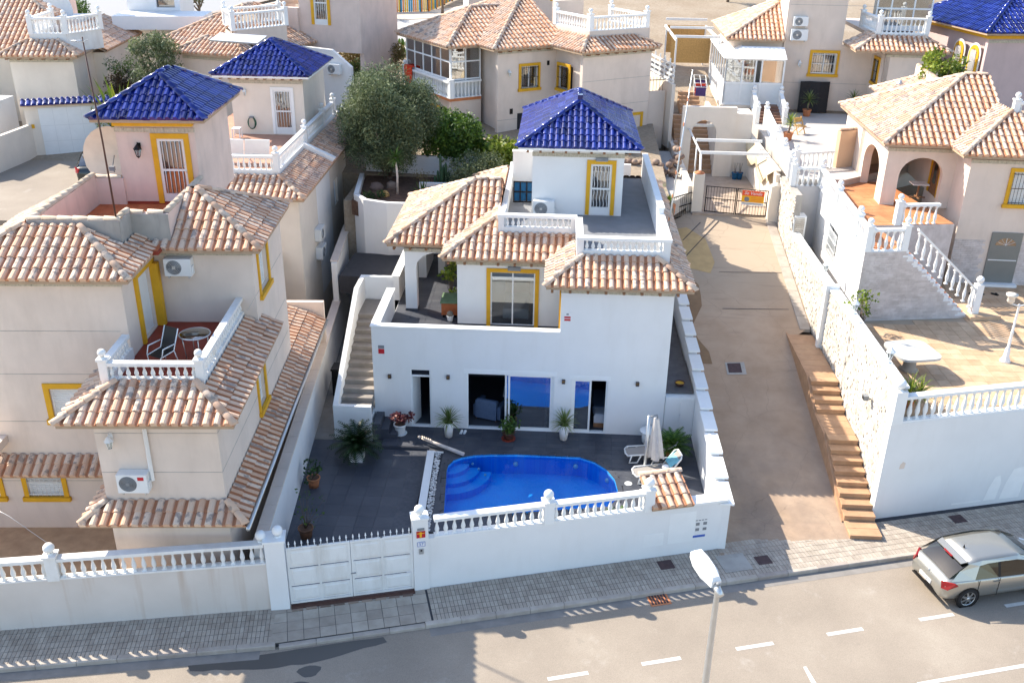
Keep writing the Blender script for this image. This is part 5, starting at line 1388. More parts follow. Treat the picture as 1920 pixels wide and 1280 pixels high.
gv = [(-.12 + .10 * i, -.28 + .14 * j + .02 * math.sin(i), .10 + .085 * i + .02 * math.sin(2.1 * i + j)) for i in range(5) for j in range(5)]; m.add(gv, [(5 * i + j, 5 * i + j + 1, 5 * i + j + 6, 5 * i + j + 5) for i in range(4) for j in range(4)], True); m.build('cloth', towel, tw_)
m = M(); m.ball((-.22, -.10, .06), .14, 10, 6, .55); m.build('white_bundle', white2, tw_)
# folded parasol
ps = thing('parasol', 'folded pale canvas parasol on grey pole beside the loungers', 'parasol', (3.42, -2.55, 0)); m = M(); m.tube([(0, 0, 0), (0, 0, 2.25)], .055, 10); m.build('pole', steel, ps)
m = M(); m.lathe((0, 0, 0), [(.32, 0), (.32, .07), (.06, .1)], 18, False); m.build('base', steel, ps)
m = M(); n = 14; vs = []; k = 9
for i in range(k):
    f = i / (k - 1); r = .09 + .15 * f; z = 2.15 - 1.55 * f
    for j in range(n): a = 2 * PI * j / n; rr = r * (1 + (.28 if j % 2 else -.22) * min(1, f * 2 + .2)); vs.append((.26 + .10 * f + rr * math.cos(a), .04 + rr * math.sin(a) * .8, z + (.06 * math.sin(j * 1.7) if i == k - 1 else 0)))
m.add(vs, [(i * n + j, i * n + (j + 1) % n, (i + 1) * n + (j + 1) % n, (i + 1) * n + j) for i in range(k - 1) for j in range(n)] + [tuple(range(n))], False); m.build('canopy', canvas, ps)
m = M(); m.tube([(0, 0, 2.2), (.28, .04, 2.28), (.30, .05, 2.1)], .028, 7); m.build('arm', greym, ps)
# furniture seen through the doors
t = thing('armchair', 'blue grey armchair inside the open sliding door', 'armchair', (-2.75, .75, .012), math.radians(-18)); M().cbox(0, .85, 0, .85, .1, .42, .05).build('seat', bluefab, t); M().cbox(0, .85, -.05, .18, .1, .88, .06).build('backrest', bluefab, t); M().cbox(-.12, .06, .05, .85, .1, .62, .05).build('armrest', bluefab, t); M().cbox(.80, .98, .05, .85, .1, .62, .05).build('armrest', bluefab, t)
m = M(); [m.tube([(x, y, 0), (x, y, .1)], .02, 6) for x in (0, .8) for y in (.05, .75)]; m.build('legs', wood, t)
t = thing('dining_table', 'white rectangular table inside the living room', 'table', (-1.75, 1.25, .012)); M().box(0, 1.5, 0, .85, .71, .75).build('table_top', offwhite, t); m = M(); [m.box(x, x + .05, y, y + .05, 0, .71) for x in (.05, 1.4) for y in (.05, .75)]; m.build('legs', steel, t)
t = thing('dining_chair', 'pale chair at the table behind the sliding glass', 'chair', (-1.45, .62, .012)); M().cbox(0, .42, 0, .42, .42, .47, .02).build('seat', offwhite, t); M().cbox(0, .42, -.03, .02, .5, .85, .01).build('backrest', offwhite, t); m = M(); [m.tube([(x, y, 0), (.21 + (x - .21) * .7, .21 + (y - .21) * .7, .42)], .015, 6) for x in (0, .42) for y in (0, .42)]; m.build('legs', wood, t)
t = thing('bed', 'bed with grey blanket behind the right ground floor door', 'bed', (1.72, .42, .012)); M().cbox(0, 1.4, 0, 2.0, .2, .55, .06).build('mattress', bedfab, t); M().cbox(-.03, 1.42, .55, 2.02, .30, .585, .05).build('blanket', bluefab, t); M().box(0, 1.4, .02, 2.0, .0, .2).build('base', wood, t)
# upstairs porch things
t = thing('planter_box', 'wooden chest with faded green lid on the upper terrace', 'chest', (-4.30, 3.15, 3.11)); M().box(0, .62, 0, .9, .12, .62).build('body', redwood, t); M().box(-.04, .66, -.05, .95, .62, .68).build('lid', greentop, t); m = M(); [m.lathe((x, y, 0), [(.05, 0), (.05, .12)], 8) for x in (.08, .54) for y in (.1, .8)]; m.build('feet', blackm, t)
t = thing('potted_plant', 'climbing yellow green plant above the wooden chest on upper terrace', 'potted plant', (-4.05, 4.3, 3.11)); pot(t, .2, .45, terr_pot); rng = np.random.default_rng(35); cl = [(RNG.normal(0, .16), RNG.normal(0, .14), .7 + 1.15 * RNG.random(), .17) for i in range(13)]; v = leaf_quads(clump_points(cl, 560, rng), .15, .75, rng); tag(link('foliage', quads_mesh('foliage', v, limeleaf), t), kind='stuff'); m = M(); [m.tube([(0, 0, .4), c[:3]], [.014, .006], 5) for c in cl]; m.build('stems', bark, t)
t = potted('potted_plant', 'small succulent in a white pot before the wooden chest', (-3.93, 2.85, 3.11), .13, .24, white2); M().ball((0, 0, .30), .13, 12, 7).build('cactus', paint('cactus_skin', (.20, .17, .13), .2, .7, 12, .2, 40), t)
t = thing('wheelie_bin', 'black bin in the alley behind the outdoor staircase', 'bin', (-8.6, 2.3, -.118)); M().box(0, .5, 0, .6, .05, 1.15).build('body', blackm, t); M().box(-.03, .53, -.03, .63, 1.15, 1.22).build('lid', blackm, t); m = M(); [m.lathe((x, .5, .07), [(.07, -.02), (.07, .02)], 8) for x in (.05, .45)]; m.build('wheels', rubber, t)
# antenna mast by the roof terrace
t = thing('antenna_mast', 'thin lattice antenna mast rising beside the villa roof terrace', 'antenna', (4.30, 4.2, 6.0)); m = M(); m.tube([(0, 0, 0), (.14, .0, 2.2), (.42, .0, 6.6)], [.035, .03, .018], 6); m.build('mast', steel, t); [M().box(.02 + .06 * i, .05 + .06 * i, -.07, .07, 1.0 + i * .9, 1.12 + i * .9).build('clamp', terr_pot, t) for i in range(6)]; m = M(); [m.tube([(.02, 0, .5), (.05 + .1 * i, -.9 + .6 * i, .2)], .006, 4) for i in range(3)]; m.build('stay_wires', greym, t)
t = thing('glass_rack', 'dark slatted rack behind the parapet beside the air conditioner', 'rack', (-1.78, 7.9, 6.44)); m = M(); [m.box(0, .85, -.02, .02, z, z + .05) for z in (0, .42, .85)]; [m.box(x, x + .05, -.021, .021, 0, .9) for x in (0, .27, .54, .8)]; m.build('frame', blackm, t); M().box(.05, .8, .03, .05, .05, .85).build('panel', bluepot, t)
# ------------------------------------------------------------ left neighbour
LH = thing('house', 'cream three storey house with mustard window frames and blue roofed tower at left', 'house', (-8.65, -9.75, 0), math.radians(4.17))
w = M()
w.wall((-3.2, 0), (0, 0), .25, -.1, 5.66); w.wall((0, .25), (0, 9.2), .25, -.1, 8.42, [(-1, 5.1, 5.66, 9), (4.2, 5.1, 3.45, 4.75), (5.75, 6.95, 6.75, 8.05)])
w.wall((-2.95, 2.8), (-2.95, .25), .25, -.1, 5.66)
w.wall((-12, 2.8), (-3.0, 2.8), .25, -.1, 3.0, [(5.2, 6.25, 1.40, 2.40)]); w.wall((-7.5, 2.8), (-3.0, 2.8), .25, 3.0, 8.42, [(1.95, 3.05, 4.10, 5.10)]); w.wall((-7.25, 9.2), (-7.25, 3.05), .25, 3, 8.42)
w.wall((-3.0, 3.05), (-3.0, 5.35), .25, 5.5, 8.42, [(.75, 1.95, 6.10, 8.0)])
w.wall((-2.9, 5.35), (-.25, 5.35), .25, 5.5, 8.42)
w.box(-7.5, 0, 9.2, 9.45, -.1, 8.42)
w.build('wall', beige, LH)
j = M()
for (x0, x1, y, zs) in ((-3.19, -.01, -.004, (4.05, 5.25)), (-7.5, -3.22, 2.796, (1.95, 4.0, 5.55, 6.9)),):
    for z in zs: j.box(x0, x1, y, y + .003, z, z + .018)
for z in (4.05, 5.25): j.box(.001, .004, 0, 9.2, z, z + .018)
for z in (6.95,): j.box(.001, .004, 4.2, 9.2, z, z + .018)
j.build('render_joint', greyrender, LH)
s = M()
for a, b, y, z in ((-7.5, -2.95, 2.76, 8.27), (-2.9, .03, 5.31, 8.27), (-3.23, .03, -.04, 5.50)):
    n = int((b - a) / .33)
    for i in range(n): s.box(a + (b - a) * i / n + .004, a + (b - a) * (i + 1) / n - .004, y, y + .05, z, z + .13)
s.build('eave_strip', fasciam, LH)
r = Roof([(-7.95, -2.65, 2.45, 12), (-5.5, .36, 4.95, 9.65)], 8.55, .5, cuts=[(-6.05, -3.35, 4.35, 12), (-3.36, -2.3, 5.3, 12.0), (-12.5, -6.04, 8.2, 12.5), (-2.31, -1.4, 8.6, 12)], slabs=[(-7.95, -2.65, 2.45, 9.6), (-5.5, .36, 4.95, 9.65)]); r.build(LH, tilem, 300)
# balcony skirt roof
r2 = Roof([(-3.95, .62, -.52, 13.0)], 5.78, .47, cuts=[(-3.1, -.42, .82, 13.1), (-5, 1, 5.95, 13.1), (-5, -2.9, 2.55, 13.1)], slabs=[(-3.95, .62, -.52, .24), (-.24, .62, .24, 5.9)]); r2.build(LH, tilem, 190, roofname='balcony_roof')
bf = M(); bf.box(-2.98, -.5, .9, 5.35, 5.95, 6.08); bf.build('balcony_floor', redfloor, LH)
cb = M(); cb.box(-3.12, -.42, .80, .98, 5.9, 6.40); cb.box(-.60, -.42, .98, 5.35, 5.9, 6.40); cb.box(-3.12, -2.95, .98, 2.8, 5.9, 6.40); cb.build('balcony_kerb', whitew, LH)
balustrade(LH, (-3.02, .89, 6.40), (-.51, .89, 6.40), .50, .205, whitew, (1, 1), True, .04, railw=.20, postw=.22, posth=.56, r=.055)
balustrade(LH, (-.51, .89, 6.40), (-.51, 5.34, 6.40), .50, .205, whitew, (0, 0), True, .04, railw=.20, r=.055)
balustrade(LH, (-3.02, .89, 6.40), (-3.02, 2.62, 6.40), .50, .205, whitew, (0, 0), True, .04, railw=.20, r=.055)
d = bpy.data.objects.new('balcony_door', None); COL.objects.link(d); d.parent = LH; d.location = (-3.0, 3.85, 6.09); d.rotation_euler = (0, 0, PI / 2)
# local x runs along the wall (+v), outside is -y -> +u
t = M(); t.box(-.16, 0, -.09, .02, 0, 2.0); t.box(1.2, 1.42, -.24, .02, 0, 2.0); t.box(-.16, 1.42, -.093, .02, 2.0, 2.14); t.build('surround', mustard, d); M().box(.0, 1.2, .10, .14, 0, 1.98).build('shutter', offwhite, d)
# skirts at first floor
lean_roof(LH, (-3.75, -.72, 2.82), (.66, -.72, 2.82), (0, 1), .72, .34, tilem, 60, hips=(1, 1))
lean_roof(LH, (.66, -.72, 2.82), (.66, 13.0, 2.82), (-1, 0), .66, .34, tilem, 140, hips=(1, 0))
lean_roof(LH, (-.02, 9.46, 3.14), (-.02, 13.0, 3.14), (-1, 0), 1.05, .35, tilem, 40, hips=(0, 0))
lean_roof(LH, (-3.75, 2.75, 2.82), (-3.75, -.72, 2.82), (1, 0), .55, .30, tilem, 40, hips=(0, 1))
lean_roof(LH, (-12, 2.16, 2.50), (-3.8, 2.16, 2.50), (0, 1), .64, .36, tilem, 100)
ridge_line(LH, (.66, -.70, 2.86), (.02, -.04, 3.18)); ridge_line(LH, (-3.72, -.70, 2.86), (-3.2, -.04, 3.18))
g = M(); g.tube([(.72, -.78, 2.76), (.72, 13, 2.76)], .06, 7); g.build('gutter', steel, LH)
m = M(); m.box(-1.15, .62, 13.0, 13.2, -.1, 3.55); m.box(.0, .2, 9.45, 13, -.1, 2.95); m.build('canopy_wall', beige, LH)
# windows
framed_window(LH, (-6.8, 2.8, 1.40), 0, 1.05, 1.0, mustard, white2, 'flush', .14, .05, 1, shutter=True, barmat=offwhite)
framed_window(LH, (-5.55, 2.8, 4.10), 0, 1.1, 1.0, mustard, white2, 'none', .16, .05, 1, shutter=True)
w8 = framed_window(LH, (-8.7, 2.8, 1.40), 0, 1.05, 1.0, mustard, white2, 'flush', .14, .05, 1, shutter=True, barmat=offwhite)
framed_window(LH, (0, 4.45, 3.45), PI / 2, .9, 1.3, mustard, white2, 'none', .14, .05, 1, shutter=True, recess=.16)
framed_window(LH, (0, 6.0, 6.75), PI / 2, 1.2, 1.3, mustard, white2, 'none', .14, .05, 1, shutter=True, recess=.18)
# drain pipe, roof terrace and tower
m = M(); m.tube([(-1.86, -.07, 5.5), (-1.86, -.07, 3.85)], .06, 4, True, False); m.build('downpipe', whitew, LH)
pw = M(); pw.box(-6.0, -3.4, 4.4, 4.6, 8.4, 9.62); pw.box(-6.0, -5.8, 4.6, 9.3, 8.4, 9.62); pw.box(-3.6, -3.4, 4.6, 5.3, 8.4, 9.62); pw.box(-3.4, -2.3, 5.3, 5.5, 8.4, 9.55); pw.box(-2.5, -2.3, 5.5, 9.2, 8.4, 9.55); pw.box(-5.8, -4.9, 9.1, 9.3, 8.4, 9.55)
pw.build('terrace_parapet', pinkb, LH)
ow = M(); ow.box(-6.0, -3.40, 4.386, 4.398, 8.4, 9.6); ow.box(-3.4, -2.3, 5.286, 5.298, 8.4, 9.53); ow.box(-3.398, -3.386, 4.4, 5.286, 8.4, 9.6); ow.build('weathered_render', greyrender, LH)
def cop(a, b): ridge_line(LH, a, b, MATS.get('coping_tile') or floor_tile_mat, 'coping_tile')
floor_tile_mat = floor_tile('coping_tile', (.52, .40, .29), (.66, .55, .43), .85); MATS['coping_tile'] = floor_tile_mat
for a, b in (((-6.0, 4.5, 9.60), (-3.4, 4.5, 9.60)), ((-5.9, 4.5, 9.60), (-5.9, 9.2, 9.60)), ((-3.5, 4.5, 9.60), (-3.5, 5.4, 9.60)), ((-3.5, 5.4, 9.53), (-2.3, 5.4, 9.53)), ((-2.4, 5.4, 9.53), (-2.4, 9.2, 9.53)), ((-5.9, 9.2, 9.53), (-4.95, 9.2, 9.53))): cop(a, b)
M().box(-5.8, -2.5, 4.6, 9.2, 8.52, 8.64).build('roof_terrace_floor', redfloor, LH)
tf = M().box(-5.8, -2.5, 4.6, 9.2, 8.641, 8.646).build('roof_terrace_tiles', grout, LH)
tile_floor(tf, -5.79, -2.51, 4.61, 9.19, 8.66, .33, .33, floor_tile('brick_red_tile', (.50, .13, .045), (.60, .18, .07)), name='floor_tile')
tw_ = M(); tw_.wall((-4.95, 9.2), (-2.42, 9.2), .22, 8.4, 11.3, [(1.28, 2.16, 8.7, 10.85)]); tw_.wall((-2.42, 9.42), (-2.42, 13.2), .22, 8.4, 11.3); tw_.wall((-4.73, 13.2), (-4.73, 9.42), .22, 8.4, 11.3); tw_.box(-4.95, -2.42, 13.2, 13.4, 8.4, 11.3); tw_.build('tower_wall', pinkb, LH)
M().box(-4.96, -2.41, 9.185, 9.198, 8.66, 8.75).build('skirting', redfloor, LH)
s = M()
for i in range(8): s.box(-4.97 + 2.57 * i / 8 + .004, -4.97 + 2.57 * (i + 1) / 8 - .004, 9.16, 9.21, 11.06, 11.20)
s.build('tower_strip', fasciam, LH); mb = M(); mb.box(-4.95, -2.42, 9.0, 9.2, 11.28, 11.40); mb.build('tower_beam', mustard, LH)
Roof([(-5.62, -1.95, 8.85, 13.75)], 11.52, .60).build(LH, bluem, 150, name='blue_tile', tw=.24, tl=.36, roofname='tower_roof', ridge_mat=None)
barred_door(LH, (-3.67, 9.2, 8.70), 0, .88, 2.15, mustard, False, .17)
mw = LH.matrix_basis
def lhw(u, v, z): 
    c, s_ = math.cos(math.radians(4.17)), math.sin(math.radians(4.17)); return (-8.65 + u * c - v * s_, -9.75 + u * s_ + v * c, z)
LR = math.radians(4.17)
ac_unit(lhw(-2.72, -.31, 3.60), LR, 'white air conditioner with red badge on the left house front wall', 1, w=.80, h=.56)
ac_unit(lhw(-2.55, 5.04, 7.70), LR, 'weathered air conditioner above the red balcony of the left house', w=.80, h=.54)
lantern(lhw(-2.78, -.01, 4.95), LR, 'pale wall lantern under the balcony roof of left house', False, s=1.1)
lantern(lhw(-4.25, 9.19, 10.35), LR, 'black wall lantern left of the barred door on pink roof tower', True, s=1.2)
t = thing('balcony_table', 'round glass topped table on the red balcony', 'table', lhw(-1.20, 2.9, 6.085), LR); M().lathe((0, 0, .70), [(.42, 0), (.43, .02), (.40, .03)], 24).build('table_top', glassdk, t); m = M(); m.tube([(.43 * math.cos(a), .43 * math.sin(a), .71) for a in np.linspace(0, 2 * PI, 25)], .018, 6, False); m.build('rim', steel, t); m = M(); [m.tube([(.36 * math.cos(a), .36 * math.sin(a), .7), (.30 * math.cos(a), .30 * math.sin(a), 0)], .015, 6) for a in (.5, 2.1, 3.6, 5.2)]; m.build('legs', steel, t)
t = thing('garden_chair', 'black sling chair with white frame on the red balcony', 'chair', lhw(-2.35, 2.2, 6.085), LR - .5); M().add([(0, 0, .38), (.5, 0, .38), (.5, .5, .42), (0, .5, .42)], [(0, 1, 2, 3)]).build('seat', blackm, t); M().add([(0, .5, .42), (.5, .5, .42), (.5, .75, 1.0), (0, .75, 1.0)], [(0, 1, 2, 3)]).build('backrest', blackm, t); m = M(); [m.tube([(x, .75, 1.0), (x, .5, .42), (x, 0, .38), (x, .05, 0)], .018, 6) for x in (0, .5)]; [m.tube([(x, .5, .42), (x, .62, 0)], .018, 6) for x in (0, .5)]; [m.tube([(x, .55, .62), (x, .1, .62), (x, .02, .38)], .018, 6) for x in (-.03, .53)]; m.build('frame', offwhite, t)
t = thing('satellite_dish', 'large cream satellite dish on the left house roof behind the antenna mast', 'satellite dish', lhw(-5.45, 9.9, 9.1), LR)
m = M(); R_ = .95; n = 20; vs = []
for i in range(5):
    rr = R_ * i / 4; 
    for j in range(n): a = 2 * PI * j / n; vs.append((rr * math.cos(a), .28 * (1 - (rr / R_) ** 2), rr * math.sin(a) * 1.08))
m.add([(x, y, z + .95) for x, y, z in vs], [(i * n + j, i * n + (j + 1) % n, (i + 1) * n + (j + 1) % n, (i + 1) * n + j) for i in range(4) for j in range(n)], True); m.build('reflector', dishm, t)
m = M(); m.tube([(0, .35, .95), (0, .45, .0), (0, .45, -.6)], .04, 7); m.tube([(0, .0, .45), (.25, -.75, .75)], .025, 6); m.tube([(.0, .2, .95), (.25, -.75, .78)], .015, 5); m.box(.17, .33, -.85, -.72, .70, .84); m.build('mount', greym, t)
t = thing('antenna_mast', 'thin rusty antenna pole in front of the pink roof tower', 'antenna', lhw(-3.50, 4.5, 9.6), LR); m = M(); m.tube([(0, 0, 0), (-.06, .1, 2.2), (-.16, .15, 5.0)], [.03, .026, .018], 7); m.build('mast', brownpot, t); m = M(); m.tube([(-.16, .15, 4.9), (-.45, .1, 4.9)], .018, 5); [m.box(-.30 + .1 * i, -.29 + .1 * i, -.12, .35, 4.89, 4.91) for i in range(3)]; m.build('aerial', steel, t)
m = M(); m.prism([(-12, -1.75), (-.02, -.42), (-.02, 2.8), (-12, 2.8)], -.3, .25); structure('front_yard', m, sandtile)
bpy.data.objects['front_yard'].matrix_world = Matrix.Translation((-8.65, -9.75, 0)) @ Matrix.Rotation(LR, 4, 'Z')
LB = balustrade(LH, (-12, 1.5, 3.55), (-7.15, 1.5, 3.55), .95, .26, whitew, (0, 1), True, .06, r=.07); M().box(-12, -7.05, 1.4, 2.79, 3.3, 3.55).build('side_balcony', beige, LH)
# ------------------------------------------------------------ house behind the left neighbour
ML = thing('house', 'white house with dark flashed roof tiles and blue roofed tower behind the left house', 'house', (-10.6, 6.7, 0), math.radians(1.0))
w = M(); w.wall((-8, 0), (0, 0), .25, -.1, 6.6); w.wall((0, .25), (0, 9.7), .25, -.1, 6.6, [(6.6, 7.4, 4.3, 5.5)]); w.box(-8, 0, 9.7, 9.95, -.1, 6.6); w.wall((-.6, 9.95), (-.6, 14), .25, 4, 6.6); w.build('wall', cream, ML)
M().box(.001, .012, 3.2, 6.0, 1.2, 6.4).build('white_wall_band', white, ML)
r = Roof([(-8, .32, -.32, 14.0)], 6.72, .46, cuts=[(-6.5, -1.0, 1.05, 14.1), (-8.1, -6.4, -1, 15)], slabs=[(-8, .32, -.32, 9.9), (-8, -.3, 9.9, 14)]); r.build(ML, tilem, 230)
M().add([(-1.0, 5.6, 7.40), (.30, 5.6, 6.80), (.30, 5.9, 6.80), (-1.0, 5.9, 7.40), (-1.0, 5.6, 7.62), (.42, 5.6, 6.95), (.42, 5.9, 6.95), (-1.0, 5.9, 7.62)], [(4, 5, 6, 7), (0, 1, 5, 4), (1, 2, 6, 5), (2, 3, 7, 6)]).build('roof_upstand', white2, ML)
k = M(); k.box(-6.5, -1.0, 1.05, 1.23, 6.6, 7.50); k.box(-1.18, -1.0, 1.23, 13.5, 6.6, 7.50); k.build('terrace_kerb', white2, ML)
M().box(-6.4, -1.18, 1.23, 13.5, 7.30, 7.44).build('roof_terrace_floor', paint('faded_red_floor', (.42, .23, .16), .12, .7, 2, .1, 30), ML)
balustrade(ML, (-6.5, 1.14, 7.50), (-1.09, 1.14, 7.50), .66, .23, white2, (0, 1), True, .05, posth=.74)
balustrade(ML, (-1.09, 1.14, 7.50), (-1.09, 12.8, 7.50), .66, .23, white2, (0, 1), True, .05, posth=.74, mids=(5.2, 9.0))
tw_ = M(); tw_.wall((-4.9, 8.0), (-1.42, 8.0), .22, 7.3, 10.1, [(2.02, 2.88, 7.48, 9.6)]); tw_.wall((-1.42, 8.22), (-1.42, 12.4), .22, 7.3, 10.1); tw_.wall((-4.68, 12.4), (-4.68, 8.22), .22, 7.3, 10.1); tw_.box(-4.9, -1.42, 12.4, 12.6, 7.3, 10.1); tw_.build('tower_wall', cream, ML)
Roof([(-5.62, -1.0, 7.58, 12.75)], 10.27, .55).build(ML, bluem, 130, name='blue_tile', tw=.24, tl=.36, roofname='tower_roof', under=white2)
s = M(); 
for i in range(10): s.box(-4.92 + 3.52 * i / 10 + .004, -4.92 + 3.52 * (i + 1) / 10 - .004, 7.96, 8.01, 9.86, 10.0)
s.build('tower_strip', fasciam, ML); rf = M(); [rf.box(x, x + .1, 7.68, 8.0, 10.08, 10.16) for x in np.arange(-5.3, -1.2, .42)]; rf.build('tower_rafter_end', wood, ML)
barred_door(ML, (-2.88, 8.0, 7.48), 0, .86, 2.1, white2, False, .12)
framed_window(ML, (0, 6.6, 4.3), PI / 2, .8, 1.2, None, white2, 'none', .1, .03, 1, shutter=True)
MR = math.radians(1.0)
def mlw(u, v, z): return (-10.6 + u * math.cos(MR) - v * math.sin(MR), 6.7 + u * math.sin(MR) + v * math.cos(MR), z)
ac_unit(mlw(.31, 2.3, 4.05), MR + PI / 2, 'upper of two stacked air conditioners on the side wall of the middle left house', w=.8, h=.52)
ac_unit(mlw(.31, 2.3, 3.20), MR + PI / 2, 'lower of two stacked air conditioners on the side wall of the middle left house', w=.8, h=.52)
t = thing('solar_panel', 'pair of tilted solar panels seen from behind on the white roof terrace', 'solar panel', mlw(-4.0, 2.3, 7.50), MR)
for i in range(2): m = M(); m.obox((1.12 * i, .35, .12), (1.08, 0, 0), (.12, -.16, .86), (0, .04, .01)); m.build('panel', offwhite, t)
m = M(); [m.tube([(x, .28, .5), (x, 1.0, 0)], .025, 5) for x in (.1, 1.1, 2.1)]; [m.tube([(x, .3, .2), (x, .1, 0)], .025, 5) for x in (.1, 1.1, 2.1)]; m.tube([(0, .26, .3), (2.2, .26, .3)], .02, 5); m.build('frame', steel, t)
t = thing('hose_reel', 'coiled green hose hanging on the cream tower wall', 'hose', mlw(-4.0, 7.96, 8.0), MR); m = M(); [m.tube([(.20 * math.cos(a) * (1 - .1 * j), -.04 - .03 * j, .28 * math.sin(a)) for a in np.linspace(0, 2 * PI, 17)], .022, 5, False) for j in range(3)]; m.build('hose', paint('green_hose', (.03, .10, .06), .1, .5, 5, 0), t); M().box(-.1, .1, -.14, .03, .24, .30).build('holder', greym, t)
lantern(mlw(-4.2, 7.98, 9.35), MR, 'pale lantern high on the cream tower left of its barred door', False, s=.9)
t = thing('stool', 'white plastic stool on the roof terrace beside the cream tower', 'stool', mlw(-4.75, 7.0, 7.45), MR); M().box(0, .4, 0, .4, .42, .46).build('seat', offwhite, t); m = M(); [m.box(x, x + .05, y, y + .05, 0, .42) for x in (0, .35) for y in (0, .35)]; m.build('legs', offwhite, t)
# ------------------------------------------------------------ right side: retaining wall, stone wall, terrace
TZ = 3.43
RWL = thing('retaining_wall', 'tall white street wall with balustrade at the right carrying a tiled terrace', 'wall', (10.66, -4.62, 0), math.radians(15.4))
M().box(.0, 14, 0, .25, -.4, 3.42).build('wall', white, RWL)
pt = M()
for (a, b, z0, z1, sh) in ((4.1, 4.55, .05, 1.0, .25), (4.7, 5.45, .03, 1.25, .3), (5.75, 6.4, .05, 1.35, .15), (2.9, 4.0, .03, .10, 0)):
    pt.add([(a, -.004, z0), (b, -.004, z0), (b + sh * .3, -.004, z1 * .7), (b - .02, -.004, z1), (a + sh, -.004, z1 * .95), (a + sh * .4, -.004, z1 * .55)], [(0, 1, 2, 3, 4, 5)])
pt.build('fresh_paint_patch', paint('fresh_white_patch', (.88, .87, .84), .03, .8, 4, .1, 40), RWL)
m = M(); m.add([(.62, -.004, 1.72), (.80, -.004, 1.72), (.82, -.004, 1.92), (.72, -.004, 1.98), (.63, -.004, 1.88)], [(0, 1, 2, 3, 4)]); m.build('chipped_patch', beige, RWL)
balustrade(RWL, (.28, .13, 3.42), (14, .13, 3.42), .92, .275, white2, (0, 0), True, .06, railw=.26, r=.07); 
M().box(-.03, .35, -.05, .33, 3.42, 4.55).build('post', white2, RWL); inst('ball', 'bigball2', lambda: ball_mesh(white2, .17), RWL, (.16, .14, 4.55))
# stone faced wall
SW = thing('stone_wall', 'white stacked stone wall rising along the right edge of the driveway', 'wall')
m = M()
m.add([(10.72, -4.5, -.4), (10.72, 3.8, -.4), (10.72, 3.8, 4.52), (10.72, -4.5, 4.60), (11.0, -4.5, -.4), (11.0, 3.8, -.4), (11.0, 3.8, 4.52), (11.0, -4.5, 4.60)], [(3, 2, 1, 0), (4, 5, 6, 7), (0, 1, 5, 4), (1, 2, 6, 5), (2, 3, 7, 6), (3, 0, 4, 7)])
m.box(10.72, 11.0, 3.8, 11.0, 0, 4.45); m.box(10.72, 11.0, 11.0, 14.2, 0, 6.2); m.build('core', greyrender, SW)
def wall_top(y): return 4.55 if y < 3.8 else (4.42 if y < 11 else 6.15)
def wall_bot(y): return drive_z(y) - .05 if y > 5 else (2.02 if y > 1.2 else (1.35 if y > -1.8 else max(-.2, (y + 5.0) * .43)))
st_ = M(); y = -4.5; rs = random.Random(12)
for k in range(72):
    z = -.15 + k * .088
    y = -4.52 + rs.uniform(-.2, 0)
    while y < 14.2:
        L = rs.uniform(.16, .42); ym = y + L / 2
        if z > wall_bot(ym) - .1 and z + .08 < wall_top(ym) and abs(ym - 3.9) > .14:
            a = max(y, -4.5); b = y + L - .008; d = rs.uniform(.015, .055)
            x = 10.72; st_.add([(x - d, a, z), (x - d, b, z), (x - d, b, z + .080), (x - d, a, z + .080), (x, a, z), (x, b, z), (x, b, z + .08), (x, a, z + .08)], [(3, 2, 1, 0), (0, 1, 5, 4), (2, 3, 7, 6), (0, 4, 7, 3), (1, 2, 6, 5)])
        y += L
tag(st_.build('ledge_stone', stonem, SW), kind='stuff')
M().box(10.52, 11.02, 3.76, 4.02, 1.6, 4.72).build('pier', white2, SW); None
M().box(10.74, 11.3, 10.9, 11.5, 3.0, 5.25).build('pier', white2, SW)
for i in range(8): M().cbox(10.80, 11.22, 10.855, 10.898, 4.45 + i * .095, 4.535 + i * .095, .008).build('stone', stonem, SW)
cp = M(); cp.add([(10.66, -4.45, 4.60), (11.06, -4.45, 4.60), (11.06, 3.76, 4.525), (10.66, 3.76, 4.525), (10.66, -4.45, 4.66), (11.06, -4.45, 4.66), (11.06, 3.76, 4.585), (10.66, 3.76, 4.585)], [(4, 5, 6, 7), (0, 1, 5, 4), (1, 2, 6, 5), (2, 3, 7, 6), (3, 0, 4, 7)]); cp.box(10.66, 11.06, 4.02, 10.9, 4.45, 4.51); cp.build('coping', offwhite, SW)
for y in (-1.6, ): M().box(10.66, 10.70, y, y + .4, 2.9, 3.5).build('meter_box', white2, SW)
t = thing('floodlight', 'small grey floodlight fixed to the white stone wall', 'lamp', (10.66, -2.55, 3.2), -PI / 2); M().box(-.1, .1, -.26, -.10, -.02, .14).build('lamp_body', greym, t); M().tube([(0, 0, 0), (0, -.18, .05)], .02, 6).build('arm', blackm, t); M().box(-.08, .08, -.275, -.262, 0, .12).build('lamp_glass', glassdk, t)
def wall_lantern_top(loc, lab):
    t = thing('post_lantern', lab, 'lamp', loc, 0, 'white lanterns along the stone wall'); M().lathe((0, 0, 0), [(.09, 0), (.09, .02), (.03, .05), (.03, .16)], 10).build('stem', offwhite, t); M().lathe((0, 0, .16), [(.06, 0), (.12, .24)], 6, False, False, False).build('lamp_glass', glass, t); m = M(); m.lathe((0, 0, .4), [(.16, 0), (.05, .11), (.02, .16), (.001, .2)], 6, False); [m.tube([(.06 * math.cos(a), .06 * math.sin(a), .16), (.12 * math.cos(a), .12 * math.sin(a), .4)], .009, 4) for a in np.linspace(0, 2 * PI, 7)[:-1]]; m.build('lamp_cage', offwhite, t)
wall_lantern_top((10.93, -2.75, 4.64), 'white lantern on the stone wall nearest the street, beside the grey table')
wall_lantern_top((10.93, 1.35, 4.60), 'white lantern on the stone wall beside the yellow green shrub')
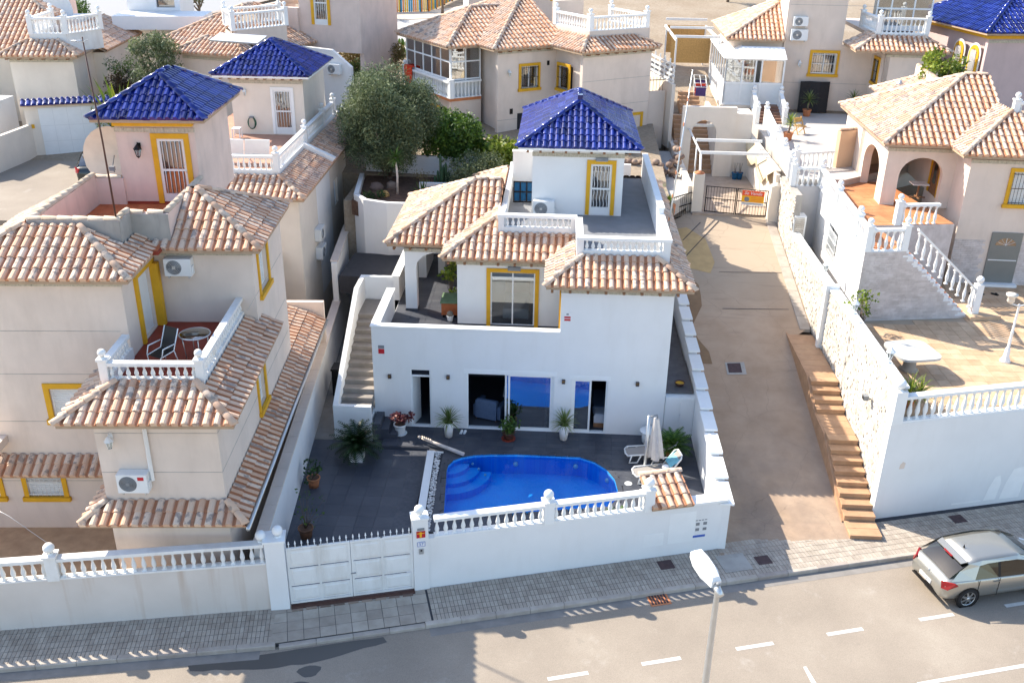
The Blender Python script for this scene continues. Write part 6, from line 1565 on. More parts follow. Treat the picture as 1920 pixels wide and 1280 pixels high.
wall_lantern_top((10.93, 5.6, 4.51), 'white lantern farthest up the stone wall near the white house flank')
# terrace slab and tiles
tb = M(); tb.prism([(10.95, -4.3), (24, -.7), (24, 12), (10.95, 12)], -.4, TZ - .02); terr = structure('tiled_terrace', tb, paint('sand_grout', (.42, .33, .24), .06, .9, 3, 0))
def tz_ok(x, y): return y > -4.1 + (x - 10.95) * .276 and not (y > 3.0 + (x - 11.0) * .155 and x < 16.2)
tile_floor(terr, 11.0, 22.0, -4.4, 8.8, TZ, .42, .42, sandtile, .012, skip=lambda x, y: not tz_ok(x, y))
# right house
RH = thing('house', 'cream villa with arched porch and stair rising from the right terrace', 'house', (16.9, 9.3, 0), math.radians(-2))
RR = math.radians(-2)
w = M()
w.wall((-.1, -1.3), (6, -1.3), .25, 2.8, 8.75, [(1.75, 3.25, 6.95, 8.30)]); w.wall((-.1, 3.5), (-.1, -1.05), .25, 4.0, 8.75)
w.build('wall', beige, RH)
bs = M(); rs = random.Random(5)
for k in range(24):
    z = 3.45 + k * .08; x = -.1 + rs.uniform(-.2, 0)
    while x < 6:
        L = .24; a = max(-.1, x); b = min(6, x + L - .006)
        if b > a and not (a > 1.0 and b < 2.6 and z < 5.5): bs.box(a, b, -1.32, -1.30, z, z + .074)
        x += L
tag(bs.build('facing_brick', floor_tile('pale_lilac_brick', (.56, .50, .47), (.66, .60, .57), .85), RH), kind='stuff')
framed_window(RH, (1.65, -1.3, 6.95), 0, 1.5, 1.35, mustard, white2, 'cage', .15, .06, 2, shutter=True, barmat=blackm)
r = Roof([(-3.3, 8, -.15, 8.2), (-.62, 8, -1.72, 13)], 8.97, .535, cuts=[(1.9, 8.1, .7, 13), (1.2, 8.1, 4.9, 13.1)], slabs=[(-3.3, 8, -.15, 8.2), (-.62, 8, -1.72, 7)]); r.build(RH, tilem, 260)
s = M()
for a, b, y in ((-.12, 6, -1.34), (-3.0, -.12, .26)):
    n = int((b - a) / .33)
    for i in range(n): s.box(a + (b - a) * i / n + .004, a + (b - a) * (i + 1) / n - .004, y, y + .045, 8.6, 8.74)
s.build('eave_strip', fasciam, RH)
def arch_wall(m, u0, u1, y0, y1, zb, zs, zt, piers, rise, axis='x'):
    """wall with one arched opening between piers=(a,b)"""
    a, b = piers; c = (a + b) / 2; R_ = (b - a) / 2
    P = (lambda u, y, z: (u, y, z)) if axis == 'x' else (lambda u, y, z: (y, u, z))
    def blk(ua, ub, za, zb2): 
        q = [P(ua, y0, za), P(ub, y0, za), P(ub, y1, za), P(ua, y1, za)] + [P(ua, y0, zb2), P(ub, y0, zb2), P(ub, y1, zb2), P(ua, y1, zb2)]
        m.add(q, [(3, 2, 1, 0), (4, 5, 6, 7), (0, 1, 5, 4), (1, 2, 6, 5), (2, 3, 7, 6), (3, 0, 4, 7)])
    blk(u0, a, zb, zt); blk(b, u1, zb, zt)
    pts = [(c - R_ * math.cos(t), zs + rise * math.sin(t)) for t in np.linspace(0, PI, 15)]
    for (ua, za), (ub, zb2) in zip(pts, pts[1:]):
        m.add([P(ua, y0, za), P(ub, y0, zb2), P(ub, y0, zt), P(ua, y0, zt), P(ua, y1, za), P(ub, y1, zb2), P(ub, y1, zt), P(ua, y1, zt)], [(0, 1, 2, 3), (7, 6, 5, 4), (4, 5, 1, 0), (3, 2, 6, 7)])
m = M(); arch_wall(m, -2.95, -.1, .30, .62, 6.2, 7.55, 8.75, (-2.35, -.55), .80); arch_wall(m, .62, 7.8, -2.95, -2.60, 6.2, 7.45, 8.75, (1.2, 3.8), .85, 'y'); m.build('porch', beige, RH)
m = M(); m.box(-2.95, -2.62, 4.2, 4.75, 6.2, 8.7); m.build('porch_pier', beige, RH)
pw = M(); pw.box(-.1, .1, 3.5, 12, 6.2, 8.7); pw.box(-2.6, -.1, 7.6, 7.8, 6.2, 8.75); pw.build('porch_back_wall', beige, RH)
g = bpy.data.objects.new('front_door', None); COL.objects.link(g); g.parent = RH; g.location = (-.1, 2.9, 6.22); g.rotation_euler = (0, 0, -PI / 2)
f = M(); f.box(-.18, -.02, -.05, .02, 0, 2.3); f.box(1.02, 1.18, -.05, .02, 0, 2.3); f.build('surround', mustard, g); M().box(0, 1.0, -.02, .02, 0, 2.2).build('door_leaf', wood, g); M().box(.3, .7, -.03, -.021, .5, 2.0).build('pane', glassdk, g)
rp = M(); rp.add([(1.2, 5.0, 8.9), (1.4, 5.0, 8.9), (1.4, 12, 8.9), (1.2, 12, 8.9), (1.2, 5.0, 10.05), (1.4, 5.0, 10.05), (1.4, 12, 10.4), (1.2, 12, 10.4)], [(4, 5, 6, 7), (0, 1, 5, 4), (1, 2, 6, 5), (2, 3, 7, 6), (3, 0, 4, 7)]); rp.box(1.9, 8, .7, .9, 9, 9.9); rp.box(1.9, 2.1, .9, 5, 9, 9.9); rp.build('roof_parapet', beige, RH); ridge_line(RH, (1.3, 5.0, 10.04), (1.3, 12, 10.38))
balustrade(RH, (2.0, .8, 9.9), (8, .8, 9.9), .8, .24, white2, (1, 0), True, .05)
# raised terrace, its walls and the stair
RT = thing('raised_terrace', 'upper terrace block with white balustrades and a descending stair at right', 'terrace', (11.62, 3.45, 0), math.radians(9))
def rtl(x, y):
    c, s_ = math.cos(math.radians(9)), math.sin(math.radians(9)); dx, dy = x - 11.62, y - 3.45; return (dx * c + dy * s_, -dx * s_ + dy * c)
UZ = 6.25; NS = 13; S0 = 1.75; S1 = 4.6; rise = (UZ - TZ - .15) / NS
w = M(); run = (S1 - S0) / NS
w.wall((0, 0), (S0, 0), .2, TZ - .1, UZ)
for i in range(NS): w.box(S0 + run * i, S0 + run * (i + 1), 0, .2, TZ - .1, UZ - rise * (i + 1))
w.wall((1.87, 8.8), (.02, .2), .2, TZ - .9, UZ, [(3.0, 4.8, 4.3, 5.5)]); w.build('side_wall', white, RT)
bk = M(); rs = random.Random(8)
for k in range(36):
    z = TZ + k * .08; x = rs.uniform(-.2, 0)
    while x < S1:
        L = .26; a = max(0, x); b = min(S1, x + L - .006); top = UZ if b <= S0 else UZ - rise * (int(max(0, (b - .001 - S0)) / run) + 1)
        if b > a + .02 and z + .074 <= top: bk.add([(a, -.014, z), (b, -.014, z), (b, -.014, z + .074), (a, -.014, z + .074), (a, 0, z), (b, 0, z), (b, 0, z + .074), (a, 0, z + .074)], [(0, 1, 2, 3), (3, 2, 6, 7), (4, 5, 1, 0), (0, 3, 7, 4), (1, 5, 6, 2)])
        x += L
tag(bk.build('facing_brick', bpy.data.materials['pale_lilac_brick'], RT), kind='stuff')
for i in range(NS): M().cbox(S0 + run * i, S0 + run * (i + 1) + .02, .2, 1.5, TZ, UZ - rise * (i + 1), .006).build('stair_step', orangetile, RT)
M().cbox(S1, S1 + 1.25, -.35, 1.5, TZ - .05, TZ + .16, .006).build('stair_step', sandtile, RT)
fl = M(); fl.prism([(.25, .2), (S0, .2), (S0, 3.0), (5.2, 3.0), (5.2, 10), (2.1, 9)], TZ, UZ - .01); fl.build('terrace_block', bpy.data.materials['pale_lilac_brick'], RT)
tile_floor(RT, .12, 5.18, 3.02, 9.3, UZ + .01, .42, .42, floor_tile('orange_floor_tile', (.50, .20, .09), (.58, .26, .12)), .012, skip=lambda x, y: x < .35 + (y - .2) * .2, budget=290); tile_floor(RT, .12, S0, .22, 3.02, UZ + .01, .42, .42, bpy.data.materials['orange_floor_tile'], .012, skip=lambda x, y: x < .3 + (y - .2) * .2)
balustrade(RT, (.1, .1, UZ), (1.55, .1, UZ), .86, .27, white2, (1, 1), True, .0, r=.065, posth=.95)
balustrade(RT, (S0 + .25, .1, UZ - .08), (S1 + .2, .1, TZ + .30), .92, .295, white2, (0, 0), True, .0, r=.06, railw=.14)
M().box(S1 + .20, S1 + .48, -.05, .23, TZ + .16, TZ + 1.35).build('newel_post', white2, RT); inst('ball', 'bigball', None, RT, (S1 + .34, .09, TZ + 1.35))
balustrade(RT, (.1, .1, UZ), (1.87, 8.8, UZ), .86, .235, white2, (0, 1), True, .05, r=.06, posth=.95, mids=(1.55, 5.2))
balustrade(RT, (2.75, 3.1, UZ), (4.45, 3.1, UZ), .86, .29, white2, (1, 0), True, .0, r=.065, posth=.95)
balustrade(RT, (1.87, 8.8, UZ), (.62, 9.0, UZ), .86, .26, white2, (0, 1), True, .0, r=.065, posth=.95)
bw = M(); bw.add([(.55, 8.9, 3), (1.87, 8.7, 3), (1.87, 8.7, UZ), (.55, 8.9, UZ), (.55, 9.1, 3), (1.87, 8.9, 3), (1.87, 8.9, UZ), (.55, 9.1, UZ)], [(0, 1, 2, 3), (3, 2, 6, 7)]); bw.build('return_wall', MATS.get('pale_grey_render') or paint('pale_grey_render', (.60, .57, .55), .05, .85, 2, .2, 50), RT)
gw = bpy.data.objects.new('window', None); COL.objects.link(gw); gw.parent = RT; gw.location = (1.20, 5.85, 4.3); gw.rotation_euler = (0, 0, -PI / 2 - .211)
m = M(); [m.tube([(x, -.03, 0), (x, -.03, 1.1)], .012, 5) for x in np.arange(0, 1.81, .15)]; [m.box(0, 1.8, -.04, -.02, z, z + .02) for z in (0, .36, .72, 1.08)]; m.build('grille', offwhite, gw); M().box(0, 1.8, .12, .13, 0, 1.1).build('pane', glassdk, gw)
t = thing('door', 'grey terrace door with half round fan light in pale brick wall', 'door', (18.2, 7.9, TZ), RR); M().box(0, 1.25, 0, .06, .12, 2.3).build('door_leaf', paint('grey_door_paint', (.20, .20, .18), .04, .5, 3, 0), t)
m = M(); pts = [(.625 + .42 * math.cos(a), -.006, 1.75 + .32 * math.sin(a)) for a in np.linspace(0, PI, 13)]; m.add(pts, [tuple(range(13))]); m.build('fan_light', glassdk, t); m = M(); [m.bar((.625, -.012, 1.76), (.625 + .4 * math.cos(a), -.012, 1.76 + .3 * math.sin(a)), .02, .006) for a in (.5, 1.05, 1.57, 2.1, 2.64)]; m.build('fan_bars', offwhite, t); M().box(.05, 1.2, -.012, 0, 1.08, 1.12).build('mid_rail', offwhite, t); M().box(-.1, 1.35, -.3, 0, 0, .1).build('door_step', white2, t)
t = thing('garden_lamp', 'white double headed garden lamp post standing on the tiled terrace', 'lamp post', (16.1, .25, TZ)); m = M(); m.lathe((0, 0, 0), [(.19, 0), (.17, .06), (.10, .22), (.085, .5), (.05, .56), (.045, 1.1), (.06, 1.14), (.04, 1.18), (.035, 2.1), (.05, 2.15), (.03, 2.2)], 12); m.build('post', offwhite, t); m = M(); m.tube([(-.32, 0, 2.22), (0, 0, 2.12), (.32, 0, 2.22)], .028, 7); m.build('arm', offwhite, t)
for x in (-.32, .32): M().lathe((x, 0, 2.24), [(.08, 0), (.13, .06), (.11, .20), (.19, .26), (.20, .32), (.06, .36)], 14).build('lamp_head', dishm, t)
t = thing('stone_table', 'low grey rounded stone table on the tiled terrace by the wall', 'table', (12.45, -.65, TZ), math.radians(12)); m = M(); pl = [(.78 * (abs(math.cos(a)) ** .45) * (1 if math.cos(a) > 0 else -1), .80 * (abs(math.sin(a)) ** .45) * (1 if math.sin(a) > 0 else -1)) for a in np.linspace(0, 2 * PI, 33)[:-1]]; m.prism(pl, .66, .74); m.build('table_top', paint('grey_concrete', (.46, .46, .44), .05, .7, 4, .1, 40), t); M().lathe((0, 0, 0), [(.34, 0), (.22, .1), (.2, .66)], 12).build('table_base', greyrender, t)
t = thing('potted_yucca', 'bushy sword leaved plant at the corner of the balustraded terrace', 'potted plant', (11.55, -3.35, TZ)); pot(t, .22, .3, terr_pot); [rosette(t, (dx, dy, .35), 40, .72, .05, limeleaf, 11 + i, (-.1, 1.45), .55) for i, (dx, dy) in enumerate(((0, 0), (.35, .1), (.15, .35)))]
t = thing('shrub', 'yellow green rubber plant behind the stone wall lantern', 'shrub', (11.5, 2.2, TZ)); pot(t, .2, .3, terr_pot); rng = np.random.default_rng(44); cl = [(RNG.normal(0, .28), RNG.normal(0, .25), .9 + .75 * RNG.random(), .22) for i in range(13)]; v = leaf_quads(clump_points(cl, 320, rng), .15, .6, rng); tag(link('foliage', quads_mesh('foliage', v, limeleaf), t), kind='stuff'); m = M(); [m.tube([(0, 0, .2), c[:3]], [.02, .006], 5) for c in cl]; m.build('stems', bark, t)
t = thing('lounge_table', 'small white and brown table under the porch arch of right house', 'table', (15.6, 10.6, UZ + .02)); M().box(0, .7, 0, .6, .62, .66).build('table_top', offwhite, t); m = M(); m.box(.32, .38, .27, .33, 0, .62); m.bar((.0, .3, .02), (.7, .3, .02), .05); m.bar((.35, 0, .02), (.35, .6, .02), .05); m.build('base', wood, t)
for i, (x, y) in enumerate(((17.3, 6.6), (17.75, 6.75), (18.3, 6.7))):
    t = thing('shoe', ('dark shoe nearest the stair newel, left of the row', 'middle dark shoe of the row by the grey door', 'right hand dark shoe before the grey door')[i], 'shoe', (x, y, TZ + .005), .4 * i, 'shoes by the terrace door'); m = M(); m.prism([(-.06, -.15), (.06, -.15), (.06, .12), (0, .17), (-.06, .12)], 0, .04); m.ball((0, -.05, .05), .065, 8, 4, .8); m.build('shoe_body', blackm, t)
# ------------------------------------------------------------ driveway gate and courtyard
GT = thing('gate', 'black iron double gate with a for sale board across the driveway top', 'gate', (7.30, 14.75, 4.13), math.atan2(-.62, 2.92)); Lg = 2.98
for i in range(2):
    lf = bpy.data.objects.new('gate_leaf', None); COL.objects.link(lf); lf.parent = GT; lf.location = (Lg / 2 * i, 0, 0); wl_ = Lg / 2 - .02
    m = M(); m.box(0, .05, -.02, .02, .05, 1.35); m.box(wl_ - .05, wl_, -.02, .02, .05, 1.35); [m.box(.05, wl_ - .05, -.018, .018, z, z + .035) for z in (.06, .72, 1.31)]; m.build('frame', blackm, lf)
    def gb():
        m = M(); m.tube([(0, 0, 0), (0, 0, 1.25)], .010, 5); m.ball((0, 0, .62), .022, 6, 4); return m.mesh('gate_bar', blackm)
    for j in range(10): inst('gate_bar', 'gatebar', gb, lf, (.05 + (wl_ - .1) * (j + .5) / 10, 0, .08))
sb = thing('sale_board', 'orange and yellow Se Vende board hung on the black gate', 'sign', (7.30 + 1.72 * .978, 14.75 - .365 - .05, 4.13 + .58), math.atan2(-.62, 2.92))
M().box(0, 1.05, -.012, 0, 0, .72).build('board', signw, sb); M().box(0, 1.05, -.015, -.0125, .46, .72).build('red_band', signrd, sb); M().box(0, 1.05, -.015, -.0125, .14, .458).build('yellow_band', signor, sb)
text_mesh('Se Vende', .22, signw, sb, (.52, -.018, .585), (PI / 2, 0, 0), 'lettering', .25)
m = M(); m.add([(.24 + .12 * math.cos(a), -.017, .29 + .12 * math.sin(a)) for a in np.linspace(0, 2 * PI, 17)[:-1]], [tuple(range(16))]); m.build('emblem', greym, sb)
for z in (.36, .28, .20): M().box(.42, .98, -.017, -.0155, z, z + .02).build('print_line', signrd, sb)
for z in (.06,): M().box(.05, .95, -.017, -.0125, z, z + .03).build('print_line', greym, sb)
for x, y, z1, lab in ((6.72, 14.85, 6.05, 'cream gate pillar with rounded top at the left of black gate'), (10.32, 14.1, 5.75, 'cream gate pillar between the black gate and stone wall')):
    t = thing('gate_pillar', lab, 'pillar', (x, y, 0)); M().box(-.06, .45, -.2, .25, 3.6, z1).build('shaft', cream, t); M().lathe((.2, .02, z1), [(.26, 0), (.25, .04), (.1, .09), (.09, .12)], 12).build('cap', terr_pot if x < 8 else cream, t)
RFe = thing('fence', 'black iron railing descending left of the driveway gate pillar', 'fence', (5.25, 13.3, 4.0), math.atan2(1.5, 1.42))
Lf = 2.1
for i in range(14): M().tube([(Lf * i / 13, 0, 0), (Lf * i / 13, 0, 1.1)], .011, 5).build('fence_bar', blackm, RFe)
m = M(); [m.box(0, Lf, -.02, .02, z, z + .04) for z in (.02, .55, 1.1)]; m.box(-.03, .03, -.03, .03, 0, 1.2); m.box(Lf - .03, Lf + .03, -.03, .03, 0, 1.2); m.build('rails', blackm, RFe)
cf = M(); cf.box(6.7, 10.5, 14.4, 23.6, 3.9, 4.18); structure('courtyard', cf, floor_tile('courtyard_tile', (.40, .31, .24), (.46, .37, .29)))
AH = thing('garden_wall', 'cream courtyard wall with an arched opening and steps behind', 'wall'); m = M(); arch_wall(m, 6.7, 9.6, 21.4, 21.7, 4.1, 6.5, 7.95, (7.25, 8.6), .75); m.box(9.6, 10.5, 21.5, 23, 4.1, 7.6); m.box(6.45, 6.7, 14.9, 27, 3.6, 5.4); m.box(10.5, 10.7, 14.4, 23, 4.0, 6.2); m.box(8.65, 8.85, 21.7, 27, 4.1, 7.2); m.build('wall', cream, AH)
for i in range(12): M().box(6.72, 8.64, 21.9 + .36 * i, 22.3 + .36 * i, 4.1, 4.36 + .2 * i).build('step', steptile, AH)
st2 = thing('outdoor_stairs', 'ochre steps rising behind the arch towards the glass conservatory', 'stairs', (7.2, 26.3, 0))
for i in range(6): M().box(0, 1.2, .36 * i, .36 * i + .4, 5.4, 6.6 + .18 * i).build('step', steptile, st2)
PG = thing('pergola', 'white steel pergola beams spanning the courtyard behind the gate', 'pergola')
for y, z in ((22.0, 6.75), (18.9, 6.66), (17.1, 6.44)): M().box(7.05 if y > 20 else 7.2, 10.6, y, y + .12, z, z + .14).build('beam', offwhite, PG)
m = M(); m.tube([(7.1, 22, 6.8), (7.25, 17.2, 6.45)], .06, 4); m.tube([(7.25, 17.2, 6.45), (7.0, 15.2, 5.9)], .06, 4); m.build('side_rail', offwhite, PG); M().tube([(7.0, 15.2, 5.9), (7.0, 15.0, 4.2)], .05, 8).build('post', offwhite, PG); M().tube([(7.2, 18.5, 6.5), (7.2, 18.5, 4.2)], .04, 8).build('post', offwhite, PG)
aw = thing('awning', 'cream fabric awning folded along the courtyard side beside the stone wall', 'awning'); m = M(); L_ = []
for i in range(9): y = 15 + 7.6 * i / 8; L_ += [(10.62, y, 6.3), (10.2 + .15 * math.sin(i * 2.2), y, 6.0 - .2 * math.sin(i * 1.6)), (10.35, y, 5.3 + .35 * math.sin(i * 1.9))]
m.add(L_, [(3 * i + k, 3 * i + k + 1, 3 * i + 4 + k, 3 * i + 3 + k) for i in range(8) for k in (0, 1)], True); m.build('cloth', awning, aw); M().box(10.5, 10.75, 14.6, 23, 6.3, 6.36).build('shelf', cream, aw)
for x in (9.75, 10.02): t = thing('potted_plant', 'left blue pot in the courtyard corner' if x < 9.9 else 'right blue pot in the courtyard corner', 'potted plant', (x, 20.9, 4.18), 0, 'blue pots in the courtyard'); pot(t, .17, .38, bluepot); m = M(); [m.tube([(0, 0, .35), (.1 * i - .1, .05, .9)], .01, 4) for i in range(3)]; m.build('twigs', bark, t)
# ------------------------------------------------------------ houses at the back
def eave_bits(parent, runs, z, mat=fasciam):
    s = M()
    for (a, b, y) in runs:
        n = max(1, int((b - a) / .36))
        for i in range(n): s.box(a + (b - a) * i / n + .004, a + (b - a) * (i + 1) / n - .004, y - .045, y, z, z + .14)
    s.build('eave_strip', mat, parent)
# back middle house with glazed porch
BA = math.radians(34); BO = (1.13, 21.4)
BM = thing('house', 'beige villa with white glazed corner porch behind the blue roof tower', 'house', (*BO, 0), BA)
def bmw(u, v, z): return (BO[0] + u * math.cos(BA) - v * math.sin(BA), BO[1] + u * math.sin(BA) + v * math.cos(BA), z)
w = M(); w.wall((.35, .35), (5.0, .35), .25, 4.8, 10.45); w.wall((.6, 3.4), (.6, .6), .25, 4.8, 10.45, [(.75, 1.75, 8.35, 9.6)]); w.wall((-3.2, 3.35), (.6, 3.35), .25, 4.8, 10.45, [(1.5, 2.6, 8.35, 9.55)]); w.wall((5.0, .6), (5.0, 9), .25, 4.8, 10.45); w.wall((-2.95, 12), (-2.95, 3.6), .25, 4.8, 10.45); w.box(-5.1, -3.2, 5.2, 5.5, 4.8, 7.7); w.wall((-4.85, 11), (-4.85, 5.5), .25, 4.8, 7.7, [(3.4, 4.2, 6.0, 7.0)]); w.build('wall', beige, BM)
st = M(); st.box(-3.2, .35, 3.342, 3.348, 6.7, 6.72); st.box(.36, 5.0, .342, .348, 7.6, 7.62); st.box(.36, 5.0, .342, .348, 9.0, 9.02); st.build('render_joint', greyrender, BM)
r = Roof([(-5.55, 5.35, 4.75, 11.3), (-3.65, 5.35, 3.0, 13), (0, 5.35, 0, 13)], 10.6, .50, cuts=[(1.25, 5.4, 1.15, 13.1)]); r.build(BM, tilem, 200)
eave_bits(BM, [(.35, 5.0, .35), (-3.2, .35, 3.35)], 10.28); rf = M(); [rf.box(x, x + .12, .06, .35, 10.40, 10.48) for x in np.arange(.5, 5.2, .62)]; [rf.box(x, x + .12, 3.06, 3.35, 10.40, 10.48) for x in np.arange(-3.2, .2, .62)]; rf.build('rafter_end', wood, BM); mb = M(); mb.box(-3.2, .35, 3.30, 3.347, 10.43, 10.5); mb.box(.35, 5.0, .30, .347, 10.43, 10.5); mb.build('eave_board', mustard, BM)
framed_window(BM, (-1.7, 3.35, 8.35), 0, 1.1, 1.2, mustard, white2, 'cage', .15, .06, 2); framed_window(BM, (.35, 2.65, 8.35), -PI / 2, 1.0, 1.25, mustard, white2, 'cage', .15, .06, 1)
framed_window(BM, (-4.85 - .25, 7.6, 6.0), -PI / 2, .8, 1.0, mustard, white2, 'none', .14, .05, 1)
k = M(); k.box(1.25, 5.4, 1.15, 1.35, 10.6, 11.5); k.box(1.25, 1.45, 1.35, 9, 10.6, 11.5); k.build('terrace_kerb', beige, BM)
balustrade(BM, (1.35, 1.25, 11.5), (5.2, 1.25, 11.5), .75, .24, white2, (1, 1), True, .05, posth=.85); balustrade(BM, (1.35, 1.25, 11.5), (1.35, 4.6, 11.5), .75, .24, white2, (0, 1), True, .05, posth=.85); balustrade(BM, (5.2, 1.25, 11.5), (5.2, 4.6, 11.5), .75, .24, white2, (0, 1), True, .05, posth=.85)
m = M(); m.box(2.2, 4.2, 6, 6.3, 10.8, 12.6); m.build('terrace_wall', beige, BM)
g = bpy.data.objects.new('glazed_porch', None); COL.objects.link(g); g.parent = BM
M().box(-5.2, -3.2, 5.15, 11, 7.62, 7.8).build('porch_slab', orangetile, g)
f = M()
for x0, x1, nx in ((-5.1, -3.2, 2),):
    for i in range(nx + 1): xx = x0 + (x1 - x0 - .07) * i / nx; f.box(xx, xx + .07, 5.22, 5.29, 7.8, 10.48)
    for z in (8.75, 9.7, 10.42): f.box(x0, x1, 5.215, 5.295, z, z + .07)
for i in range(6): yy = 5.3 + 5.5 * i / 5; f.box(-5.11, -5.03, yy, yy + .08, 7.8, 10.48)
for z in (8.75, 9.7, 10.42): f.box(-5.115, -5.025, 5.3, 10.9, z, z + .07)
f.build('frame', white2, g)
gx = glass_material('porch_glass', (.45, .50, .52), .20)
for i in range(2): M().box(-5.03 + .9 * i, -4.2 + .9 * i, 5.25, 5.256, 8.82, 10.42).build('pane', gx, g)
for i in range(5): M().box(-5.075, -5.069, 5.38 + 1.1 * i, 6.4 + 1.1 * i, 8.82, 10.42).build('pane', gx, g)
f = M(); f.box(-5.0, -3.2, 5.30, 5.34, 7.8, 8.7); f.box(-5.0, -4.96, 5.35, 10.8, 7.8, 8.7); f.build('lower_panel', offwhite, g); M().box(-3.3, -3.2, 5.35, 11, 7.8, 10.4).build('inner_wall', cream, g)
balustrade(BM, (-5.15, 5.12, 7.8), (-3.25, 5.12, 7.8), .92, .235, white2, (1, 0), False, .05); balustrade(BM, (-5.2, 5.12, 7.8), (-5.2, 10.9, 7.8), .92, .235, white2, (0, 1), True, .05)
t = thing('towel', 'red towel hanging over the porch rail at the corner of the beige house', 'towel', bmw(-5.32, 10.2, 7.9), BA); m = M(); m.box(-.04, 0, -.5, .5, 0, .95); m.box(-.04, .2, -.5, .5, .95, .98); m.build('cloth', redcloth, t)
ac_unit(bmw(-.35, 3.03, 6.75), BA, 'white air conditioner on the beige wall above the blue roof tower', w=.8, h=.52)
lantern(bmw(-2.5, 3.34, 9.15), BA, 'white wall lantern left of the window on the back middle house', False, s=.9)
m = M(); m.box(-2.4, -2.2, 3.33, 3.349, 7.0, 7.3); m.box(.0, .16, 3.33, 3.349, 9.5, 9.75); m.build('wall_vent', blackm, BM)
framed_window(BM, (3.6, .35, 5.6), 0, .9, 1.3, mustard, white2, 'none', .15, .06, 1)
M().box(-1.9, -.7, 3.30, 3.345, 4.8, 7.0).build('dark_doorway', dark, BM)
# back right house
BR = thing('house', 'beige house with white conservatory and two air conditioners at the upper right', 'house', (13.1, 28.2, 0), math.radians(-2))
RB = math.radians(-2)
w = M(); w.wall((0, 0), (5.2, 0), .25, 5.5, 10.4, [(1.75, 3.15, 8.75, 10.0)]); w.wall((0, 0), (3.35, 0), .25, 10.4, 15.0); w.wall((.0, 8), (.0, .25), .25, 5.5, 15.0, [(4.0, 5.2, 12.0, 13.5)]) ; w.wall((5.2, 0), (5.2, -2.7), .25, 5.5, 10.4, [(.7, 1.6, 8.6, 9.9)]); w.wall((5.2, -2.7), (8.2, -2.7), .25, 5.5, 10.4); w.wall((3.35, .25), (3.35, 8), .25, 10.0, 15.0) ; w.build('wall', beige, BR)
j = M(); [j.box(.1, 5.1, -.005, -.001, z, z + .02) for z in (8.2, 12.6)]; [j.box(5.3, 8.1, -2.705, -2.701, z, z + .02) for z in (8.9, 7.6)]; j.build('render_joint', greyrender, BR)
framed_window(BR, (1.75, 0, 8.75), 0, 1.4, 1.2, mustard, white2, 'cage', .16, .06, 2, barmat=offwhite); framed_window(BR, (5.2, -.75, 8.55), -PI / 2, .95, 1.3, mustard, white2, 'cage', .15, .06, 1); framed_window(BR, (0, 4.0, 12.0), -PI / 2, 1.0, 1.5, mustard, white2, 'none', .16, .06, 1)
r = Roof([(3.4, 8.6, -3.1, 8)], 10.55, .50, cuts=[(4.75, 7.6, -1.75, 8.1), (3.3, 4.8, .0, 8.1)], slabs=[(4.8, 8.6, -3.1, 1), (3.4, 4.8, -3.1, -.02)]); r.build(BR, tilem, 120)
eave_bits(BR, [(5.2, 8.2, -2.7)], 10.2)
k = M(); k.box(4.75, 7.6, -1.75, -1.55, 10.5, 11.35); k.box(4.75, 4.95, -1.55, 0, 10.5, 11.35); k.build('terrace_kerb', white2, BR)
balustrade(BR, (4.85, -1.65, 11.35), (7.5, -1.65, 11.35), .85, .24, white2, (1, 1), True, .05); balustrade(BR, (4.85, -1.65, 11.35), (4.6, 1.2, 11.35), .85, .24, white2, (0, 1), True, .05)
M().box(4.9, 7.5, -1.5, 8, 10.9, 11.1).build('roof_terrace', beige, BR); f = M(); f.box(5.2, 8.4, .8, 4, 11.2, 11.4); [f.box(x, x + .08, .8, .88, 11.4, 13.8) for x in (5.2, 6.0, 7.3, 8.3)]; [f.box(5.2, 8.38, .79, .89, z, z + .08) for z in (11.4, 12.4, 13.7)]; f.build('upper_conservatory_frame', white2, BR); M().box(5.25, 8.35, .84, .85, 11.45, 13.7).build('pane', gx, BR); M().box(5.25, 8.35, 1.6, 1.65, 11.45, 13.7).build('curtain', cream, BR)
r = Roof([(-3.4, 3.5, -.45, 7.5)], 10.65, .52, cuts=[(.0, 4, -2, 9)], slabs=[(-3.4, -.02, -.45, 7.4)]); r.build(BR, tilem, 110, roofname='wing_roof')
w = M(); w.box(-2.9, -.02, .1, 7, 8, 10.5); w.build('wing_wall', beige, BR)
g = bpy.data.objects.new('conservatory', None); COL.objects.link(g); g.parent = BR
f = M(); x0, x1, y0, y1, zb, zt = -3.45, -.05, -1.6, 6.5, 7.1, 9.75
for x in (x0, x0 + .95, x0 + 1.7, x0 + 2.05, x1 - .08): f.box(x, x + .09, y0, y0 + .09, zb, zt)
for z in (zb, 8.3, zt - .1): f.box(x0, x1, y0 - .004, y0 + .094, z, z + .1)
for i in range(8): yy = y0 + (y1 - y0) * i / 7; f.box(x0 - .004, x0 + .09, yy, yy + .08, zb, zt)
for z in (zb, 8.3, zt - .1): f.box(x0 - .008, x0 + .094, y0 + .1, y1, z, z + .1)
f.build('frame', white2, g)
f = M(); f.box(x0 + .1, x1 - .1, y0 + .03, y0 + .06, zb + .1, 8.3); f.box(x0 + .03, x0 + .06, y0 + .1, y1, zb + .1, 8.3); f.build('lower_panel', offwhite, g)
for a, b in ((x0 + .1, x0 + .94), (x0 + 1.05, x0 + 1.68), (x0 + 2.15, x1 - .1)): M().box(a, b, y0 + .04, y0 + .048, 8.4, zt - .1).build('pane', gx, g)
for i in range(7): M().box(x0 + .04, x0 + .048, y0 + (y1 - y0) * i / 7 + .09, y0 + (y1 - y0) * (i + 1) / 7, 8.4, zt - .1).build('pane', gx, g)
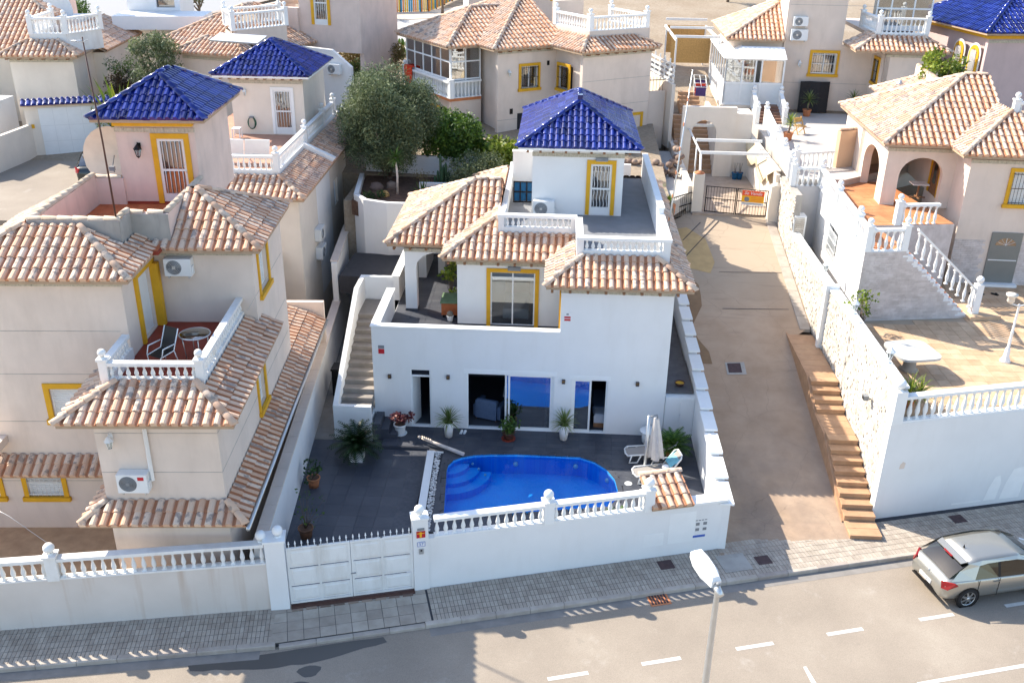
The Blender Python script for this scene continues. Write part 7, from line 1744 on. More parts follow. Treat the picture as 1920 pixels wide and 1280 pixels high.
for i in range(6): M().add([(x0 - .15 , y0 - .15 + 1.35 * i + .01, zt), (x0 + 1.0, y0 + 1.0 + 1.2 * i + .01, zt + .55), (x0 + 1.0, y0 + 1.0 + 1.2 * (i + 1), zt + .55), (x0 - .15, y0 - .15 + 1.35 * (i + 1), zt)], [(0, 1, 2, 3)]).build('roof_panel', white2, g)
for i in range(3): a = x0 - .15 + 1.2 * i; c_ = x0 + 1.0 + .8 * i; M().add([(a + .01, y0 - .15, zt), (a + 1.2, y0 - .15, zt), (min(x1, c_ + .8), y0 + 1.0, zt + .55), (c_ + .01, y0 + 1.0, zt + .55)], [(0, 1, 2, 3)]).build('roof_panel', white2, g)
M().box(x0 - .1, x1, y0 - .1, y1, 6.9, 7.1).build('floor_slab', cream, g); M().box(x0, x1, y0 + .1, y1, 4.8, 6.9).build('plinth', cream, g)
M().box(x1 - .3, x1 - .05, y0 + .2, y1, 7.1, 9.6).build('inner_wall', cream, g)
def brw(u, v, z): return (13.1 + u * math.cos(RB) - v * math.sin(RB), 28.2 + u * math.sin(RB) + v * math.cos(RB), z)
ac_unit(brw(.35, -.31, 11.45), RB, 'upper beige air conditioner on the tall wall at upper right', w=.82, h=.52); ac_unit(brw(.30, -.31, 10.65), RB, 'lower white air conditioner on the tall wall above the window', w=.95, h=.62)
lantern(brw(1.05, -.01, 9.2), RB, 'white wall lantern left of the barred window at upper right', False, s=1.0)
t = thing('folding_screen', 'black wooden folding screen leaning under the barred window', 'screen', brw(1.15, -.75, 6.6), RB); 
for i in range(3): m = M(); m.obox((.58 * i, .12 * (i % 2), 0), (.58, .12 * (1 if i % 2 == 0 else -1), 0), (0, .04, 0), (.05, .35, 1.75)); m.build('screen_panel', blackw, t)
ts = M(); ts.prism([(11.1, 12.5), (13.2, 12.5), (19.5, 17.5), (19.5, 28.3), (11.1, 28.3)], 5.0, 6.55); structure('upper_terrace', ts, paint('pale_terrace_floor', (.50, .46, .42), .06, .8, 2, .1, 40))
t = thing('outdoor_stairs', 'short brown tiled steps with white balusters up to the conservatory door', 'stairs', (11.35, 24.2, 6.55), RB)
for i in range(6): M().box(0, 1.35, .36 * i, .36 * (i + 1) + .3, 0, .105 * (i + 1)).build('step', floor_tile('brown_step', (.20, .10, .07), (.28, .16, .11)) if 'brown_step' not in bpy.data.materials else bpy.data.materials['brown_step'], t)
balustrade(t, (1.45, .0, 0), (1.45, 2.0, .55), .85, .24, white2, (1, 1), True, .03); balustrade(t, (-.1, .0, 0), (-.1, 2.0, .55), .85, .24, white2, (1, 1), True, .03)
UB = thing('balustrade', 'long white balustrade along the upper terrace above the courtyard', 'balustrade', (0, 0, 0))
UB.location = (10.9, 13.5, 6.3); balustrade(UB, (0, 0, 0), (.75, 10.2, .3), .9, .235, white2, (1, 1), True, .05, mids=(2.4, 5.0), level=2, name='balusters_row')
UB2 = thing('balustrade', 'short white balustrade turning across the upper terrace beside the orange wall', 'balustrade', (11.2, 14.0, 6.5), math.radians(10)); balustrade(UB2, (0, 0, 0), (2.0, .3, 0), .9, .25, white2, (1, 0), True, .05, name='balusters_row')
ob = thing('garden_wall', 'orange lit beige wall behind the arched porch with tile capping', 'wall'); m = M(); m.wall((13.3, 14.6), (17.2, 16.4), .25, 5, 8.3); m.build('wall', paint('orange_lit_render', (.62, .42, .28), .06, .85, 1, .2, 50), ob); ridge_line(ob, (13.25, 14.7, 8.3), (17.2, 16.52, 8.3))  # beige wall: the orange light on it is put into its colour
t = thing('chair', 'wooden folding chair standing on the upper terrace', 'chair', (13.0, 21.5, 6.55), .5); m = M(); [m.bar((x, 0, 0), (x, .5, .9), .04) for x in (0, .5)]; [m.bar((x, .5, 0), (x, 0, .45), .04) for x in (0, .5)]; m.build('frame', reed, t); M().box(0, .5, 0, .45, .43, .46).build('seat', reed, t); M().box(0, .5, .42, .46, .6, .85).build('backrest', reed, t)
for x, y, mt, sd_, lab, cl_ in ((14.6, 26.6, yucca, 51, 'spiky yucca in front of the black folding screen', 'n'), (17.3, 27.2, yucca, 52, 'drooping yucca in the corner beside the barred window', 'n'), (12.2, 20.3, limeleaf, 53, 'yellow green spiky plant on the upper terrace edge', 'n')):
    t = thing('potted_yucca', lab, 'potted plant', (x, y, 6.55)); pot(t, .25, .4, terr_pot); M().tube([(0, 0, .3), (.05, 0, .9)], .05, 7).build('stem', bark, t); rosette(t, (.05, 0, .9), 60, .7, .045, mt, sd_, (-.4, 1.4), .5)
# pergola and reed screen by the conservatory
PG2 = thing('pergola', 'white pergola frame with reed screens beside the conservatory', 'pergola', (7.3, 31.5, 0)); 
for y in (0, 3.2, 6.4): M().box(-.2, 2.6, y, y + .12, 10.2 + y * .05, 10.35 + y * .05).build('beam', offwhite, PG2)
for x in (-.2, 2.55): M().box(x, x + .1, -.3, 7, 10.02, 10.17).build('side_rail', offwhite, PG2)
for x, y in ((-.15, .0), (2.5, 0), (-.15, 6.4), (2.5, 6.4)): M().box(x, x + .1, y, y + .1, 6.8, 10.05).build('post', offwhite, PG2)
M().box(-.05, 2.5, 3.26, 3.30, 8.2, 9.9).build('reed_panel', reed, PG2); M().box(-.05, 2.5, 6.46, 6.50, 8.4, 10.2).build('reed_panel', reed, PG2)
t = thing('clothes_airer', 'white clothes airer hung with dark laundry beside the conservatory', 'clothes airer', (8.1, 27.6, 6.9)); m = M(); [m.tube([(x, 0, 1.0), (x, 1.2, 1.5)], .018, 5) for x in (0, .35, .7)]; [m.tube([(0, .4 * i, 1.0 + .166 * i), (.7, .4 * i, 1.0 + .166 * i)], .018, 5) for i in range(4)]; [m.tube([(x, .2, 1.05), (x, .9, 0)], .018, 5) for x in (0, .7)]; [m.tube([(x, .9, 1.3), (x, .1, 0)], .018, 5) for x in (0, .7)]; m.build('frame', offwhite, t)
for i, mt in enumerate((purple, redcloth, purple, blackm)): m = M(); m.box(.05, .65, .12 + .27 * i, .15 + .27 * i, .45 + .1 * i, 1.04 + .11 * i); m.build('laundry', mt, t)
lw = thing('fence', 'low wall with white louvre panels running back beside the conservatory path', 'fence', (4.9, 30.4, 0), math.atan2(-6.0, 1.4))
M().box(0, 6.3, 0, .2, 5, 8.6).build('wall', cream, lw)
for i in range(7): m = M(); m.box(.9 * i, .9 * i + .06, .05, .12, 8.6, 9.9); [m.box(.9 * i + .06, .9 * i + .9, .06, .1, 8.7 + .28 * k, 8.82 + .28 * k) for k in range(4)]; m.build('louvre_panel', offwhite, lw)
fw_ = thing('fence', 'black iron railing on a beige wall behind the gravel garden', 'fence', (3.9, 24.2, 0), math.radians(20)); M().box(0, 2.3, 0, .2, 4.8, 8.1).build('wall', beige, fw_); [M().tube([(.15 + .2 * i, .1, 8.1), (.15 + .2 * i, .1, 8.9)], .012, 5).build('fence_bar', blackm, fw_) for i in range(11)]; M().box(.1, 2.3, .08, .12, 8.7, 8.74).build('rail', blackm, fw_)
# top right house
TR = thing('house', 'dusky pink house with blue tiled roof and arched mustard windows at the right edge', 'house', (22.85, 23.8, 0), math.radians(9))
w = M(); w.wall((.45, .45), (8, .45), .25, 5, 11.55); w.wall((.7, 8), (.7, .7), .25, 5, 11.55); w.build('wall', mauve, TR)
Roof([(0, 9, 0, 9)], 11.75, .55).build(TR, bluem, 200, name='blue_tile', tw=.27, tl=.38); mb = M(); mb.box(.3, 8, .35, .46, 11.42, 11.58); mb.box(.35, .45, .46, 8, 11.42, 11.58); mb.build('eave_board', mustard, TR); eave_bits(TR, [(.45, 8, .45)], 11.2)
for v in (1.0, 2.6):
    g = bpy.data.objects.new('arched_window', None); COL.objects.link(g); g.parent = TR; g.location = (.45, v + 1.0, 8.9); g.rotation_euler = (0, 0, -PI / 2)
    def ring(r0, y0, y1, mt, nm, zt=1.55):
        m = M(); pts = [(.5 - r0, 0)] + [(.5 - r0 * math.cos(a), zt + r0 * math.sin(a)) for a in np.linspace(0, PI, 13)] + [(.5 + r0, 0)]
        n = len(pts); m.add([(x, y0, z) for x, z in pts] + [(x, y1, z) for x, z in pts], [tuple(range(n))] + [(i, (i + 1) % n, n + (i + 1) % n, n + i) for i in range(n)]); m.build(nm, mt, g)
    ring(.62, -.04, .0, offwhite, 'outer_surround'); ring(.5, -.09, -.04, mustard, 'surround'); ring(.30, -.10, -.09, glassdk, 'pane'); M().box(-.2, 1.2, -.2, 0, -.14, 0).build('sill', mustard, g); m = M(); [m.tube([(.25 + .1 * i, -.14, 0), (.25 + .1 * i, -.14, 1.8)], .01, 4) for i in range(6)]; m.build('grille', offwhite, g)
t = thing('satellite_dish', 'pale satellite dish between the lemon tree and the mustard arched windows', 'satellite dish', (20.0, 18.6, 9.2), math.radians(-10)); m = M(); n = 18; vs = [(rr * math.cos(a), .12 * (1 - (rr / .55) ** 2) - .05, rr * math.sin(a)) for rr in (.001, .2, .4, .55) for a in np.linspace(0, 2 * PI, n + 1)[:-1]]; m.add(vs, [(i * n + j, i * n + (j + 1) % n, (i + 1) * n + (j + 1) % n, (i + 1) * n + j) for i in range(3) for j in range(n)], True); m.build('reflector', dishm, t); m = M(); m.tube([(0, .1, 0), (0, .2, -1.6)], .03, 6); m.tube([(0, 0, -.4), (.3, -.6, -.1)], .018, 5); m.build('mount', greym, t)
t = thing('chimney_flue', 'black chimney flue with conical cap rising behind the right house roof', 'chimney', (17.6, 20.5, 7.5)); M().tube([(0, 0, 0), (0, 0, 2.0)], .13, 10).build('pipe', blackm, t); M().lathe((0, 0, 2.0), [(.2, .0), (.2, .1), (.03, .25)], 10).build('cap', steel, t)
# top left house
TA = math.radians(8); TLH = thing('house', 'cream villa with white corner balustrade at the upper left', 'house', (-27.6, 20.1, 0), TA)
w = M(); w.wall((-1.6, 0), (1.65, 0), .25, 4.5, 9.9); w.wall((1.65, .25), (1.65, 9), .25, 4.5, 9.9); w.wall((-1.35, 3), (-1.35, .25), .25, 4.5, 9.9); w.wall((-9, 2.6), (-1.35, 2.6), .25, 4.5, 9.9, [(6.6, 7.2, 8.2, 9.5)]); w.build('wall', cream, TLH)
Roof([(-9, 2.05, 2.1, 11), (-2.05, 2.05, -.42, 11)], 10.05, .5, cuts=[(-.7, 2.1, .95, 11.1), (-9.1, -.6, 7, 12)]).build(TLH, tilem, 120); eave_bits(TLH, [(-1.6, 1.65, 0)], 9.7); rf = M(); [rf.box(x, x + .12, -.32, 0, 9.86, 9.94) for x in np.arange(-1.7, 2, .62)]; rf.build('rafter_end', wood, TLH)
framed_window(TLH, (-2.4, 2.6, 8.2), 0, .6, 1.3, offwhite, white2, 'flush', .14, .05, 1)
k = M(); k.box(-.7, 1.2, .95, 1.12, 10, 11.0); k.add([(1.2, .95, 10), (2.4, 3.2, 10), (2.4, 3.2, 11.0), (1.2, .95, 11.0), (1.1, 1.05, 10), (2.3, 3.3, 10), (2.3, 3.3, 11), (1.1, 1.05, 11)], [(0, 1, 2, 3), (3, 2, 6, 7), (7, 6, 5, 4)]); k.box(-.7, -.5, 1.12, 5, 10, 11); k.build('terrace_kerb', whitew, TLH)
balustrade(TLH, (-.6, 1.03, 11.0), (1.2, 1.03, 11.0), .85, .23, white2, (1, 1), True, .05); balustrade(TLH, (1.2, 1.03, 11.0), (2.35, 3.2, 11.0), .85, .23, white2, (0, 1), True, .05); balustrade(TLH, (-.6, 1.03, 11.0), (-.6, 4.4, 11.0), .85, .23, white2, (0, 1), True, .05)
lean_roof(TLH, (2.5, 3.2, 9.8), (2.5, 11, 9.8), (-1, 0), 2.2, 1.1, tilem, 60, roofname='side_roof'); M().box(.3, 2.3, 3.4, 11, 4.5, 9.7).build('rear_wing', cream, TLH)
t = thing('satellite_dish', 'large white satellite dish behind the balustrade at the upper left', 'satellite dish', (-30.9, 29.0, 9.9), TA); m = M(); n = 20; vs = [(rr * math.cos(a), .3 * (1 - (rr / 1.05) ** 2), rr * math.sin(a) * 1.15 + 1.4) for rr in (.001, .4, .8, 1.05) for a in np.linspace(0, 2 * PI, n + 1)[:-1]]; m.add(vs, [(i * n + j, i * n + (j + 1) % n, (i + 1) * n + (j + 1) % n, (i + 1) * n + j) for i in range(3) for j in range(n)], True); m.build('reflector', offwhite, t); M().box(-.12, .12, .2, .45, -2.5, 1.3).build('mount', white2, t)
for (u, v, w_, d_, z0, z1, mt, lab) in ((-27.9, 32.5, 3.3, 4, 6, 15, white, 'tall white rendered tower house behind the upper left villa'), (-33.8, 30.0, 2.6, 3, 6, 16, mauve, 'dusky tower wall at the far upper left corner')):
    t = thing('house', lab, 'house', (u, v, 0), TA); mm = M(); mm.wall((0, 0), (w_, 0), .25, z0, z1, [(w_ * .55, w_ * .9, 11.2, 13.6)]); mm.box(0, .25, .25, d_, z0, z1); mm.box(w_ - .25, w_, .25, d_, z0, z1); mm.box(.25, w_ - .25, d_ - .25, d_, z0, z1); mm.build('wall', mt, t); M().box(w_ * .5, w_ * .95, .3, .32, 11.1, 13.7).build('glass_door', glassdk, t); M().box(-.2, w_ + 2, -3.0, -.05, 10.2, 11.0).build('terrace_parapet', white2, t)
# top middle house
MA = math.radians(-16); TM = thing('house', 'beige villa with white balustrade corner and barred tower door at upper left of centre', 'house', (-16.9, 21.0, 0), MA)
w = M(); w.wall((-4.2, .4), (-.35, .4), .25, 4.5, 9.9); w.wall((-.35, .65), (-.35, 9), .25, 4.5, 9.9); w.wall((-3.95, 4), (-3.95, .65), .25, 4.5, 9.9); w.wall((-8.5, 3.6), (-3.95, 3.6), .25, 4.5, 9.9); w.build('wall', beige, TM)
Roof([(-7.6, 0, 2.2, 11), (-4.6, 0, 0, 11)], 10.05, .5, cuts=[(-3.2, .1, 1.5, 11.1), (-8, -3.0, 8.5, 12)]).build(TM, tilem, 140); eave_bits(TM, [(-4.2, -.35, .4)], 9.7)
lean_roof(TM, (.25, 2.0, 10.0), (.6, 9.5, 10.0), (-1, 0), 2.6, 1.25, tilem, 90, roofname='side_roof')
k = M(); k.add([(-3.2, 3.2, 10), (-1.3, 1.2, 10), (-1.3, 1.2, 11.2), (-3.2, 3.2, 11.2), (-3.1, 3.3, 10), (-1.2, 1.3, 10), (-1.2, 1.3, 11.2), (-3.1, 3.3, 11.2)], [(0, 1, 2, 3), (3, 2, 6, 7), (7, 6, 5, 4)]); k.add([(-1.3, 1.2, 10), (.0, 4.5, 10), (.0, 4.5, 11.2), (-1.3, 1.2, 11.2), (-1.5, 1.3, 10), (-.2, 4.6, 10), (-.2, 4.6, 11.2), (-1.5, 1.3, 11.2)], [(0, 1, 2, 3), (3, 2, 6, 7), (7, 6, 5, 4)]); k.build('terrace_kerb', beige, TM)
balustrade(TM, (-3.2, 3.25, 11.2), (-1.35, 1.25, 11.2), .9, .23, white2, (1, 1), True, .05); balustrade(TM, (-1.35, 1.25, 11.2), (-.05, 4.5, 11.2), .9, .23, white2, (0, 1), True, .05); balustrade(TM, (-3.2, 3.25, 11.2), (-1.6, 6.4, 11.2), .9, .23, white2, (0, 1), True, .05)
w = M(); w.wall((-.6, 7.0), (3.4, 7.0), .25, 9.5, 15.5, [(1.0, 1.9, 11.0, 13.4)]); w.wall((3.4, 7.25), (3.4, 12), .25, 5, 15.5); w.box(-3.2, -.6, 6.8, 7.2, 9.5, 11.9); w.box(-3.4, -3.2, 6.8, 11, 9.5, 11.9); w.build('tower_wall', pinkb, TM); barred_door(TM, (.4, 7.0, 11.0), 0, .9, 2.4, mustard, False, .18)
m = M(); m.add([(u, v, z) for v in (5.2, 5.45) for u, z in ((.2, 4.5), (3.6, 4.5), (3.6, 9.0), (2.4, 9.9), (.2, 10.0))], [(0, 1, 2, 3, 4), (4, 3, 8, 9), (3, 2, 7, 8), (1, 6, 7, 2)]); m.build('side_gable', white, TM)
framed_window(TM, (.55, 5.2 - .01, 8.0), 0, 1.0, 1.4, paint('dark_mustard', (.50, .22, .03), .06, .7, 3, 0), white2, 'none', .16, .05, 1, shutter=True)
def tmw(u, v, z): return (-16.9 + u * math.cos(MA) - v * math.sin(MA), 21.0 + u * math.sin(MA) + v * math.cos(MA), z)
ac_unit(tmw(2.2, 4.87, 8.6), MA, 'pale air conditioner beside the olive tree on the shaded white gable', w=.8, h=.55); lantern(tmw(.5, 5.18, 6.6), MA, 'black wall lantern on the shaded gable left of the olive tree', True, s=1.1)
t = thing('solar_panel', 'long flat solar water panel on the roof behind the blue tiled tower', 'solar panel', tmw(-1.4, -.9, 10.9), MA); m = M(); m.obox((0, 0, 0), (2.9, 0, 0), (0, 1.0, .25), (0, -.02, .08)); m.build('panel', steel, t)
ld = thing('satellite_dish', 'cream water tank drum on the terrace at upper left of centre', 'tank', tmw(-2.3, 9.5, 11.9), MA); M().lathe((0, 0, 0), [(.9, 0), (.95, .5), (.95, 1.3), (.4, 1.6)], 18).build('drum', beige, ld); ld.name = 'water_tank'
# far tower of the back middle house
t = thing('house', 'rear tower with mustard framed barred door behind the back middle roof', 'house', (-3.2, 37.5, 0), math.radians(12)); w = M(); w.wall((0, 0), (4.4, 0), .25, 8, 16, [(2.6, 3.5, 11.6, 14)]); w.box(4.15, 4.4, .25, 4, 8, 16); w.build('wall', beige, t); barred_door(t, (2.6, 0, 11.6), 0, .9, 2.3, mustard, False, .18); w = M(); w.box(-3.2, 0, -.2, 3, 8, 11.9); w.build('lower_wing', beige, t); balustrade(t, (-3.2, -.1, 11.9), (0, -.1, 11.9), .9, .30, mustard, (1, 1), True, .05)
# ------------------------------------------------------------ back left street, garage wall, little terrace
m = M(); m.prism([(-31, 6.5), (-18.5, 6.5), (-21.0, 19.5), (-28, 17.2), (-31, 12)], 4.6, 5.42); structure('back_street', m, asphalt)
gw = thing('garden_wall', 'cream wall with white garage door and blue tiled capping at the upper left', 'wall', (-27.2, 16.8, 0), math.radians(22))
M().box(0, 4.6, 0, .3, 5.2, 8.1).build('wall', cream, gw); M().box(.65, 4.0, -.05, -.002, 5.42, 7.9).build('garage_door', offwhite, gw); j = M(); [j.box(.65 + .67 * i, .66 + .67 * i, -.054, -.051, 5.42, 7.9) for i in range(1, 5)]; [j.box(.65, 4.0, -.054, -.051, z, z + .012) for z in (6.2, 7.0)]; j.build('door_joint', steel, gw)
M().box(.22, .36, -.03, -.001, 6.9, 7.1).build('intercom', mustard, gw)
lean_roof(gw, (-.1, -.25, 8.1), (4.7, -.25, 8.1), (0, 1), .45, .2, bluem, 60, roofname='capping', name='blue_tile')
tw2 = thing('garden_wall', 'cream stepped wall round a small terrace at the left edge of the back street', 'wall'); m = M(); m.wall((-29.5, 10.2), (-27.25, 13.4), .22, 5.2, 6.7); m.wall((-27.25, 13.4), (-27.0, 16.9), .22, 5.2, 7.1); m.build('wall', cream, tw2); m = M(); m.prism([(-33, 11), (-29.4, 10.4), (-27.3, 13.5), (-27.2, 16.8), (-33, 18)], 5.0, 6.0); structure('small_terrace', m, bpy.data.materials['pale_terrace_floor'])
bw = thing('garden_wall', 'white wall behind the small terrace at the left edge', 'wall'); m = M(); m.wall((-33, 17.6), (-28.9, 16.6), .22, 5.8, 8.2); m.box(-33, -29.2, 17.8, 19.6, 5.8, 8.0); m.build('wall', white, bw)
t = thing('oval_table', 'white oval table on the small terrace at the left edge', 'table', (-29.0, 13.6, 6.0), .3); m = M(); m.lathe((0, 0, .70), [(.62, 0), (.65, .03), (.62, .05)], 22); m.build('top', offwhite, t); m = M(); [m.bar((x, y, 0), (x * .8, y * .8, .7), .06) for x in (-.4, .4) for y in (-.4, .4)]; m.build('legs', wood, t)
t = thing('chair', 'dark slatted chair behind the white oval table at the left edge', 'chair', (-29.6, 15.0, 6.0), .3); M().box(0, .5, 0, .5, .42, .46).build('seat', wood, t); [M().box(.03 + .1 * i, .08 + .1 * i, .46, .5, .46, 1.05).build('slat', wood, t) for i in range(5)]; m = M(); [m.box(x, x + .05, y, y + .05, 0, .42) for x in (0, .45) for y in (0, .45)]; m.build('legs', wood, t)
gf = thing('gate', 'small white barred gate at the left edge of the back street', 'gate', (-28.9, 9.3, 5.42), math.radians(55)); [M().tube([(.1 * i, 0, 0), (.1 * i, 0, 1.4)], .012, 5).build('gate_bar', offwhite, gf) for i in range(12)]; m = M(); [m.box(0, 1.15, -.02, .02, z, z + .05) for z in (.1, .7, 1.35)]; m.build('gate_rail', blackm, gf)
# ------------------------------------------------------------ cars
def car(name, label, loc, rz, paint_m, lights=True, glass_m=glassdk, plate='', scale=1.0):
    """five door hatchback; +X forward, origin on the ground at the centre"""
    t = thing(name, label, 'car', loc, rz, None)
    L, Wd, H_ = 4.25, 1.75, 1.46
    xs = [-2.12, -2.06, -1.92, -1.6, -1.1, -.6, 0, .5, .85, 1.2, 1.55, 1.85, 2.02, 2.11]
    belt = [.62, .80, .93, .96, .95, .94, .925, .91, .90, .87, .82, .74, .64, .52]       # shoulder height
    hw = [.62, .74, .82, .865, .875, .875, .875, .875, .872, .865, .84, .77, .66, .48]   # half width
    low = [.34, .27, .23, .21, .20, .20, .20, .20, .20, .20, .21, .23, .26, .32]
    wheels = [(-1.28, .315), (1.30, .315)]
    m = M(); rows = []
    NS_ = 9
    for i, x in enumerate(xs):
        r = []
        b, h, lo = belt[i], hw[i], low[i]
        for (fy, fz) in ((.86, 0), (.95, .12), (1.0, .40), (1.0, .62), (.985, .82), (.95, .93), (.86, 1.0), (.5, 1.03), (0, 1.045)):
            r.append((x, h * fy, lo + (b - lo) * fz))
        rows.append(r)
    def pt(i, k, s): p = rows[i][k]; return (p[0], p[1] * s, p[2])
    vs = []; idx = {}
    for s in (1, -1):
        for i in range(len(xs)):
            for k in range(NS_):
                idx[(s, i, k)] = len(vs); vs.append(pt(i, k, s))
    fs = []
    for s in (1, -1):
        for i in range(len(xs) - 1):
            for k in range(NS_ - 1):
                xm = (xs[i] + xs[i + 1]) / 2
                f = (idx[(s, i, k)], idx[(s, i + 1, k)], idx[(s, i + 1, k + 1)], idx[(s, i, k + 1)]); fs.append(f if s < 0 else f[::-1])
        for i in (0, len(xs) - 1):
            pass
    for i in (0, len(xs) - 1):
        ring = [idx[(1, i, k)] for k in range(NS_)] + [idx[(-1, i, k)] for k in range(NS_ - 1, -1, -1)]
        fs.append(tuple(ring) if i else tuple(ring[::-1]))
    fs.append(tuple(idx[(1, i, 0)] for i in range(len(xs))) + tuple(idx[(-1, i, 0)] for i in range(len(xs) - 1, -1, -1)))
    m.add(vs, fs, True); body = m.build('body', paint_m, t)
    mod = body.modifiers.new('subdivision', 'SUBSURF'); mod.levels = mod.render_levels = 2
    # cabin: pillars and roof as one shell, panes set into it
    cab = [(-1.88, .70, .955), (-1.62, .70, 1.20), (-1.32, .66, 1.385), (-.95, .645, 1.435), (-.3, .65, 1.465), (.25, .64, 1.44), (.62, .62, 1.36), (1.10, .70, 1.10), (1.42, .76, .905)]
    roofm = M(); rr = []
    for x, h, z in cab: rr.append([(x, h * a, z - .022 * (a * a) * 2.0) for a in (-1, -.72, -.36, 0, .36, .72, 1)])
    a0, a1 = 2, 6
    vs = [p for r in rr[a0:a1 + 1] for p in r]; n = 7
    roofm.add(vs, [(i * n + j, (i + 1) * n + j, (i + 1) * n + j + 1, i * n + j + 1) for i in range(a1 - a0) for j in range(n - 1)], True); ro = roofm.build('roof', paint_m, t)
    mo = ro.modifiers.new('thick', 'SOLIDIFY'); mo.thickness = .03
    def quadstrip(rows_, mat, name, smooth=True, par=t):
        k = len(rows_[0]); q = M(); q.add([p for r in rows_ for p in r], [(i * k + j, (i + 1) * k + j, (i + 1) * k + j + 1, i * k + j + 1) for i in range(len(rows_) - 1) for j in range(k - 1)], smooth); return q.build(name, mat, par)
    rear = [[(x, y * .93, z) for x, y, z in rr[i]] for i in (0, 1, 2)]; rear[0] = [(x - .0, y, z + .02) for x, y, z in rear[0]]
    quadstrip(rear, glass_m, 'rear_window'); quadstrip([rr[6], rr[7], rr[8]], glass_m, 'windscreen')
    sp = M(); sp.add([(-1.34, -.60, 1.40), (-1.34, .60, 1.40), (-1.52, .56, 1.335), (-1.52, -.56, 1.335), (-1.34, -.60, 1.37), (-1.34, .60, 1.37), (-1.52, .56, 1.315), (-1.52, -.56, 1.315)], [(0, 1, 2, 3), (7, 6, 5, 4), (3, 2, 6, 7)]); sp.build('spoiler', paint_m, t)
    M().box(-1.56, -1.515, -.18, .18, 1.31, 1.34).build('brake_light', redlens, t)
    M().lathe((-1.05, 0, 1.44), [(.03, 0), (.012, .06), (.004, .10)], 8).build('aerial', blackm, t)
    for s in (1, -1):
        side = M()
        # c-pillar, b-pillar and roof rail
        def sidequad(pts, mat, name):
            q = M(); p2 = [(x, s * y, z) for x, y, z in pts]; q.add(p2, [tuple(range(len(p2))) if s < 0 else tuple(range(len(p2)))[::-1]]); return q.build(name, mat, t)
        sidequad([(-1.90, .80, .93), (-1.18, .862, .94), (-1.02, .72, 1.30), (-.92, .655, 1.43), (-1.32, .665, 1.375), (-1.62, .70, 1.19)], paint_m, 'rear_pillar')
        sidequad([(-1.18, .862, .94), (-.42, .862, .93), (-.42, .705, 1.345), (-.75, .695, 1.335), (-1.02, .715, 1.28)], glass_m, 'side_window')
        sidequad([(-.34, .862, .925), (.92, .860, .895), (.55, .72, 1.28), (.2, .70, 1.345), (-.34, .705, 1.35)], glass_m, 'side_window')
        sidequad([(-.42, .864, .93), (-.34, .864, .925), (-.34, .707, 1.35), (-.42, .707, 1.345)], blackm, 'door_pillar')
        sidequad([(-1.02, .718, 1.30), (-.75, .70, 1.34), (.2, .705, 1.35), (.55, .722, 1.285), (.98, .86, .90), (1.42, .80, .90), (1.10, .71, 1.10), (.62, .63, 1.36), (.25, .645, 1.44), (-.3, .655, 1.465), (-.92, .655, 1.43)], paint_m, 'roof_rail')
        h = M()
        for x in (-.55, .62): h.box(x, x + .22, s * .868 - .018, s * .868 + .018, .78, .815)
        h.build('door_handle', paint_m, t)
        g2 = M(); 
        for x in (-1.02, -.36, .80): g2.box(x, x + .010, s * .874 - .008, s * .874 + .006, .30, .90)
        g2.build('door_seam', blackm, t)
        mi = M(); mi.ball((.80, s * .98, .97), .11, 10, 6, .7); mi.build('wing_mirror', paint_m, t)
        # lights
        if lights:
            lt = M(); lt.add([(-1.965, s * .800, .66), (-2.085, s * .66, .66), (-2.075, s * .60, .86), (-1.80, s * .868, .90), (-1.70, s * .878, .82)], [(0, 1, 2, 3, 4) if s > 0 else (4, 3, 2, 1, 0)]); lo_ = lt.build('tail_light', redlens, t); so = lo_.modifiers.new('thick', 'SOLIDIFY'); so.thickness = -.05; so.offset = 0
            ht = M(); ht.add([(2.03, s * .60, .58), (1.72, s * .835, .66), (1.62, s * .84, .76), (1.98, s * .62, .70)], [(0, 1, 2, 3) if s > 0 else (3, 2, 1, 0)]); lo_ = ht.build('headlight', offwhite, t); so = lo_.modifiers.new('thick', 'SOLIDIFY'); so.thickness = .05; so.offset = 0
        for wx, wr in wheels:
            wo = bpy.data.objects.new('wheel', None); COL.objects.link(wo); wo.parent = t; wo.location = (wx, s * .80, wr); wo.rotation_euler = (PI / 2 if s < 0 else -PI / 2, 0, 0)
            q = M(); q.lathe((0, 0, -.10), [(.20, 0), (.30, .005), (.318, .03), (.318, .17), (.30, .195), (.235, .20), (.225, .19)], 28, True, True, False); q.build('tyre', rubber, wo)
            q = M(); q.lathe((0, 0, .06), [(.225, .03), (.21, .0), (.05, .0)], 28, True, False, True); q.build('rim_barrel', blackm, wo)
            q = M()
            for a in range(7):
                an = 2 * PI * a / 7; c_, s_ = math.cos(an), math.sin(an); d_ = .05
                q.add([(c_ * .03 - s_ * d_ * .8, s_ * .03 + c_ * d_ * .8, .095), (c_ * .22 - s_ * d_ * .6, s_ * .22 + c_ * d_ * .6, .082), (c_ * .22 + s_ * d_ * .6, s_ * .22 - c_ * d_ * .6, .082), (c_ * .03 + s_ * d_ * .8, s_ * .03 - c_ * d_ * .8, .095)], [(0, 1, 2, 3), (3, 2, 1, 0)])
            q.lathe((0, 0, .06), [(.235, .035), (.215, .03), (.215, .02)], 28, True, False, False); q.lathe((0, 0, .08), [(.055, 0), (.05, .022), (.02, .028)], 14); q.build('rim', steel, wo)
            ar = M(); ar.add([((wr + .055) * math.cos(a), (wr + .055) * math.sin(a), .078) for a in np.linspace(0, 2 * PI, 25)[:-1]] , [tuple(range(24))]); ar.build('wheel_arch', blackm, wo)
    M().box(-2.135, -2.115, -.26, .26, .50, .61).build('number_plate', signw, t)
    if plate: text_mesh(plate, .085, blackm, t, (-2.138, 0, .555), (PI / 2, 0, -PI / 2), 'plate_lettering')
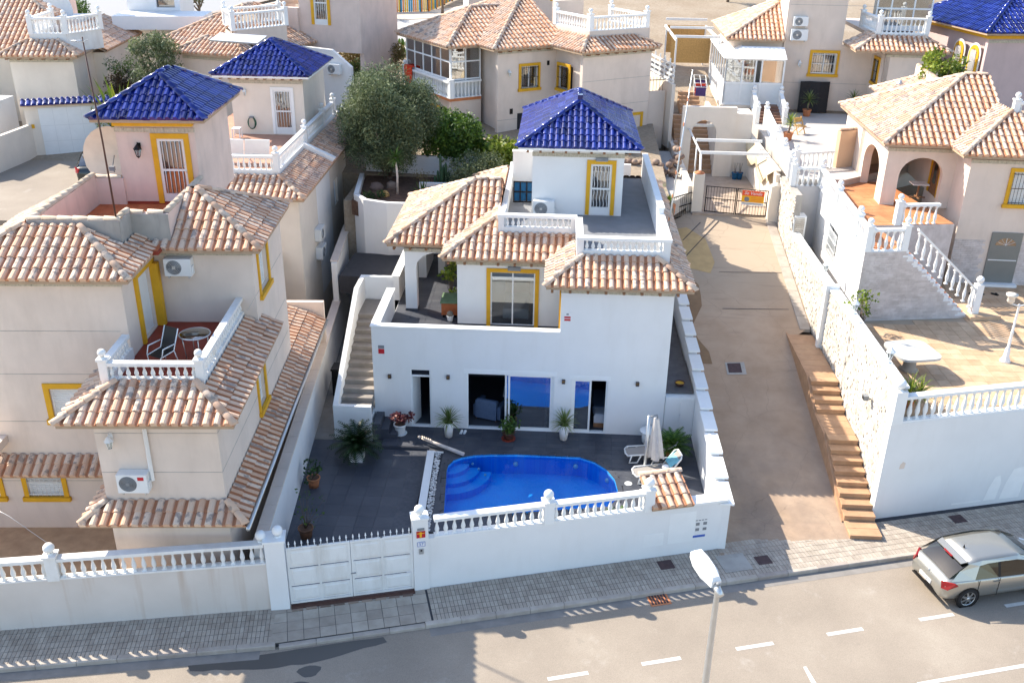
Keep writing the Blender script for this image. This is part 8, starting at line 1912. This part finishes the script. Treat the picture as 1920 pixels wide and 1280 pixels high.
    bdg = M(); bdg.lathe((0, 0, 0), [(.055, 0), (.05, .012)], 16); o_ = bdg.build('badge', steel, t, (-2.06, 0, .80), (0, -PI / 2 + .15, 0))
    M().box(-2.15, -2.05, -.55, .55, .33, .36).build('bumper_strip', blackm, t)
    return t
CA = math.radians(15.3)
# rear left wheel stands at about (12.2, -8.55)
def carpos(wx, wy, ang, lx=-1.28, ly=-.86): c, s_ = math.cos(ang), math.sin(ang); return (wx - lx * c + ly * s_, wy - lx * s_ - ly * c)
px_, py_ = carpos(12.21, -8.62, CA)
car('parked_car', 'silver five door hatchback parked by the kerb at the right edge', (px_, py_, -.25), CA, carm, True, glass_material('car_glass', (.05, .09, .095), .0), '0247 DFZ')
car('parked_car', 'dark green hatchback parked in the back street behind the big satellite dish', (-21.9, 13.8, 5.42), math.radians(98), darkcar, True, glassdk, '')
# ------------------------------------------------------------ street lamp
t = thing('street_lamp', 'tall grey street lamp with white head standing at the road edge in the foreground', 'street lamp', (4.28, -13.35, -.25), math.radians(15.8))
t.location = (3.12, -17.35, -.12); t.rotation_euler = (0, 0, math.radians(22))
m = M(); m.lathe((0, 0, 0), [(.16, 0), (.14, .05), (.085, .15), (.075, 3.5), (.050, 7.15), (.055, 7.2)], 14); m.build('pole', steel, t)
m = M(); hd = [(-.10, .06, 0), (-.12, .15, 0), (-.17, .32, 0), (-.17, .62, 0), (-.11, .84, 0)]; hd = hd + [(-x, y, z) for x, y, z in hd[::-1]]; n = len(hd)
til = .14
vs = [(x, y, 7.16 + y * til) for x, y, z in hd] + [(x * .98, y, 7.27 + y * til) for x, y, z in hd] + [(x * .60, .10 + (y - .06) * .86, 7.35 + y * til) for x, y, z in hd]
m.add(vs, [tuple(range(n))[::-1]] + [(i, (i + 1) % n, n + (i + 1) % n, n + i) for i in range(n)] + [(n + i, n + (i + 1) % n, 2 * n + (i + 1) % n, 2 * n + i) for i in range(n)] + [tuple(range(2 * n, 3 * n))]); m.build('lamp_head', white2, t)
m = M(); m.tube([(0, -.12, 7.10), (0, .10, 7.20)], .07, 10); m.build('spigot', steel, t)
m = M(); m.lathe((0, -.005, 7.27), [(.045, 0), (.04, .03), (.01, .04)], 10); m.build('photocell', greym, t); m = M(); m.box(-.12, .12, .35, .70, 7.17, 7.20 + .05); m.build('lamp_lens', glass, t)
structure('far_pavement', M().prism([(p.x, p.y) for p in (SR(-30, -12.5), SR(40, -12.5), SR(40, -9.52), SR(-30, -9.52))], -.40, -.12), paverm)
# ------------------------------------------------------------ trees and shrubs
tree('olive_tree', 'large grey green olive tree behind the white villa', (-8.3, 15.2, 5.2), 5.9, 2.75, .16, olive, 'olive tree', leaf=.16, aspect=.24, clumps=84, per=1500, seed=3, crown_z=.03, squash=1.05, limbs=14, droop=.0, flat=.1)
tree('citrus_tree', 'dark glossy green tree right of the olive in the back garden', (-5.3, 16.9, 5.3), 3.3, 2.1, .10, green, 'tree', leaf=.18, aspect=.55, clumps=40, per=620, seed=5, crown_z=.1, limbs=8)
shrub('shrub', 'yellow green vine spilling over the back garden wall', (-2.9, 15.9, 5.5), 1.5, 2.0, limeleaf, 6, .19, .8, 420, 20); shrub('shrub', 'yellow green vine end nearest the blue roofed tower', (-1.55, 15.5, 5.6), .75, 1.5, limeleaf, 16, .16, .8, 420, 9)
shrub('shrub', 'grey green bushy shrub behind the clay tiled porch roof', (-3.9, 13.6, 5.25), 1.45, 2.0, olive, 7, .14, .3, 1100, 18); shrub('shrub', 'bright green shrub tips in front of the grey bush', (-2.7, 13.0, 5.25), .95, 1.3, green, 17, .14, .4, 700, 11)
shrub('shrub', 'low dark green shrub at the left corner of the curved retaining wall', (-8.7, 11.6, 5.27), .45, .5, dgreen, 18, .1, .6, 800, 7); shrub('shrub', 'small dark green clump beside the garden palm', (-8.0, 11.7, 5.27), .35, .45, dgreen, 19, .1, .6, 800, 6)
t = thing('palm_tree', 'small thin palm with short green tuft in the back garden', 'palm tree', (-7.45, 12.5, 5.27)); m = M(); m.tube([(0, 0, 0), (.02, .0, .9), (-.02, 0, 1.75)], [.06, .05, .045], 8); m.build('trunk', palebark, t); rosette(t, (-.02, 0, 1.72), 46, .62, .07, green, 21, (-.9, 1.2), .5, 'crown')
t = thing('cactus', 'cluster of upright dark column cacti in the back garden', 'cactus', (-5.5, 13.4, 5.27)); m = M()
for i, (x, y, h) in enumerate(((0, 0, 1.75), (.12, .05, 1.2), (-.14, .04, .95), (.25, -.02, 1.35), (-.28, 0, .7), (.08, -.14, 1.05), (.36, .06, .9))): m.lathe((x, y, 0), [(.05, 0), (.065, h * .3), (.06, h * .9), (.02, h)], 8)
m.build('columns', paint('cactus_green', (.03, .07, .03), .15, .7, 9, .2, 40), t)
shrub('shrub', 'wispy ochre plants beside the column cacti', (-6.3, 13.2, 5.27), .55, 1.2, dryleaf, 22, .10, .3, 420, 9); t = thing('agave', 'bright green spiky clump in the back garden bed', 'agave', (-6.2, 12.0, 5.27)); rosette(t, (0, 0, 0), 40, .85, .07, green, 23, (.5, 1.5), .2)
for i, (x, y, r, lab) in enumerate(((-8.55, 13.2, .32, 'pale boulder under the olive tree'), (-7.9, 13.6, .28, 'second pale boulder right of the olive trunk'), (-8.0, 12.1, .24, 'small ochre cone shaped garden stone beside the palm'))):
    t = thing('boulder', lab, 'boulder', (x, y, 5.25)); m = M(); m.ball((0, 0, r * .4), r, 9, 6, .8); m.v = [(a + RNG.normal(0, r * .08), b + RNG.normal(0, r * .08), c + RNG.normal(0, r * .06)) for a, b, c in m.v]; m.build('stone', rubblem if i < 2 else reed, t)
tree('oleander', 'tall grey green oleander with pale blossoms between the upper left houses', (-22.0, 21.5, 5.9), 5.7, 1.6, .08, olive, 'shrub', leaf=.19, aspect=.3, clumps=34, per=620, seed=8, crown_z=.3, limbs=8); 
shrub('hedge', 'brown dried hedge between the upper left villa and the oleander', (-24.1, 21.6, 5.9), 1.1, 3.6, leaf_material('brown_hedge', (.05, .03, .015), (.08, .05, .025), (.13, .085, .04)), 9, .11, .6, 900, 18, 'hedge'); shrub('hedge', 'bright clipped green hedge above the brown hedge', (-24.2, 22.3, 6.0), 1.0, 4.4, green, 10, .10, .4, 900, 18, 'hedge')
shrub('shrub', 'yellow green bush behind the blue capped garage wall', (-23.6, 18.8, 5.8), 1.3, 3.3, limeleaf, 11, .14, .6, 520, 20); t = thing('agave', 'tall bright green broad leaves rising behind the garage wall', 'agave', (-22.9, 18.0, 6.0)); rosette(t, (0, 0, 0), 18, 3.4, .34, limeleaf, 24, (1.0, 1.5), .15)
tree('potted_tree', 'small bare stemmed tree in a planter at the upper left edge', (-31.0, 19.6, 6.5), 2.1, .7, .03, olive, 'tree', leaf=.16, aspect=.5, clumps=9, per=300, seed=12, crown_z=.5, limbs=5)
shrub('hedge', 'brownish green tall hedge behind the glazed corner porch', (-11.1, 31.0, 7.2), 1.7, 2.8, dryleaf, 25, .12, .6, 760, 18, 'hedge'); shrub('hedge', 'very dark green bush at left of the brownish hedge', (-12.6, 29.0, 7.0), 1.2, 2.0, dgreen, 26, .12, .6, 900, 12, 'hedge'); shrub('hedge', 'sunlit ochre green hedge top beside the park path', (-14.0, 35.5, 7.6), 1.5, 1.5, dryleaf, 27, .16, .6, 420, 12, 'hedge')
t = thing('prickly_pear', 'large prickly pear clump at the park edge behind the glazed porch', 'cactus', (-10.8, 36.0, 7.7)); m = M(); rs = random.Random(2)
for i in range(90):
    a, r_, z = rs.uniform(0, 2 * PI), 1.7 * math.sqrt(rs.random()), rs.uniform(.1, 1.9); c = Vector((r_ * math.cos(a), r_ * .7 * math.sin(a), z * (1 - r_ * .25) + .2)); u = Vector((rs.gauss(0, 1), rs.gauss(0, 1), rs.gauss(0, .4))).normalized(); v_ = Vector((rs.gauss(0, .3), rs.gauss(0, .3), 1)).normalized(); s_ = rs.uniform(.16, .26)
    m.add([c + u * s_ * math.cos(q) * .75 + v_ * s_ * math.sin(q) for q in np.linspace(0, 2 * PI, 10)[:-1]], [tuple(range(9))])
m.build('pads', green, t)
tree('lemon_tree', 'bright green lemon tree behind the right house roof', (19.3, 20.0, 6.0), 5.6, 1.45, .09, limeleaf, 'tree', leaf=.19, aspect=.5, clumps=28, per=460, seed=14, crown_z=.45, limbs=7)
for i, (x, y, r, mt, sd_, lab) in enumerate(((4.75, 13.6, .62, yucca, 31, 'tall sword leaved plant beside the antenna mast'), (5.35, 13.0, .35, limeleaf, 32, 'small bright agave beside the iron railing'))):
    t = thing('agave', lab, 'agave', (x, y, 5.0)); [rosette(t, (.1 * k, .1 * k, .1 + .25 * k), 44, r * 1.15, .06, mt, sd_ + k, (.1, 1.45), .35) for k in range(2 if i == 0 else 1)]; M().lathe((0, 0, -.5), [(.3, 0), (.34, .5)], 12).build('pot', terr_pot, t)
shrub('shrub', 'round dark shrub right of the blue tower roof', (3.6, 19.6, 5.6), .75, 1.3, green, 33, .10, .5, 900, 9)
structure('gravel_garden', M().prism([(3.7, 12.6), (5.2, 12.6), (6.5, 15), (6.4, 23.5), (3.7, 23.5)], 4.3, 5.0), gravel)
rw = thing('rubble_wall', 'dark rubble stone retaining edge in the gravel garden', 'wall', (2.6, 18.0, 5.0)); rs = random.Random(6)
for i in range(34): m = M(); r_ = rs.uniform(.14, .24); m.ball((0, 0, 0), r_, 7, 5, .8); o = m.build('stone', rubblem, rw); o.location = (rs.uniform(0, 3.6), rs.uniform(-.12, .12), rs.uniform(.0, .75))
for i in range(16): m = M(); r_ = rs.uniform(.14, .22); m.ball((0, 0, 0), r_, 7, 5, .8); o = m.build('stone', rubblem, rw); o.location = (3.6 + rs.uniform(-.1, .1), rs.uniform(-1.5, 1.8), rs.uniform(.0, 1.6))
# ------------------------------------------------------------ park and far ground
def gz(x, y): return ground_h(x, y)
m = M(); pts = [(-75, 47), (-34, 43.5), (-27, 55), (-22, 75), (-30, 95), (-75, 95)]
def sheet(name, pts, dz, mat, n=1): m = M(); m.add([(x, y, 5.3 + .1 * (y - 14) + dz) for x, y in pts], [tuple(range(len(pts)))]); return structure(name, m, mat)
far = NT('pale_far_asphalt'); far.out((.30, .30, .30), .9); sheet('far_road', [(-75, 46.5), (-31, 46.5), (-23.5, 60), (-20, 80), (-75, 80)], .03, far.m)
sheet('far_kerb', [(-31, 46.5), (-30.4, 46.5), (-22.9, 60), (-19.4, 80), (-20, 80), (-23.5, 60)], .06, kerbm)
sheet('park_path', [(-24, 45), (-8, 51), (3, 64), (1, 66), (-10, 53.5), (-24, 49)], .03, paint('pale_path', (.56, .47, .38), .08, .9, 1.5, .2, 30)); sheet('park_gravel', [(-24, 36.5), (-7, 40.5), (-3, 50), (-8, 50.9), (-24, 44.9)], .02, gravel)
sheet('playground', [(-19, 51.8), (-11.4, 53), (-7, 70), (-24, 70)], .03, paint('blue_grey_rubber', (.16, .20, .26), .06, .9, 1, .1, 30))
PF = thing('fence', 'playground fence of blue, orange and yellow painted planks at the top', 'fence'); cols = [paint('plank_orange', (.70, .26, .06), .08, .7, 5, .1, 30), paint('plank_blue', (.05, .26, .38), .08, .7, 5, .1, 30), paint('plank_yellow', (.75, .48, .06), .08, .7, 5, .1, 30)]
def frun(x0, y0, x1, y1, sp=.17):
    L = math.dist((x0, y0), (x1, y1)); n = int(L / sp); an = math.atan2(y1 - y0, x1 - x0)
    for i in range(n):
        f = i / n; x, y = x0 + (x1 - x0) * f, y0 + (y1 - y0) * f; c = cols[(0, 0, 2, 1, 0, 2, 2, 1, 1)[i % 9]]
        inst('plank', ('plank', c.name), lambda: M().box(0, .13, -.015, .015, .12, 1.15).mesh('plank', c), PF, (x, y, gz(x, y)), an)
    for i in range(int(L / 1.7) + 1):
        f = i * 1.7 / L; x, y = x0 + (x1 - x0) * f, y0 + (y1 - y0) * f; inst('post', 'pfpost', lambda: M().box(-.05, .05, .02, .10, 0, 1.3).mesh('post', blackm), PF, (x, y, gz(x, y)), an)
frun(-18.4, 51.0, -11.2, 52.5); frun(-11.1, 52.5, -6.9, 66)
for i, (x, y, a, lab) in enumerate(((-17.1, 49.9, .15, 'wooden park bench before the coloured fence at the left'), (-8.3, 57.0, .9, 'wooden park bench farther along beside the coloured fence'))):
    t = thing('park_bench', lab, 'bench', (x, y, gz(x, y)), a); [M().box(0, 1.8, .12 * k, .12 * k + .1, .42, .45).build('seat_slat', wood, t) for k in range(3)]; [M().box(0, 1.8, .38, .41, .55 + .13 * k, .65 + .13 * k).build('back_slat', wood, t) for k in range(2)]; m = M(); [m.box(u, u + .06, v, v + .05, 0, .42 if v == 0 else .8) for u in (.1, 1.65) for v in (0, .4)]; m.build('legs', blackm, t)
pines = [(-27.6, 43.6, 4.2, 1.9, 'leaning pine beside the far road, right of two', .5), (-30.4, 45.6, 4.0, 1.6, 'leaning pine beside the far road, left of two', .4), (-14.9, 50.2, 2.7, .8, 'small park tree by the first bench', .2), (-9.9, 52.0, 2.8, 1.1, 'small lime green park tree in the middle of the path', 0), (-7.6, 56.5, 3.4, 1.0, 'slim park tree by the farther bench', -.2), (14.6, 59.5, 3.6, 2.0, 'lone bushy tree on the sandy field at the top right', .2), (-41.5, 48.5, 2.4, 1.0, 'small ochre tree by the far road at the top left', 0)]
for i, (x, y, h, r, lab, ln) in enumerate(pines): tree('park_tree', lab, (x, y, gz(x, y)), h, r, .11, (pineleaf, pineleaf, pineleaf, limeleaf, pineleaf, pineleaf, dryleaf)[i], 'tree', leaf=.2, aspect=.3, clumps=16, per=300, seed=40 + i, crown_z=.45, limbs=6, lean=ln)
for i, (x, y, r, h, mt, lab) in enumerate(((-29.6, 42.8, 1.2, 1.5, limeleaf, 'yellow flowering round bush beside the far road'), (-39.5, 47.5, 2.0, 1.8, green, 'bright green bush by the far road at the top left'), (-24.2, 40.6, 1.3, 1.2, limeleaf, 'yellow green low bush behind the beige villa terrace'), (-21.7, 38.2, 1.4, 1.0, green, 'clipped green bush behind the oleander'))):
    shrub('bush', lab, (x, y, gz(x, y)), r, h, mt, 60 + i, .15, .6, 360, 12, 'bush')
# overhead cables
t = thing('overhead_cable', 'thin pale cable crossing above the upper left terrace', 'cable'); m = M(); m.tube([(-18.6, 26.2, 12.4), (-16, 27, 13.4), (-13.5, 28.2, 14.8)], .02, 4); m.build('cable', steel, t)
t = thing('overhead_cable', 'thin stay wire running down to the street balustrade at the left', 'cable'); m = M(); m.tube([(-16.2, -9.6, 3.0), (-14.5, -10.3, 2.75), (-12.95, -11.05, 2.35)], .006, 4); m.build('cable', steel, t)
